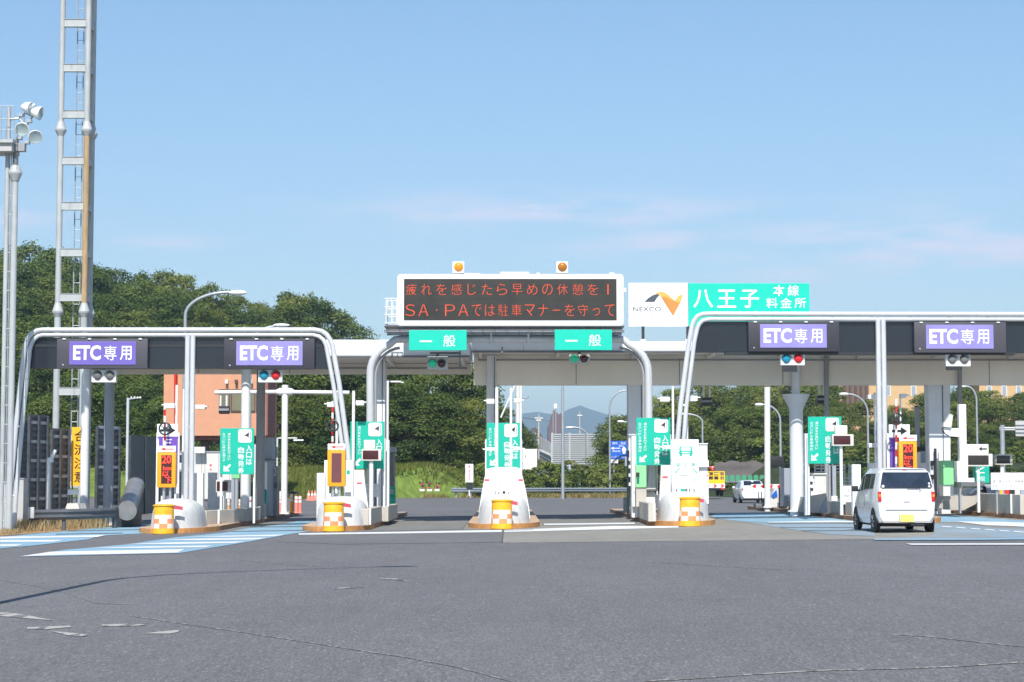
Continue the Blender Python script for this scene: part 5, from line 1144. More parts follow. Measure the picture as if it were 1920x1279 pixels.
# louvred noise panels
def louvre(label, x0, y0, x1, y1, Y, n, dx=0.0, lit=0):
    a = P(x0, y0, Y); c = P(x1, y1, Y + dx)
    z0 = gz(a.x, Y); t = thing('noise_barrier', label, 'noise barrier', ((a.x + c.x) / 2, Y, z0), 'dark louvred noise panels')
    b = MB()
    for k in range(n):
        z = z0 + .25 + (a.z - z0 - .3) * k / (n - 1)
        b.hexa([(a.x, Y, z), (c.x, Y + dx, z), (c.x, Y + .10 + dx, z + .10), (a.x, Y + .10, z + .10), (a.x, Y - .008, z + .012), (c.x, Y - .008 + dx, z + .012), (c.x, Y + .095 + dx, z + .115), (a.x, Y + .095, z + .115)], 'galv' if (k * 7) % 3 == lit else 'louvre')  # some slats in pale steel, the light on them put into the colour
    b.hexa([(a.x, Y + .13, z0), (c.x, Y + .13 + dx, z0), (c.x, Y + .16 + dx, z0), (a.x, Y + .16, z0), (a.x, Y + .13, a.z), (c.x, Y + .13 + dx, a.z), (c.x, Y + .16 + dx, a.z), (a.x, Y + .16, a.z)], 'louvre'); b.build('louvres', t)
    for x, yy in ((a.x, Y), ((a.x + c.x) / 2, Y + dx / 2), (c.x, Y + dx)):
        b = MB(); b.box(x - .05, x + .05, yy - .05, yy + .12, z0, a.z + .04, 'louvre'); b.build('post', t)
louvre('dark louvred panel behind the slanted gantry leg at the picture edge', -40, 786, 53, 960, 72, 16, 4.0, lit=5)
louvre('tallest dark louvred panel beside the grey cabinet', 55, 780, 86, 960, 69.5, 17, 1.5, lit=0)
louvre('dark louvred panel with slats coloured as lit before the lattice mast', 97, 806, 127, 955, 73, 14, 1.5, lit=0)
louvre('dark louvred panel behind the shaded blue grey column', 182, 801, 222, 952, 76, 14, 2.0, lit=1)
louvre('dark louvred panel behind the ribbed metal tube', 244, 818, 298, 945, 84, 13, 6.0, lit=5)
# banner sign
t = thing('banner_sign', 'tall yellow banner 合流注意 partly behind the white column', 'banner sign', GP(152, 75))
b = MB(); b.pbox(135, 801, 167, 911, 75, .05, 'yellow', .004)
for k, ch in enumerate('合流注意'): b.ptext(ch, 139, 807 + k * 25.5, 163, 828 + k * 25.5, 75 - .006, 'black', bold=.01)
b.build('sign_face', t, smooth=0); b = MB()
for x in (137, 165): b.pbox(x - 1, 805, x + 1, 960, 75.06, .06, 'dark')
b.build('post', t)
slab('equipment_cabinet', 'plain grey cabinet beside the slanted gantry leg', 'cabinet', 21, 898, 45, None, 63.5, .5, 'signalcase', extra=lambda b, Y: (b.pbox(20, 896.5, 46, 898.2, Y - .03, .55, 'galv'), b.pbox(44, 900, 44.6, 975, Y - .006, .005, 'midgrey')))
b = MB(); p = GP(91, 64.5); q = P(91.5, 862, 64.5); b.tube([(p.x, 64.5, p.z), (p.x, 64.5, q.z)], .06, 'white2', 10); b.pbox(89, 858, 98, 867, 64.4, .2, 'white2'); b.tube([P(96, 860, 64.45), P(104, 844, 64.45)], .06, 'white2', 8)
solo(b, 'sensor_post', 'thin white post with tilted white head at the roadside guard rail', 'sensor post', 'white sensor posts with tilted heads')
b = MB(); p = GP(24, 66.5); q = P(24, 870, 66.5); b.tube([(p.x, 66.5, p.z), (p.x, 66.5, q.z)], .05, 'white2', 10); b.tube([P(24, 870, 66.5), P(34, 839, 66.5)], .055, 'white2', 8)
solo(b, 'sensor_post', 'white post with tilted head behind the slanted gantry leg', 'sensor post', 'white sensor posts with tilted heads')
b = MB(); b.pbox(6, 908, 15, 996, 61.0, .12, 'white2'); b.pbox(4, 990, 22, 999, 60.9, .4, 'galv')
solo(b, 'leg_guard', 'white sheet guard at the foot of the slanted gantry leg', 'post guard')
b = MB(); b.pprism([(122, 955), (126, 944), (146, 944), (149, 955)], 65.5, .6, 'offwhite'); b.pbox(127, 918, 147, 928, 66, .06, 'white2'); b.pbox(133, 928, 136, 944, 66, .05, 'dark'); b.pprism([(143, 955), (146, 944), (160, 944), (163, 955)], 65.8, .5, 'grey')
solo(b, 'footing_block', 'white concrete footing and small plate at the white column', 'concrete block')
def wbeam(b, pts, z0, m='galv'):                    # corrugated beam through (x, y) points
    prof = [(0, 0), (-.05, .04), (-.08, .09), (-.03, .15), (-.03, .19), (-.08, .25), (-.05, .30), (0, .34)]
    i = b.mi(m); rows = []
    for k, (x, y) in enumerate(pts):
        a = Vector(pts[max(k - 1, 0)]); c = Vector(pts[min(k + 1, len(pts) - 1)]); d = (c - a).normalized(); n = Vector((d.y, -d.x))
        if n.y > 0: n = -n
        rows.append([b.bm.verts.new((x - n.x * o, y - n.y * o, gz(x, y) + z0 + h)) for o, h in prof] + [b.bm.verts.new((x - n.x * (o + .02), y - n.y * (o + .02), gz(x, y) + z0 + h)) for o, h in prof[::-1]])
    for A, C in zip(rows, rows[1:]):
        m2 = len(A)
        for j in range(m2):
            f = b.bm.faces.new([A[j], C[j], C[(j + 1) % m2], A[(j + 1) % m2]]); f.material_index = i
    for r, rev in ((rows[0], 0), (rows[-1], 1)):
        f = b.bm.faces.new(r[::-1] if rev else r); f.material_index = i
def guardrail(label, pts, posts, z0, m='galv'):
    t = thing('guard_rail', label, 'guard rail', (pts[0][0], pts[0][1], gz(*pts[0])), 'corrugated steel guard rails')
    b = MB(); wbeam(b, pts, z0, m); b.build('beam', t, smooth=50)
    for x, y in posts: b = MB(); b.tube([(x, y + .1, gz(x, y)), (x, y + .1, gz(x, y) + z0 + .36)], .07, m, 10); b.build('post', t, smooth=40)
M['darkrail'] = mat('dark_rail_steel', (92, 96, 102), 0.6, metal=0.2, var=0.15, dirt=0.3)  # darker and rougher than the galvanised steel
gl = [(P(px, HZ, Y).x, Y) for px, Y in ((54, 62.2), (62, 62.4), (120, 62.8), (170, 63.6), (215, 65), (231, 66), (241, 68))]
guardrail('dark guard rail on dry grass before the louvred panels', gl, [gl[1], gl[2], gl[4]], .36, M['darkrail'])
b = MB(); b.pbox(52, 951, 64, 972, 61.9, .1, 'signalcase', .02)
for x in (185, 197, 205, 215, 222): b.pbox(x, 958, x + 5, 985, 66.5 + .1 * (x % 3), .12, 'white2')
solo(b, 'rail_end', 'grey rail end plate and row of white stub posts', 'rail end')
t = thing('ribbed_tube', 'fat ribbed silver tube lying beside the guard rail', 'metal tube', GP(245, 66))
b = MB(); a = P(238, 958, 65.5); c = P(254, 911, 70.5); n = 12
b.tube([a.lerp(c, k / n) for k in range(n + 1)], [.29 + (.0 if k % 2 else .04) for k in range(n + 1)], 'tube', 20)
b.build('tube', t, smooth=50); b = MB(); b.disc(a + (a - c).normalized() * .012, .26, 'tube', .02, 18, axis=(a - c)); b.build('end_cap', t)
b = MB(); p = GP(238, 67); b.box(p.x - .3, p.x + .35, 66.2, 68, p.z, p.z + .55, 'dark', .04); solo(b, 'tube_cradle', 'dark cradle block under the ribbed silver tube', 'support block')
# ================================================================ VEHICLES
def car_body(secs, m):
    b = MB(); i = b.mi(m); rows = []
    for y, ring in secs:
        rt = [(p[0], y + (p[2] if len(p) > 2 else 0), p[1]) for p in ring]
        full = rt + [(-x, yy, z) for x, yy, z in rt[::-1] if x > 1e-6]
        rows.append([b.bm.verts.new(c) for c in full])
    n = len(rows[0])
    for A, C in zip(rows, rows[1:]):
        for j in range(n):
            f = b.bm.faces.new([A[j], A[(j + 1) % n], C[(j + 1) % n], C[j]]); f.material_index = i
    for r in (rows[0], rows[-1]):                   # end caps as strips between left and right points
        h = n // 2
        for j in range(h):
            q = [r[j], r[j + 1], r[(n - j - 1 + 0) % n if j else 0], r[(n - j) % n]]
            q2 = []
            for v in q:
                if v not in q2: q2.append(v)
            if len(q2) > 2:
                try: f = b.bm.faces.new(q2); f.material_index = i
                except ValueError: pass
    bmesh.ops.recalc_face_normals(b.bm, faces=b.bm.faces[:])
    return b
def quad_panel(b, q, inset, off, th, m):            # a panel lying on a quad, corners drawn in, stood proud by off
    q = [Vector(c) for c in q]; c = sum(q, Vector()) / 4; nrm = (q[1] - q[0]).cross(q[3] - q[0]).normalized()
    p = [c + (v - c) * (1 - inset) for v in q]
    top = [v + nrm * off for v in p]; bot = [v + nrm * (off - th) for v in p]
    b.hexa(bot + top, m)
def rot(o, a): o.rotation_euler = (0, 0, a)
def wheel(t, x, y, r, w, side):
    b = MB(); xs = x + side * w / 2
    prof = [(r * .62, 0), (r * .9, 0), (r, .03), (r, w - .03), (r * .9, w), (r * .62, w)]
    i = b.mi('black'); n = 24; rings = [[b.bm.verts.new((xs - side * d, y + rr * math.cos(2 * math.pi * k / n), r + rr * math.sin(2 * math.pi * k / n))) for k in range(n)] for rr, d in prof]
    for A, C in zip(rings, rings[1:]):
        for k in range(n):
            f = b.bm.faces.new([A[k], A[(k + 1) % n], C[(k + 1) % n], C[k]]); f.material_index = i
    b.bm.faces.new(rings[-1]); f = b.bm.faces.new(rings[0])
    tyre = b.build('wheel', t, smooth=40)
    b = MB(); b.disc((xs - side * .015, y, r), r * .62, 'wheel', .04, 20, axis=(side, 0, 0), bulge=.012)
    for k in range(6):
        a = 2 * math.pi * k / 6; b.tube([(xs - side * .002, y + .05 * math.cos(a), r + .05 * math.sin(a)), (xs - side * .002, y + r * .58 * math.cos(a), r + r * .58 * math.sin(a))], .014, 'grey', 6)
    b.build('rim', tyre, smooth=40)
WX, WY = P(1698.5, HZ, 48.3).x, 48.3
def build_hatch():
    t = thing('white_hatchback', 'small white upright hatchback driving into the lane with its yellow plate showing', 'car', (0, 0, 0))
    S = [(0.0, [(0, .30), (.58, .30), (.665, .42, -.03), (.70, .72, -.045), (.69, 1.08, .0), (.61, 1.50, .10), (.50, 1.585, .15), (0, 1.605, .16)]),
         (.07, [(0, .25), (.66, .26), (.722, .42), (.738, .75), (.725, 1.08, .02), (.640, 1.50, .10), (.53, 1.60, .14), (0, 1.628, .15)]),
         (.45, [(0, .20), (.68, .22), (.738, .42), (.742, .75), (.732, 1.08), (.645, 1.515), (.545, 1.615), (0, 1.648)]),
         (1.0, [(0, .20), (.68, .22), (.738, .42), (.742, .75), (.732, 1.07), (.645, 1.52), (.545, 1.622), (0, 1.655)]),
         (1.9, [(0, .20), (.68, .22), (.738, .42), (.742, .75), (.732, 1.04), (.645, 1.51), (.545, 1.615), (0, 1.648)]),
         (2.25, [(0, .20), (.68, .22), (.738, .42), (.742, .75), (.732, 1.02), (.655, 1.42), (.55, 1.53), (0, 1.57)]),
         (2.78, [(0, .20), (.68, .22), (.735, .42), (.738, .75), (.72, .98), (.68, 1.03), (.56, 1.06), (0, 1.08)]),
         (3.2, [(0, .22), (.66, .24), (.715, .42), (.715, .70), (.69, .86), (.62, .94), (.5, .97), (0, .99)]),
         (3.39, [(0, .28), (.55, .28), (.62, .42), (.63, .62), (.60, .74), (.5, .80), (.4, .83), (0, .84)])]
    bm = car_body(S, 'carwhite'); bm.build('body', t, smooth=35)
    g = lambda k, j: (lambda y, p: Vector((p[0], y + (p[2] if len(p) > 2 else 0), p[1])))(S[k][0], S[k][1][j])
    mir = lambda v: Vector((-v.x, v.y, v.z))
    b = MB()                                        # rear window follows the leaning tail
    A, B = Vector((.655, .0, 1.135)), Vector((.575, .085, 1.515)); q = [mir(A), A, B, mir(B)]
    quad_panel(b, q, .0, .035, .03, 'glassdark'); b.build('rear_window', t)
    b = MB(); b.box(-.655, .655, -.012, .0, 1.112, 1.133, 'grey'); b.tube([(.02, -.055, 1.15), (.28, -.055, 1.148), (.36, -.06, 1.045)], .012, 'dark', 6); b.build('wiper', t)
    for s in (-1, 1):
        for (ka, kb, fa, fb) in ((2, 3, .15, 1.0), (3, 4, .06, .94), (4, 5, .06, .9)):
            lo0, lo1, hi0, hi1 = g(ka, 4), g(kb, 4), g(ka, 5), g(kb, 5)
            def pt(f, v):
                a = lo0.lerp(lo1, f); c = hi0.lerp(hi1, f); return a.lerp(c, v)
            q = [pt(fa, .06), pt(fb, .06), pt(fb, .93), pt(fa, .93)]
            if s < 0: q = [mir(v) for v in (q[1], q[0], q[3], q[2])]
            b = MB(); quad_panel(b, q, 0, .006, .012, 'glassdark'); b.build('side_window', t)
        b = MB(); x0, x1 = (.628, .712)
        X = sorted((s * x0, s * x1)); b.hexa([(X[0], -.075, .79), (X[1], -.06 if s > 0 else -.075, .79), (X[1], .1, .79), (X[0], .1, .79), (X[0] * .985 if s > 0 else X[0] * 1.0, -.062, 1.03), (X[1], -.05, 1.03), (X[1], .1, 1.03), (X[0], .1, 1.03)], 'taillamp', .012)
        b.hexa([(X[0] + .012, -.081, .91), (X[1] - .012, -.075, .91), (X[1] - .012, -.06, .91), (X[0] + .012, -.06, .91), (X[0] + .012, -.078, .965), (X[1] - .012, -.07, .965), (X[1] - .012, -.05, .965), (X[0] + .012, -.05, .965)], 'amber')
        b.build('tail_lamp', t)
        b = MB(); b.hexa([(X[0], -.058, 1.034), (X[1], -.045, 1.034), (X[1], .1, 1.034), (X[0], .1, 1.034), (s * .60 if s > 0 else -.675, -.005, 1.2), (s * .675 if s > 0 else -.60, .0, 1.2), (s * .675 if s > 0 else -.60, .1, 1.2), (s * .60 if s > 0 else -.675, .1, 1.2)], 'clearlens', .008); b.build('lamp_cover', t)
        b = MB(); xm = s * .86; b.box(min(xm - .08, xm + .08), max(xm - .08, xm + .08), 2.28, 2.40, 1.02, 1.17, 'dark', .025); b.tube([(s * .72, 2.32, 1.05), (xm, 2.34, 1.06)], .025, 'dark', 6); b.build('mirror', t)
        for y in (.52, 2.95):                       # dark wheel arches and wheels
            b = MB(); b.disc((s * .7425, y, .29), .345, 'black', .04, 24, axis=(s, 0, 0)); b.build('wheel_arch', t)
            wheel(t, s * .675, y, .285, .155, s)
        for y0 in (1.62,):
            b = MB(); b.box(min(s * .740, s * .746), max(s * .740, s * .746), y0, y0 + .006, .3, 1.05, 'grey'); b.box(min(s * .742, s * .76), max(s * .742, s * .76), y0 - .25, y0 - .08, .90, .93, 'carwhite'); b.build('door_handle', t)
    b = MB(); b.box(-.165, .165, -.075, -.062, .285, .455, 'plate'); b.box(-.19, .19, -.063, -.045, .27, .475, 'signalcase'); b.build('number_plate', t)
    b = MB(); b.hexa([(-.52, -.062, .575), (.52, -.062, .575), (.52, -.03, .575), (-.52, -.03, .575), (-.52, -.062, .592), (.52, -.062, .592), (.52, -.03, .592), (-.52, -.03, .592)], 'grey'); b.box(-.08, .08, -.062, -.04, .775, .82, 'clearlens', .008)
    b.box(-.60, .60, -.048, .05, .262, .285, 'signalcase'); b.box(-.05, .05, .118, .14, 1.575, 1.592, 'pink'); b.box(-.50, .50, .10, .17, 1.60, 1.612, 'carwhite'); b.build('tailgate_trim', t)
    b = MB(); b.disc((-.585, -.04, 1.17), .036, 'white2', .004, 14); b.disc((.575, -.04, 1.17), .03, 'clearlens', .004, 14); b.disc((.575, -.028, 1.24), .03, 'clearlens', .004, 14); b.build('sticker', t)
    b = MB(); b.box(-.6, .6, .15, 3.1, .16, .24, 'black'); b.box(.1, .45, -.02, .35, .19, .27, 'dark'); b.build('underbody', t)
    t.location = (WX, WY, gz(WX, WY)); return t
build_hatch()
def build_sedan():
    Y = 123.0; t = thing('white_sedan', 'white sedan driving away beyond the lowered barrier arm', 'car', (0, 0, 0))
    S = [(0, [(0, .32), (.62, .32), (.74, .45, -.02), (.78, .70, -.03), (.75, .98, .02), (.62, 1.03, .05), (.5, 1.04, .05), (0, 1.05, .05)]),
         (.12, [(0, .25), (.72, .26), (.82, .45), (.84, .70), (.80, .98), (.66, 1.05), (.55, 1.06), (0, 1.07)]),
         (.5, [(0, .2), (.76, .22), (.85, .42), (.855, .70), (.82, .98), (.70, 1.07), (.58, 1.09), (0, 1.10)]),
         (1.15, [(0, .2), (.76, .22), (.85, .42), (.855, .70), (.83, .97), (.64, 1.37), (.54, 1.43), (0, 1.455)]),
         (2.3, [(0, .2), (.76, .22), (.85, .42), (.855, .70), (.83, .95), (.65, 1.39), (.55, 1.45), (0, 1.475)]),
         (3.3, [(0, .2), (.76, .22), (.85, .42), (.85, .70), (.82, .92), (.74, .97), (.6, .99), (0, 1.0)]),
         (4.3, [(0, .25), (.66, .26), (.76, .42), (.76, .60), (.72, .70), (.62, .76), (.5, .79), (0, .8)])]
    car_body(S, 'carwhite').build('body', t, smooth=40)
    b = MB(); quad_panel(b, [(-.60, .57, 1.11), (.60, .57, 1.11), (.53, 1.1, 1.39), (-.53, 1.1, 1.39)], .02, .03, .03, 'glassdark'); b.build('rear_window', t)
    for s in (-1, 1):
        q = [Vector((s * .82, 1.0, .99)), Vector((s * .82, 3.0, .96)), Vector((s * .67, 2.4, 1.36)), Vector((s * .67, 1.2, 1.33))]
        if s < 0: q = [q[1], q[0], q[3], q[2]]
        b = MB(); quad_panel(b, q, .02, .02, .02, 'glassdark'); b.build('side_window', t)
        b = MB(); b.box(min(s * .70, s * .79), max(s * .70, s * .79), -.03, .1, .80, .93, 'taillamp', .02); b.build('tail_lamp', t)
        for y in (.85, 3.4): wheel(t, s * .76, y, .31, .19, s)
        b = MB(); b.box(min(s * .84, s * 1.0), max(s * .84, s * 1.0), 2.75, 2.87, .93, 1.06, 'carwhite', .03); b.build('mirror', t)
    b = MB(); b.box(-.16, .16, -.05, -.03, .62, .78, 'white2'); b.build('number_plate', t)
    b = MB(); b.box(-.68, .68, .1, 3.9, .17, .26, 'black'); b.build('underbody', t)
    p = P(1414, HZ, Y); t.location = (p.x, Y, P(1414, 943.5, Y).z); rot(t, R(1.5))
build_sedan()
def build_truck():
    Y = 146.0; t = thing('yellow_works_truck', 'small yellow works truck with caged bed and red striped tailboard', 'truck', (0, 0, 0))
    b = MB(); b.box(-.85, .85, 0, 2.6, .95, 1.25, 'truck', .01); b.build('bed', t)
    b = MB(); b.box(-.85, .85, -.05, .03, .62, .95, 'white2')
    for x in (-.6, -.05, .5): b.prism([(x, .66), (x + .16, .66), (x + .3, .78), (x + .16, .9), (x, .9), (x + .12, .78)], -.06, -.051, 'red')
    b.build('tailboard', t)
    b = MB()
    for x in (-.82, -.4, 0, .4, .82): b.box(x - .04, x + .04, .02, .09, 1.25, 1.85, 'truck')
    for z in (1.5, 1.82): b.box(-.85, .85, .03, .08, z, z + .07, 'truck')
    for s in (-.82, .82):
        b.box(s - .03, s + .03, .1, 2.5, 1.8, 1.86, 'truck'); b.box(s - .03, s + .03, 1.2, 1.28, 1.25, 1.8, 'truck')
    b.build('cage', t)
    b = MB(); b.box(-.83, .83, 2.65, 4.2, .5, 1.75, 'truck', .06); b.box(-.72, .72, 2.64, 2.66, 1.2, 1.65, 'glassdark'); b.build('cab', t)
    b = MB(); b.box(-.7, .7, .05, 4.0, .45, .62, 'dark'); b.build('chassis', t)
    for s in (-1, 1):
        for y in (.9, 3.5): wheel(t, s * .68, y, .33, .22, s)
        b = MB(); b.box(min(s * .55, s * .8), max(s * .55, s * .8), -.08, -.06, .50, .6, 'taillamp'); b.build('tail_lamp', t)
    p = P(1338, HZ, Y); z = P(1338, 930.5, Y).z; t.location = (p.x, Y, z)
    b = MB(); x = P(1337, HZ, Y).x; rr = random.Random(5)
    b.box(x - .16, x + .16, Y + .4, Y + .9, z + 1.26, z + 1.9, 'frame')
    for k in range(7): b.ball((x + rr.uniform(-.16, .16), Y + .6 + rr.uniform(-.2, .2), z + 2.0 + rr.uniform(-.1, .2)), .12, 'skin' if k % 3 else 'white2', 8)
    solo(b, 'works_load', 'red and white bundle piled on the yellow works truck', 'load', smooth=50)
build_truck()

# ================================================================ BEHIND THE GATES
# salmon building
SY = 118.0
t = thing('salmon_building', 'salmon coloured building raised on pillars with a band of windows', 'building', GP(405, SY))
a, c = P(334, 700, SY), P(498, 817, SY); zb, zt = c.z, P(400, 672, SY).z
b = MB(); b.box(a.x, c.x, SY, SY + 5.5, zb, zt, 'salmon'); b.box(P(310, 0, SY).x, a.x - .01, SY + 1.2, SY + 5.5, P(320, 803, SY).z, P(320, 660, SY).z, 'salmon'); b.build('wall', t, smooth=0)
b = MB(); b.box(c.x + .002, c.x + .12, SY + .02, SY + 4.0, zb + .02, zt - .02, 'salmondark'); b.build('shaded_side_wall', t, smooth=0)  # side of the building in darker salmon, its shade put into the colour
b = MB(); b.box(a.x - .2, c.x + .3, SY - .1, SY + 5.7, zt + .002, zt + .3, 'offwhite'); b.build('roof', t, smooth=0)
for (x0, x1) in ((411, 432), (433, 456), (457, 479), (480, 497)):
    b = MB(); b.pbox(x0, 730, x1, 773, SY - .06, .058, 'frame'); fr = b.build('window', t, smooth=0)
    b = MB(); b.pbox(x0 + 2.2, 736, x1 - 2, 770, SY - .08, .018, 'glass'); b.build('pane', fr, smooth=0)
b = MB(); b.ptube([(329, 690), (329, 803)], .09, SY + 1.0, 'red', 8); b.ptube([(345, 700), (345, 780)], .05, SY - .1, 'salmondark', 8); b.build('drainpipe', t)
b = MB(); b.pbox(339, 790, 497, 816.9, SY - .012, .011, 'salmon')
for x, m in ((422, 'white2'), (440, 'frame'), (468, 'white2'), (348, 'white2'), (347, 'frame')): b.pbox(x, 712 if x > 400 else 742, x + 5, 719 if x > 400 else 750, SY - .3, .28, m)
b.build('wall_lamp', t, smooth=0)
for x in (340, 384, 492):
    b = MB(); p = GP(x, SY + 1.5); b.box(p.x - .22, p.x + .22, SY + 1.3, SY + 1.75, p.z - .3, zb + .01, 'frame'); b.build('pillar', t)
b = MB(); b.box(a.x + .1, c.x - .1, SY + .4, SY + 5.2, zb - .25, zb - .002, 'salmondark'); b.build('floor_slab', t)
slab('hoarding', 'pale hoarding with a small dark red round mark under the salmon building', 'fence', 336, 848, 447, None, 112, .1, 'offwhite', extra=lambda b, Y: (b.disc(P(395, 872.5, Y - .006), .07, 'pink', .004, 12), b.pbox(393.5, 879, 396.5, 882, Y - .006, .005, 'pink'), b.pbox(336, 846, 447, 848.5, Y - .05, .16, 'galv'), [b.pbox(x, 849, x + .8, 935, Y - .02, .019, 'grey') for x in (352, 378, 384, 410, 430)], b.pbox(363, 838, 384, 850, Y - .6, .3, 'white2', .03)))
b = MB(); b.pbox(300, 853, 352, None, 104, .4, 'glassdark'); b.pbox(305, 880, 345, 884, 103.9, .1, 'galv'); b.pbox(318, 868, 344, 880, 103.9, .08, 'white2')
solo(b, 'glass_cabinet', 'dark glass fronted booth behind the concrete nose of the lit display', 'booth', smooth=0)
# camera pole with four lamps far left
b = MB(); p = GP(243, 96); q = P(240, 746, 96); b.tube([(q.x, 96, p.z), tuple(q)], .07, 'steel', 8); b.ptube([(240, 749), (264, 745)], .035, 96, 'steel', 6)
for x in (246, 252, 258, 263): b.pbox(x - 1, 743.5, x + 1.2, 747, 95.9, .12, 'white2')
solo(b, 'sensor_mast', 'slim pale mast with a row of tiny lamps before the left wood', 'mast')
b = MB(); p = GP(520, 100); q = P(520, 821, 100); b.tube([(q.x, 100, p.z), tuple(q)], .05, 'steel', 8); b.ptube([(521, 821.5), (557, 821.5)], .03, 100, 'white2', 6); b.pbox(550, 824, 569, 826.5, 99.9, .12, 'white2')
solo(b, 'sensor_mast', 'low pale bracket with bars before the dark trees by the T shaped mast', 'mast')
# street lamps
def lamp(label, px, Y, pts, head, r=.055, base=None, hm='white2'):
    p = GP(px, Y) if base is None else P(px, base, Y); t = thing('street_lamp', label, 'street lamp', p, 'curved street lamps')
    b = MB(); q = [P(x, y, Y) for x, y in pts]; b.tube([(q[0].x, Y, p.z)] + [tuple(v) for v in q], [r * 1.4] + [r] * (len(q) - 1) + [r * .7], 'galv', 8); b.build('pole', t, smooth=50)
    x0, y0, x1, y1 = head; c = P((x0 + x1) / 2, (y0 + y1) / 2, Y); hw = abs(P(x1, y0, Y).x - P(x0, y0, Y).x) / 2; hh = abs(P(x0, y0, Y).z - P(x0, y1, Y).z) / 2
    b = MB(); b.ball((c.x, c.y, c.z), 1.0, hm, 14, sx=hw, sy=.16, sz=hh); b.build('lamp_head', t, smooth=60)
def curve(px, ytop, ex, ey, n=9):
    return [(px, ytop)] + [(px + (ex - px) * (1 - math.cos(R(90 * k / n))), ytop + (ey - ytop) * math.sin(R(90 * k / n))) for k in range(1, n + 1)]
lamp('curved street lamp rising over the gantry header beside its post', 348, 88, curve(347.5, 592, 430, 548), (428, 544, 463, 554), .075)
lamp('street lamp head just peeking over the gantry header', 470, 105, curve(470, 650, 515, 612), (511, 606.5, 544, 613.5), .06)
lamp('straight slim lamp post at the far guard rail under the girder', 1055, 139, [(1055, 730), (1055, 705)], (1049, 700, 1061, 704), .09)
lamp('tall curved street lamp whose arm reaches behind the girder column', 1143, 160, curve(1143, 765, 1175, 732), (1174, 729, 1196, 735), .07)
lamp('curved street lamp standing before the striped noise barrier', 1099, 220, curve(1099, 815, 1072, 801), (1060, 799.5, 1076, 804), .10)
lamp('curved street lamp beyond the wide vehicle board', 1317, 150, curve(1317, 792, 1288, 776.5), (1274, 774, 1290, 779), .07)
lamp('curved street lamp between the tall white post and the round column', 1463, 140, curve(1463, 790, 1430, 758.5), (1415, 755.5, 1432, 762), .075)
lamp('curved street lamp before the ochre building', 1627, 140, curve(1627, 775, 1590, 739), (1573, 736, 1592, 742), .07)
lamp('curved street lamp behind the slab with curved arm', 1831, 145, curve(1831, 752, 1812, 724.5), (1800, 722, 1813, 727), .07)
lamp('short white street lamp left of the girder column trees', 1186, 160, curve(1186, 800, 1168, 791), (1157, 788, 1171, 793), .05)
# off-picture lamp beside the camera; its long shadow lies across the plaza
bx, by = -6.75, 22.9
t = thing('street_lamp', 'tall curved plaza lamp standing beside the viewpoint', 'street lamp', (bx, by, gz(bx, by)), 'curved street lamps')
b = MB(); b.tube([(bx, by, gz(bx, by)), (bx, by, 8.2), (bx + .12, by, 9.0), (bx + .6, by, 9.9), (bx + 1.5, by, 10.7), (bx + 2.4, by, 11.2), (bx + 3.2, by, 11.6), (bx + 3.9, by, 11.85)], [.11, .08, .075, .07, .06, .055, .05, .05], 'galv', 10); b.build('pole', t, smooth=50)
b = MB(); b.ball((bx + 4.2, by, 11.9), 1.0, 'white2', 14, sx=.42, sy=.16, sz=.10); b.build('lamp_head', t, smooth=60)
# utility poles and the white mast behind the middle island
def upole(label, px, yt, Y, r, arms):
    b = MB(); p = GP(px, Y); q = P(px, yt, Y); b.tube([(q.x, Y, p.z), tuple(q)], [r, r * .7], 'concrete', 8)
    for y, h in arms: b.ptube([(px - h, y), (px + h, y)], .06, Y, 'midgrey', 6); [b.ball(P(px + h * k, y - 1.5, Y), .12, 'white2', 8) for k in (-.9, -.4, .4, .9)]
    solo(b, 'utility_pole', label, 'utility pole', 'utility poles before the mountains')
upole('utility pole with crossarms before the blue mountain next to the middle masts', 1010, 777, 260, .16, ((786, 7), (790, 4)))
upole('utility pole with small crossarm before the highest blue peak', 1087, 772, 300, .14, ((781, 4),))
b = MB(); b.ptube([(1008, 786), (1032, 791)], .03, 260, 'dark', 5); b.ptube([(1008, 787), (975, 783)], .03, 260, 'dark', 5); solo(b, 'power_line', 'thin sagging power line at the utility pole', 'cable')
t = thing('white_mast', 'stained white mast with diagonal stay behind the middle ticket sign', 'mast', GP(972, 96))
b = MB(); b.tube([GP(976, 96), P(976.5, 700, 96)], .06, 'white2', 8); b.tube([GP(971, 96.6), P(971, 722, 96.6)], .12, 'offwhite', 10); b.build('pole', t, smooth=40)
b = MB(); b.ptube([(939, 783), (966, 722)], .045, 96, 'white2', 6); b.ptube([(977, 748), (990, 746), (991, 743)], .03, 96, 'grey', 6); b.build('stay', t)
# striped noise barrier, ramp fence, white board, blue sign, purple tower
t = thing('noise_barrier', 'pale grey noise barrier of horizontal slats beyond the hedge', 'noise barrier', GP(1100, 225))
b = MB(); a, c = P(1036, 813.5, 225), P(1200, 876, 225); n = 16
for k in range(n):
    z = a.z - (a.z - c.z) * k / n; b.box(a.x, c.x, 225, 225.08, z - (a.z - c.z) / n * .62, z, 'barrier'); b.box(a.x, c.x, 225.1, 225.14, z - (a.z - c.z) / n, z - (a.z - c.z) / n * .6, 'grey')
b.build('slats', t, smooth=0)
for x in (1035, 1068, 1100, 1132, 1164):
    b = MB(); p = P(x, 813, 225); b.box(p.x - .1, p.x + .1, 224.9, 225.0, gz(p.x, 225), p.z + .1, 'barrier'); b.build('post', t)
t = thing('ramp_fence', 'receding grey fence of thin posts along the ramp', 'fence', GP(1015, 215))
b = MB()
for k in range(11):
    x = 996 + k * 3.7; Y = 300 - k * 7; b.ptube([(x, 806 + k * 2.4), (x, 845 + k * 2.0)], .07, Y, 'barrier', 6)
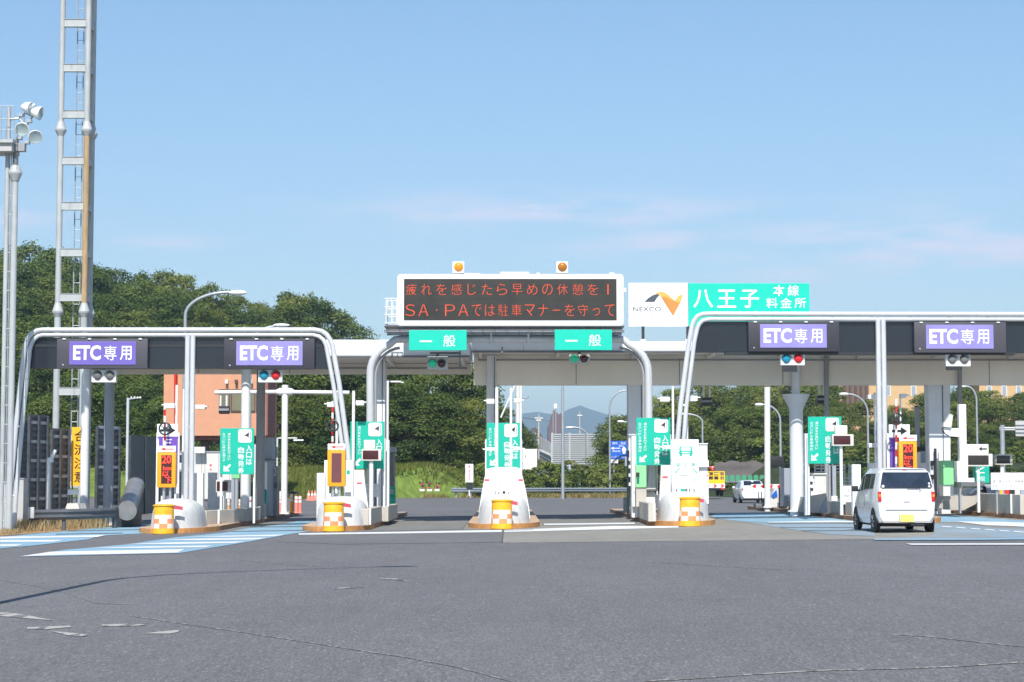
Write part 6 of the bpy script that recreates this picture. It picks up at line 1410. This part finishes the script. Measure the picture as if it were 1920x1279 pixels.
b.build('posts', t); b = MB(); b.tube([P(1007, 843, 280), P(1036, 856, 228)], .25, 'offwhite', 6); b.tube([P(1007, 850, 280), P(1036, 866, 228)], .25, 'grey', 6); b.build('parapet', t)
b = MB(); b.pprism([(990, 860), (997, 803), (1004, 801), (1013, 812), (1026, 830), (1034, 850), (1040, 880), (990, 880)], 330, 12, M['rock'])
solo(b, 'ramp_mound', 'pinkish grey concrete ramp face behind the post fence', 'ramp wall')
slab('white_board', 'blank white site board right of the middle ticket sign', 'board', 979.5, 842, 1007, 881, 158, .15, 'white2', extra=lambda b, Y: [b.pbox(x, 880, x + 1.5, 905, Y + .02, .1, 'galv') for x in (984, 1001)])
b = MB(); b.pprism([(1027, 832), (1028, 800), (1032, 790), (1036, 775), (1039, 769), (1044, 773), (1047, 777), (1053, 774), (1055, 778), (1055, 832)], 480, 9, 'bgpurple'); 
solo(b, 'brown_tower', 'dark purple brown tower with slanted side before the mountains', 'tower', smooth=0)
b = MB(); b.pbox(1038.8, 757, 1044.5, 766, 300, .5, 'white2'); q = P(1042, 766, 300); b.tube([(q.x, 300.2, 0), (q.x, 300.2, q.z)], .1, 'galv', 8); q = P(1037, 768, 300); b.tube([(q.x, 300.2, 0), (q.x, 300.2, q.z)], .08, 'galv', 8)
solo(b, 'lamp_mast', 'thin mast with white lamp box before the brown tower', 'mast')
t = thing('road_sign', 'blue motorway direction sign behind the girder column', 'road sign', GP(1165, 165))
b = MB(); Y = 165; b.pbox(1143.5, 827, 1192, 861, Y, .12, 'blue', .02); Yt = Y - .01; l = 'lettering'
b.ptext('調布', 1148, 829, 1158, 833.5, Yt, l); b.ptext('高尾', 1164, 829, 1173, 833.5, Yt, l); b.ptext('2km', 1160, 834, 1169, 838, Yt, l)
b.pprism(arrow_pts(1144.5, 1163, 840.5, 2.6), Yt, .006, l); b.pprism([(1168, 851), (1166, 842), (1170, 837), (1174, 842), (1172, 851)], Yt, .006, l)
b.ptext('美術館', 1148, 844, 1163, 848, Yt, l); b.ptext('八王子 Road', 1146, 855, 1176, 858.5, Yt, l); b.build('sign_face', t, smooth=0)
b = MB(); b.pbox(1144.5, 861.5, 1159, 868.5, Y, .1, 'white2'); b.ptext('出口', 1147, 863, 1157, 867, Y - .01, 'pink'); b.build('plate', t, smooth=0)
b = MB(); b.pbox(1150, 862, 1152, 905, Y + .13, .15, 'galv'); b.pbox(1185, 862, 1187, 905, Y + .13, .15, 'galv'); b.build('post', t)
# far guard rail
gf = [(P(px, HZ, Y).x, Y) for px, Y in ((846, 136), (900, 138), (950, 141), (1000, 144.5), (1060, 149), (1120, 154), (1190, 160))]
gp = [(P(px, HZ, Y).x, Y) for px, Y in ((855, 136.4), (882, 137.3), (1028, 146.6), (1070, 150), (1086, 151.2), (1101, 152.4), (1116, 153.6), (1129, 154.8), (1150, 156.5))]
guardrail('long bright steel guard rail along the far curve before the hedge', gf, gp, .40, 'galv')
b = MB(); Y = 134; b.pbox(872.5, 870, 887.5, 904.5, Y, .06, 'white2'); b.disc(P(880, 875, Y - .006), .07, 'pink', .004, 12)
for k, ch in enumerate('高速道路'): b.ptext(ch, 878, 881 + k * 5, 882, 885 + k * 5, Y - .006, 'pink')
b.pbox(874.5, 904.5, 886.5, 918, Y + .03, .05, 'dark'); b.pbox(879, 904.5, 881, 930, Y + .08, .06, 'white2')
solo(b, 'notice_sign', 'narrow white notice with pink print and black foot on the meadow', 'notice', smooth=0)
b = MB(); a, c = P(744, 884, 146), P(822, 880, 152); b.hexa([(a.x, 146, a.z - .25), (c.x, 152, c.z - .2), (c.x, 152.15, c.z - .2), (a.x, 146.15, a.z - .25), (a.x, 146, a.z + .04), (c.x, 152, c.z + .08), (c.x, 152.15, c.z + .08), (a.x, 146.15, a.z + .04)], 'white2')
solo(b, 'low_wall', 'long low white wall at the top of the meadow', 'low wall', smooth=0)
rr = random.Random(2)
for k in range(3):
    b = MB()
    x = 787 + k * 14; b.pbox(x, 917, x + 9, 921, 130, .3, 'white2')
    for _ in range(9): b.ball(P(x + 4 + rr.uniform(-4, 4), rr.uniform(904, 916), 130.1), .07, 'red' if _ % 3 == 0 else 'dark', 6)
    solo(b, 'flower_trough', 'white trough with small red flowers on the meadow slope', 'flower trough', 'flower troughs on the meadow')
# ochre buildings, retaining slope, green fence
OY = 290
def ochre(label, x0, x1, yt, dark, wins):
    t = thing('ochre_building', label, 'building', GP((x0 + x1) / 2, OY), 'ochre buildings behind the trees')
    a, c = P(x0, yt, OY), P(x1, 0, OY); b = MB(); b.box(a.x, c.x, OY, OY + 14, gz(a.x, OY) - 1, a.z, 'ochre'); b.build('wall', t, smooth=0)
    if dark: b = MB(); b.pbox(dark[0], yt + 4, dark[1], 775, OY - .3, .29, 'brownwall'); [b.pbox(x, yt + 12, x + 5, 770, OY - .5, .19, 'frame') for x in range(int(dark[0]) + 3, int(dark[1]) - 4, 10)]; b.build('window_bay', t, smooth=0)
    for x in wins:
        b = MB(); b.pbox(x, 722, x + 10, 743, OY - .06, .058, 'white2'); f = b.build('window', t, smooth=0)
        b = MB(); b.pbox(x + 1.2, 724, x + 8.8, 741.5, OY - .08, .019, 'bluegrey'); b.build('pane', f, smooth=0)
    b = MB(); b.box(a.x - .5, c.x + .5, OY - .6, OY + 14.5, a.z + .003, a.z + .5, 'offwhite'); b.build('roof', t, smooth=0)
ochre('ochre building with brown window strips behind the gantry post', 1572, 1748, 655, (1578, 1628), (1660, 1708, 1733))
ochre('ochre building glimpsed through trees past the tapered column', 1835, 2010, 662, None, (1850, 1878, 1905))
b = MB(); Y = 172; rr = random.Random(9); xs = [1340 + 6 * k for k in range(24)]; i = b.mi('rock'); rows = []
for j in range(7): rows.append([b.bm.verts.new(P(x, 906 - j * 6.2 - (0 if j < 5 else (rr.random() - .3) * 5) * 1 - (3 if 1360 < x < 1420 and j == 6 else 0), Y + j * 1.1 + rr.uniform(-.3, .3))) for x in xs])
for A, C in zip(rows, rows[1:]):
    for k in range(len(xs) - 1): f = b.bm.faces.new([A[k], A[k + 1], C[k + 1], C[k]]); f.material_index = i
solo(b, 'retaining_slope', 'rough grey sprayed concrete slope below the right wood', 'retaining wall', smooth=60)
M['greenfence'] = mat('green_fence_mesh', (70, 150, 112), 0.6, var=.1, scale=3)
t = thing('green_fence', 'row of pale green fence panels at the foot of the grey slope', 'fence', GP(1410, 168))
for k in range(10):
    x = 1357 + k * 11.2; b = MB(); b.pprism([(x, 903), (x, 893), (x + 2, 890.5), (x + 7, 890.5), (x + 9, 893), (x + 9, 903)], 168, .06, 'greenfence', 'green'); b.build('panel', t, smooth=0)
b = MB(); b.ptube([(1350, 904), (1475, 904)], .1, 168, 'midgrey', 6); b.build('rail', t)
# far signpost at the right edge
t = thing('gantry_sign', 'grey signpost with arm and the back of a white sign at the picture edge', 'road sign', GP(1880, 100))
b = MB(); p = GP(1880, 100); q = P(1879, 797, 100); b.tube([(q.x, 100, p.z), tuple(q)], .12, 'galv', 12); b.ptube([(1874, 802.5), (1935, 802.5)], .05, 100, 'steel', 8); b.ptube([(1874, 806), (1935, 806)], .03, 100, 'steel', 8); b.build('pole', t, smooth=40)
b = MB(); b.pbox(1904, 789, 1940, 818, 99.9, .06, 'signalcase'); [b.pbox(1904, y, 1940, y + 1.2, 99.84, .05, 'galv') for y in (796, 803, 810)]; b.build('sign_back', t)
# ================================================================ VEGETATION
def leaf_mat(name, a, c, tr=0.25):
    m = bpy.data.materials.new(name); m.use_nodes = True; t = m.node_tree; l = t.links.new; t.nodes.clear()
    o = N(t, 'ShaderNodeOutputMaterial'); d = N(t, 'ShaderNodeBsdfDiffuse'); tl = N(t, 'ShaderNodeBsdfTranslucent'); gl = N(t, 'ShaderNodeBsdfGlossy'); gl.inputs['Roughness'].default_value = .45
    mx = N(t, 'ShaderNodeMixShader'); mx.inputs[0].default_value = tr; m2 = N(t, 'ShaderNodeMixShader'); m2.inputs[0].default_value = .015
    oi = N(t, 'ShaderNodeObjectInfo'); g = N(t, 'ShaderNodeNewGeometry'); n = N(t, 'ShaderNodeTexNoise'); n.inputs['Scale'].default_value = .6; n.inputs['Detail'].default_value = 5; l(g.outputs['Position'], n.inputs['Vector'])
    ad = N(t, 'ShaderNodeMath', operation='MULTIPLY_ADD'); l(oi.outputs['Random'], ad.inputs[0]); ad.inputs[1].default_value = .75
    mr = N(t, 'ShaderNodeMapRange'); mr.inputs['From Min'].default_value = .32; mr.inputs['From Max'].default_value = .68; mr.inputs['To Max'].default_value = .5; l(n.outputs['Fac'], mr.inputs['Value']); l(mr.outputs[0], ad.inputs[2])
    mc = N(t, 'ShaderNodeMix', data_type='RGBA'); l(ad.outputs[0], mc.inputs[0]); mc.inputs[6].default_value = (*a, 1); mc.inputs[7].default_value = (*c, 1)
    l(mc.outputs[2], d.inputs['Color']); l(mc.outputs[2], tl.inputs['Color']); l(d.outputs[0], mx.inputs[1]); l(tl.outputs[0], mx.inputs[2]); l(mx.outputs[0], m2.inputs[1]); l(gl.outputs[0], m2.inputs[2]); l(m2.outputs[0], o.inputs['Surface'])
    return m
LM = [leaf_mat('leaf_deep_green', (.062, .110, .024), (.145, .190, .042)), leaf_mat('leaf_olive', (.105, .145, .030), (.21, .235, .055)), leaf_mat('leaf_dark', (.038, .074, .022), (.085, .128, .034)), leaf_mat('leaf_light', (.13, .19, .036), (.25, .30, .07))]
GRASSM = leaf_mat('grass_blade', (.10, .15, .022), (.24, .25, .06), .3)
STRAW = leaf_mat('straw_blade', (.30, .22, .11), (.52, .40, .22), .2)
def crown_mesh(name, seed, hgt, rad, nleaf, leaf, mi, base=.12, lobes=52, flat=0.0):
    """crown of unit placement: trunk foot at origin, top at hgt; many leaf faces on clumps spread through the volume"""
    r = np.random.default_rng(seed)
    cs = []; 
    for k in range(lobes):
        v = r.uniform(base, 1.0); prof = (math.sin(math.pi * min(max((v - base * .3) / (1.08 - base * .3), 0), 1)) ** .55) * (1.0 if v < .55 else 1.0 - .35 * (v - .55))
        a = r.uniform(0, 2 * math.pi); q = rad * prof * math.sqrt(r.uniform(.05, 1.0)) * .80
        s = rad * r.uniform(.20, .36) * (1.08 - .40 * v)
        cs.append((q * math.cos(a), q * math.sin(a), v * hgt - s * .7, s * r.uniform(1.0, 1.25), s * r.uniform(.75, 1.0) * (1 - flat * .3)))
    cs.append((0, 0, hgt * .93, rad * .26, hgt * .06)); cs = np.array(cs)
    wgt = cs[:, 3] ** 2; wgt /= wgt.sum(); idx = r.choice(len(cs), nleaf, p=wgt); c = cs[idx]
    d = r.normal(size=(nleaf, 3)); d /= np.linalg.norm(d, axis=1)[:, None]; d[:, 2] = np.where(d[:, 2] < -.35, -d[:, 2], d[:, 2])
    rr = np.clip(r.normal(.92, .16, nleaf), .3, 1.28)
    rough = 1 + .22 * np.sin(d[:, 0] * 9 + idx) * np.sin(d[:, 1] * 8 + idx * 2) + .15 * np.sin(d[:, 2] * 11 + idx * 3)
    rr = rr * rough
    pos = np.stack([c[:, 0] + d[:, 0] * c[:, 3] * rr, c[:, 1] + d[:, 1] * c[:, 3] * rr, c[:, 2] + d[:, 2] * c[:, 4] * rr], 1)
    pos[:, 2] = np.maximum(pos[:, 2], .15)
    nrm = d * .75 + r.normal(size=(nleaf, 3)) * .55 + np.array([0, 0, .45]); nrm /= np.linalg.norm(nrm, axis=1)[:, None]
    u = np.cross(nrm, r.normal(size=(nleaf, 3))); u /= np.linalg.norm(u, axis=1)[:, None]; v = np.cross(nrm, u)
    sz = leaf * r.uniform(.55, 1.35, nleaf)[:, None]
    V = np.empty((nleaf, 4, 3)); V[:, 0] = pos - u * sz; V[:, 1] = pos - v * sz * .5 + nrm * sz * .12; V[:, 2] = pos + u * sz; V[:, 3] = pos + v * sz * .5 + nrm * sz * .12
    me = bpy.data.meshes.new(name); me.vertices.add(nleaf * 4); me.loops.add(nleaf * 4); me.polygons.add(nleaf)
    me.vertices.foreach_set('co', V.ravel().astype(np.float32)); me.loops.foreach_set('vertex_index', np.arange(nleaf * 4, dtype=np.int32))
    me.polygons.foreach_set('loop_start', np.arange(0, nleaf * 4, 4, dtype=np.int32)); me.polygons.foreach_set('loop_total', np.full(nleaf, 4, dtype=np.int32))
    mis = np.where(r.random(len(cs)) < .25, 1, 0)[idx]
    me.materials.append(LM[mi[0]]); me.materials.append(LM[mi[1]]); me.polygons.foreach_set('material_index', mis.astype(np.int32)); me.update(); me.validate()
    return me
def tree_proto(seed, hgt, rad, nleaf, leaf, mi, **kw):
    t = bpy.data.objects.new('broadleaf_tree', None); COL.objects.link(t); ORG[t.name] = Vector((0, 0, 0))
    b = MB(); rr = random.Random(seed); b.tube([(0, 0, -.4), (.05, .02, hgt * .25), (-.04, .05, hgt * .55), (.02, 0, hgt * .86)], [.022 * hgt, .017 * hgt, .011 * hgt, .004 * hgt], 'bark', 8)
    for k in range(9):
        a = rr.uniform(0, 6.28); z = hgt * rr.uniform(.22, .7); q = rad * rr.uniform(.5, .8)
        b.tube([(0, 0, z), (q * .5 * math.cos(a), q * .5 * math.sin(a), z + hgt * .07), (q * math.cos(a), q * math.sin(a), z + hgt * .16)], [.010 * hgt, .007 * hgt, .003 * hgt], 'bark', 6)
    tr = b.build('trunk', t, smooth=60)
    c = bpy.data.objects.new('crown', crown_mesh('crown', seed, hgt, rad, nleaf, leaf, mi, **kw)); COL.objects.link(c); c.parent = t
    return t
PROTO = [tree_proto(11, 10, 4.2, 18000, .135, (0, 1)), tree_proto(12, 10, 3.8, 16000, .13, (1, 0), lobes=56), tree_proto(13, 10, 4.6, 18000, .135, (0, 2), lobes=60), tree_proto(14, 10, 3.3, 15000, .125, (2, 0), lobes=50), tree_proto(15, 10, 4.4, 16000, .135, (1, 3), lobes=46, flat=.8), tree_proto(16, 10, 2.7, 13000, .12, (2, 0), lobes=46, base=.08)]
used = set()
def copy_tree(pi, loc, s, rz, label, group, name='broadleaf_tree', cat='tree', sx=1.0):
    root = PROTO[pi]
    if pi in used:
        o = root.copy(); COL.objects.link(o)
        for ch in root.children:
            cc = ch.copy(); COL.objects.link(cc); cc.parent = o
    else: used.add(pi); o = root
    o.location = loc; o.rotation_euler = (0, 0, rz); o.scale = (s * sx, s * sx, s); tag(o, label, cat, group); return o
def interp(tab, x):
    for (a, ha), (c, hc) in zip(tab, tab[1:]):
        if a <= x <= c: return ha + (hc - ha) * (x - a) / (c - a)
    return tab[0][1] if x < tab[0][0] else tab[-1][1]
rt = random.Random(21)
SKY_L = [(-120, 470), (0, 468), (45, 462), (80, 458), (110, 475), (180, 492), (225, 515), (290, 512), (330, 505), (352, 500), (385, 528), (420, 548), (465, 566), (500, 548), (545, 535), (585, 548), (620, 566), (655, 596), (690, 584), (730, 590), (800, 640), (870, 655), (905, 690)]
placed = []
rows = [(240, 0, -150, 720, 50), (229, 14, -140, 725, 50), (216, 36, -130, 730, 54), (203, 62, -120, 735, 56), (191, 90, -120, 740, 58), (179, 122, -110, 760, 60), (168, 156, -90, 770, 64), (157, 196, -90, 770, 70)]
for Y, dy, xa, xb, st in rows:
    x = xa + rt.uniform(0, 30)
    while x < xb:
        yt = interp(SKY_L, x) + dy + rt.uniform(-4, 24) * (1 if dy else .5); YY = Y + rt.uniform(-6, 6)
        if x > 640 and Y > 210: x += st; continue
        p = P(x, HZ, YY); zb = gz(p.x, YY) + left_hill(p.x, YY) - .5; h = P(x, yt, YY).z - zb
        if h > 4: placed.append((x, YY, p.x, zb, h, 'wood on the left hill'))
        x += st * rt.uniform(.75, 1.2)
front = [(-60, 735, 142), (20, 720, 140), (85, 745, 138), (150, 700, 143), (205, 690, 140), (262, 722, 137), (300, 745, 134), (330, 770, 139), (395, 760, 142), (452, 790, 144), (520, 690, 146), (565, 640, 150), (612, 655, 147), (655, 648, 150), (705, 640, 147), (752, 655, 150), (800, 640, 154), (845, 662, 150), (880, 690, 152), (560, 745, 140), (625, 735, 141), (690, 720, 142), (760, 715, 143), (820, 735, 144), (868, 752, 145)]
for x, yt, YY in front:
    p = P(x, HZ, YY); zb = gz(p.x, YY) + left_hill(p.x, YY) - .5; h = P(x, yt, YY).z - zb
    placed.append((x, YY, p.x, zb, h, 'front'))
for x, YY, X, zb, h, kind in placed:
    pi = rt.choice([0, 1, 2, 3, 4, 0, 2] if kind != 'front' else [0, 2, 3, 2, 1])
    tall = rt.random() < .12 and kind != 'front'
    if tall: pi = 5
    s = h / 10; wide = 1.0 if h > 9 else 1.15
    lab = 'dense green broadleaf tree in the wood rising behind the ETC gantry' if kind != 'front' else 'dark green leafy tree at the foot of the wood facing the gates'
    copy_tree(pi, (X, YY, zb), s, rt.uniform(0, 6.28), lab, 'trees of the wood behind the left gantry' if kind != 'front' else 'trees at the front of the wood', sx=wide)
SKY_R = [(1118, 822), (1140, 800), (1165, 775), (1200, 758), (1240, 738), (1290, 722), (1340, 706), (1400, 700), (1450, 706), (1500, 700), (1560, 720), (1590, 752), (1640, 762), (1665, 760), (1700, 752), (1740, 735), (1790, 722), (1850, 728), (1900, 728), (1990, 725)]
for Y, dy, xa, xb, st in [(212, 0, 1155, 2010, 62), (196, 26, 1150, 2000, 64), (184, 62, 1300, 2000, 62), (176, 100, 1480, 2000, 58)]:
    x = xa
    while x < xb:
        yt = interp(SKY_R, x) + dy + rt.uniform(-4, 16); YY = Y + rt.uniform(-5, 5)
        p = P(x, HZ, YY); zb = gz(p.x, YY) + right_hill(p.x, YY) - .4; h = P(x, yt, YY).z - zb
        if h > 1.8: copy_tree(rt.choice([1, 4, 0, 4, 1, 2]), (p.x, YY, zb), h / 9.3, rt.uniform(0, 6.28), 'sunlit olive green tree on the slope behind the right hand lanes', 'trees on the slope behind the right gantry', sx=1.35 if h < 6 else 1.1)
        x += st * rt.uniform(.75, 1.15)
for x, yt, YY in ((948, 764, 200), (968, 790, 190), (982, 806, 186)):
    p = P(x, HZ, YY); zb = gz(p.x, YY) - .3; h = P(x, yt, YY).z - zb; copy_tree(3, (p.x, YY, zb), h / 10, x, 'small dark tree behind the middle ticket sign', 'small trees behind the middle island', sx=.9)
# bushes
def bush_proto(seed, mi, nleaf=2600, leaf=.09):
    o = bpy.data.objects.new('bush', crown_mesh('bush', seed, 2.0, 1.35, nleaf, leaf, mi, base=.02, lobes=18)); COL.objects.link(o); return o
BP = [bush_proto(31, (1, 3)), bush_proto(32, (3, 1)), bush_proto(33, (0, 1)), bush_proto(34, (3, 3), 2600, .08)]
bu = set()
def bush(pi, px, Y, yt, label, group, wide=1.0, zb=None):
    p = P(px, HZ, Y); z = (gz(p.x, Y) + (left_hill(p.x, Y) if px < 920 else right_hill(p.x, Y)) - .1) if zb is None else zb; h = max(P(px, yt, Y).z - z, .4)
    if pi in bu: o = BP[pi].copy(); COL.objects.link(o)
    else: bu.add(pi); o = BP[pi]
    o.location = (p.x, Y, z); o.rotation_euler = (0, 0, rt.uniform(0, 6.28)); s = h / 2; o.scale = (s * wide, s * wide, s); tag(o, label, 'bush', group)
for k, (x, yt, pi) in enumerate(((990, 881, 2), (1008, 876, 0), (1030, 868, 1), (1048, 871, 2), (1068, 864, 0), (1090, 872, 2), (1108, 874, 0), (1128, 870, 1), (1148, 874, 0), (1168, 876, 2), (1000, 890, 1), (1040, 884, 0), (1078, 882, 2), (1118, 886, 0), (1155, 888, 1))):
    bush(pi, x, (152 if k < 10 else 149) + (x - 990) * .075, yt, 'dense green bush in the hedge behind the far guard rail', 'hedge bushes behind the far guard rail', 1.05)
for x, yt, pi, Y in ((748, 846, 2, 150), (775, 838, 3, 151), (800, 842, 1, 150), (826, 826, 3, 149), (850, 834, 1, 148), (872, 840, 3, 147), (893, 848, 1, 146), (560, 850, 2, 140), (590, 846, 2, 141), (630, 850, 0, 142), (905, 868, 3, 141), (858, 862, 3, 143), (520, 846, 2, 139)):
    bush(pi, x, Y, yt, 'loose light green shrub at the edge of the wood above the meadow', 'shrubs above the meadow', 1.2)
for x, yt, pi in ((1352, 840, 0), (1366, 832, 2), (1384, 822, 2), (1400, 838, 3), (1416, 822, 1), (1432, 818, 1), (1446, 826, 3), (1460, 834, 0), (1476, 840, 2), (1340, 866, 2)):
    bush(pi, x, 186, yt, 'leafy shrub on top of the grey sprayed slope', 'shrubs over the grey slope', 1.3, zb=P(x, 876, 186).z)
for x, yt in ((1352, 905), (1362, 906), (1374, 905), (1386, 907), (1398, 908)): bush(0, x, 160, yt, 'small roadside bush before the green fence panels', 'roadside bushes', 1.4, zb=P(x, 918, 160).z)
for x, yt, Y in ((1500, 800, 170), (1540, 820, 168), (1580, 830, 168), (1620, 832, 166), (1660, 838, 168), (1700, 840, 166), (1760, 842, 168), (1810, 838, 166), (1860, 842, 168), (1905, 838, 166)):
    bush(2, x, Y, yt, 'dark green bush below the trees behind the right hand lanes', 'bushes under the right trees', 1.2)

def blades(name, label, pts, hgt, wid, m):
    n = len(pts); r = np.random.default_rng(5); p = np.array(pts); a = r.uniform(0, 6.28, n); ln = r.normal(0, .35, (n, 2)); h = hgt * r.uniform(.5, 1.4, n)
    V = np.empty((n, 3, 3)); V[:, 0] = p; V[:, 1] = p; V[:, 0, 0] -= wid * np.cos(a); V[:, 0, 1] -= wid * np.sin(a); V[:, 1, 0] += wid * np.cos(a); V[:, 1, 1] += wid * np.sin(a)
    V[:, 2, 0] = p[:, 0] + ln[:, 0] * h; V[:, 2, 1] = p[:, 1] + ln[:, 1] * h; V[:, 2, 2] = p[:, 2] + h
    me = bpy.data.meshes.new(name); me.vertices.add(n * 3); me.loops.add(n * 3); me.polygons.add(n)
    me.vertices.foreach_set('co', V.ravel().astype(np.float32)); me.loops.foreach_set('vertex_index', np.arange(n * 3, dtype=np.int32)); me.polygons.foreach_set('loop_start', np.arange(0, n * 3, 3, dtype=np.int32)); me.polygons.foreach_set('loop_total', np.full(n, 3, dtype=np.int32)); me.materials.append(m); me.update()
    o = bpy.data.objects.new(name, me); COL.objects.link(o); tag(o, label, None, None, 'stuff'); return o
rg = random.Random(8); pts = []
while len(pts) < 52000:
    x = rg.uniform(-22, 3); y = rg.uniform(124.5, 156)
    if x > -12.5 and y < 139 + .55 * max(x + 6, 0) and y < 126 + (x + 12.5) * 2.2: continue
    pts.append((x, y, gz(x, y) + lh2(x, y) - .02))
blades('meadow_grass', 'tall green meadow grass between the road and the wood', pts, .30, .05, GRASSM)
pts = []
while len(pts) < 9000:
    x = rg.uniform(-6, 10); y = rg.uniform(138, 160); e = 138.5 + .72 * (x + 5)
    if e + .3 < y < e + 5: pts.append((x, y, gz(x, y)))
blades('roadside_grass', 'dry and green grass under the far guard rail', pts, .28, .05, leaf_mat('verge_blade', (.16, .17, .04), (.36, .27, .12), .2))
pts = []
while len(pts) < 9000:
    px = rg.uniform(-20, 205); py = rg.uniform(982, 1003)
    if py > 1004.5 - max(px, 0) * .105 or py < 990 - px * .03: continue
    if rg.random() > (.25 + .75 * (math.sin(px * .09) > -.2)): continue
    p = G(px, py); pts.append(tuple(p))
blades('dry_grass', 'tufts of dry straw coloured grass below the guard rail', pts, .16, .012, STRAW)
pts = []
for k in range(7000):
    c = rg.choice([(40, 996), (110, 991), (135, 990), (160, 989), (178, 988), (70, 995)]); p = G(c[0] + rg.gauss(0, 9), c[1] + rg.gauss(0, 1.2)); pts.append(tuple(p))
blades('dry_grass', 'tall clumps of dry straw coloured grass at the guard rail posts', pts, .34, .014, STRAW)
paint('straw_verge', [[(-40, 1008), (0, 1005), (60, 1000.5), (140, 994.5), (238, 982.6), (268, 980), (268, 976), (150, 980), (0, 985), (-40, 986)]], 'litter', .008)

# ================================================================ AIR
hm = bpy.data.materials.new('haze'); hm.use_nodes = True; ht = hm.node_tree; ht.nodes.clear()
ho = N(ht, 'ShaderNodeOutputMaterial'); hv = N(ht, 'ShaderNodeVolumePrincipled'); hv.inputs['Color'].default_value = (.58, .80, 1.0, 1); hv.inputs['Density'].default_value = 2.4e-4; hv.inputs['Anisotropy'].default_value = 0.0
ht.links.new(hv.outputs[0], ho.inputs['Volume'])
b = MB(); b.box(-6500, 6500, -120, 6600, -4, 235, hm); o = b.build('haze', smooth=0, origin=(0, 0, 0)); o['kind'] = 'stuff'; o['label'] = 'thin blue summer haze over the distance'
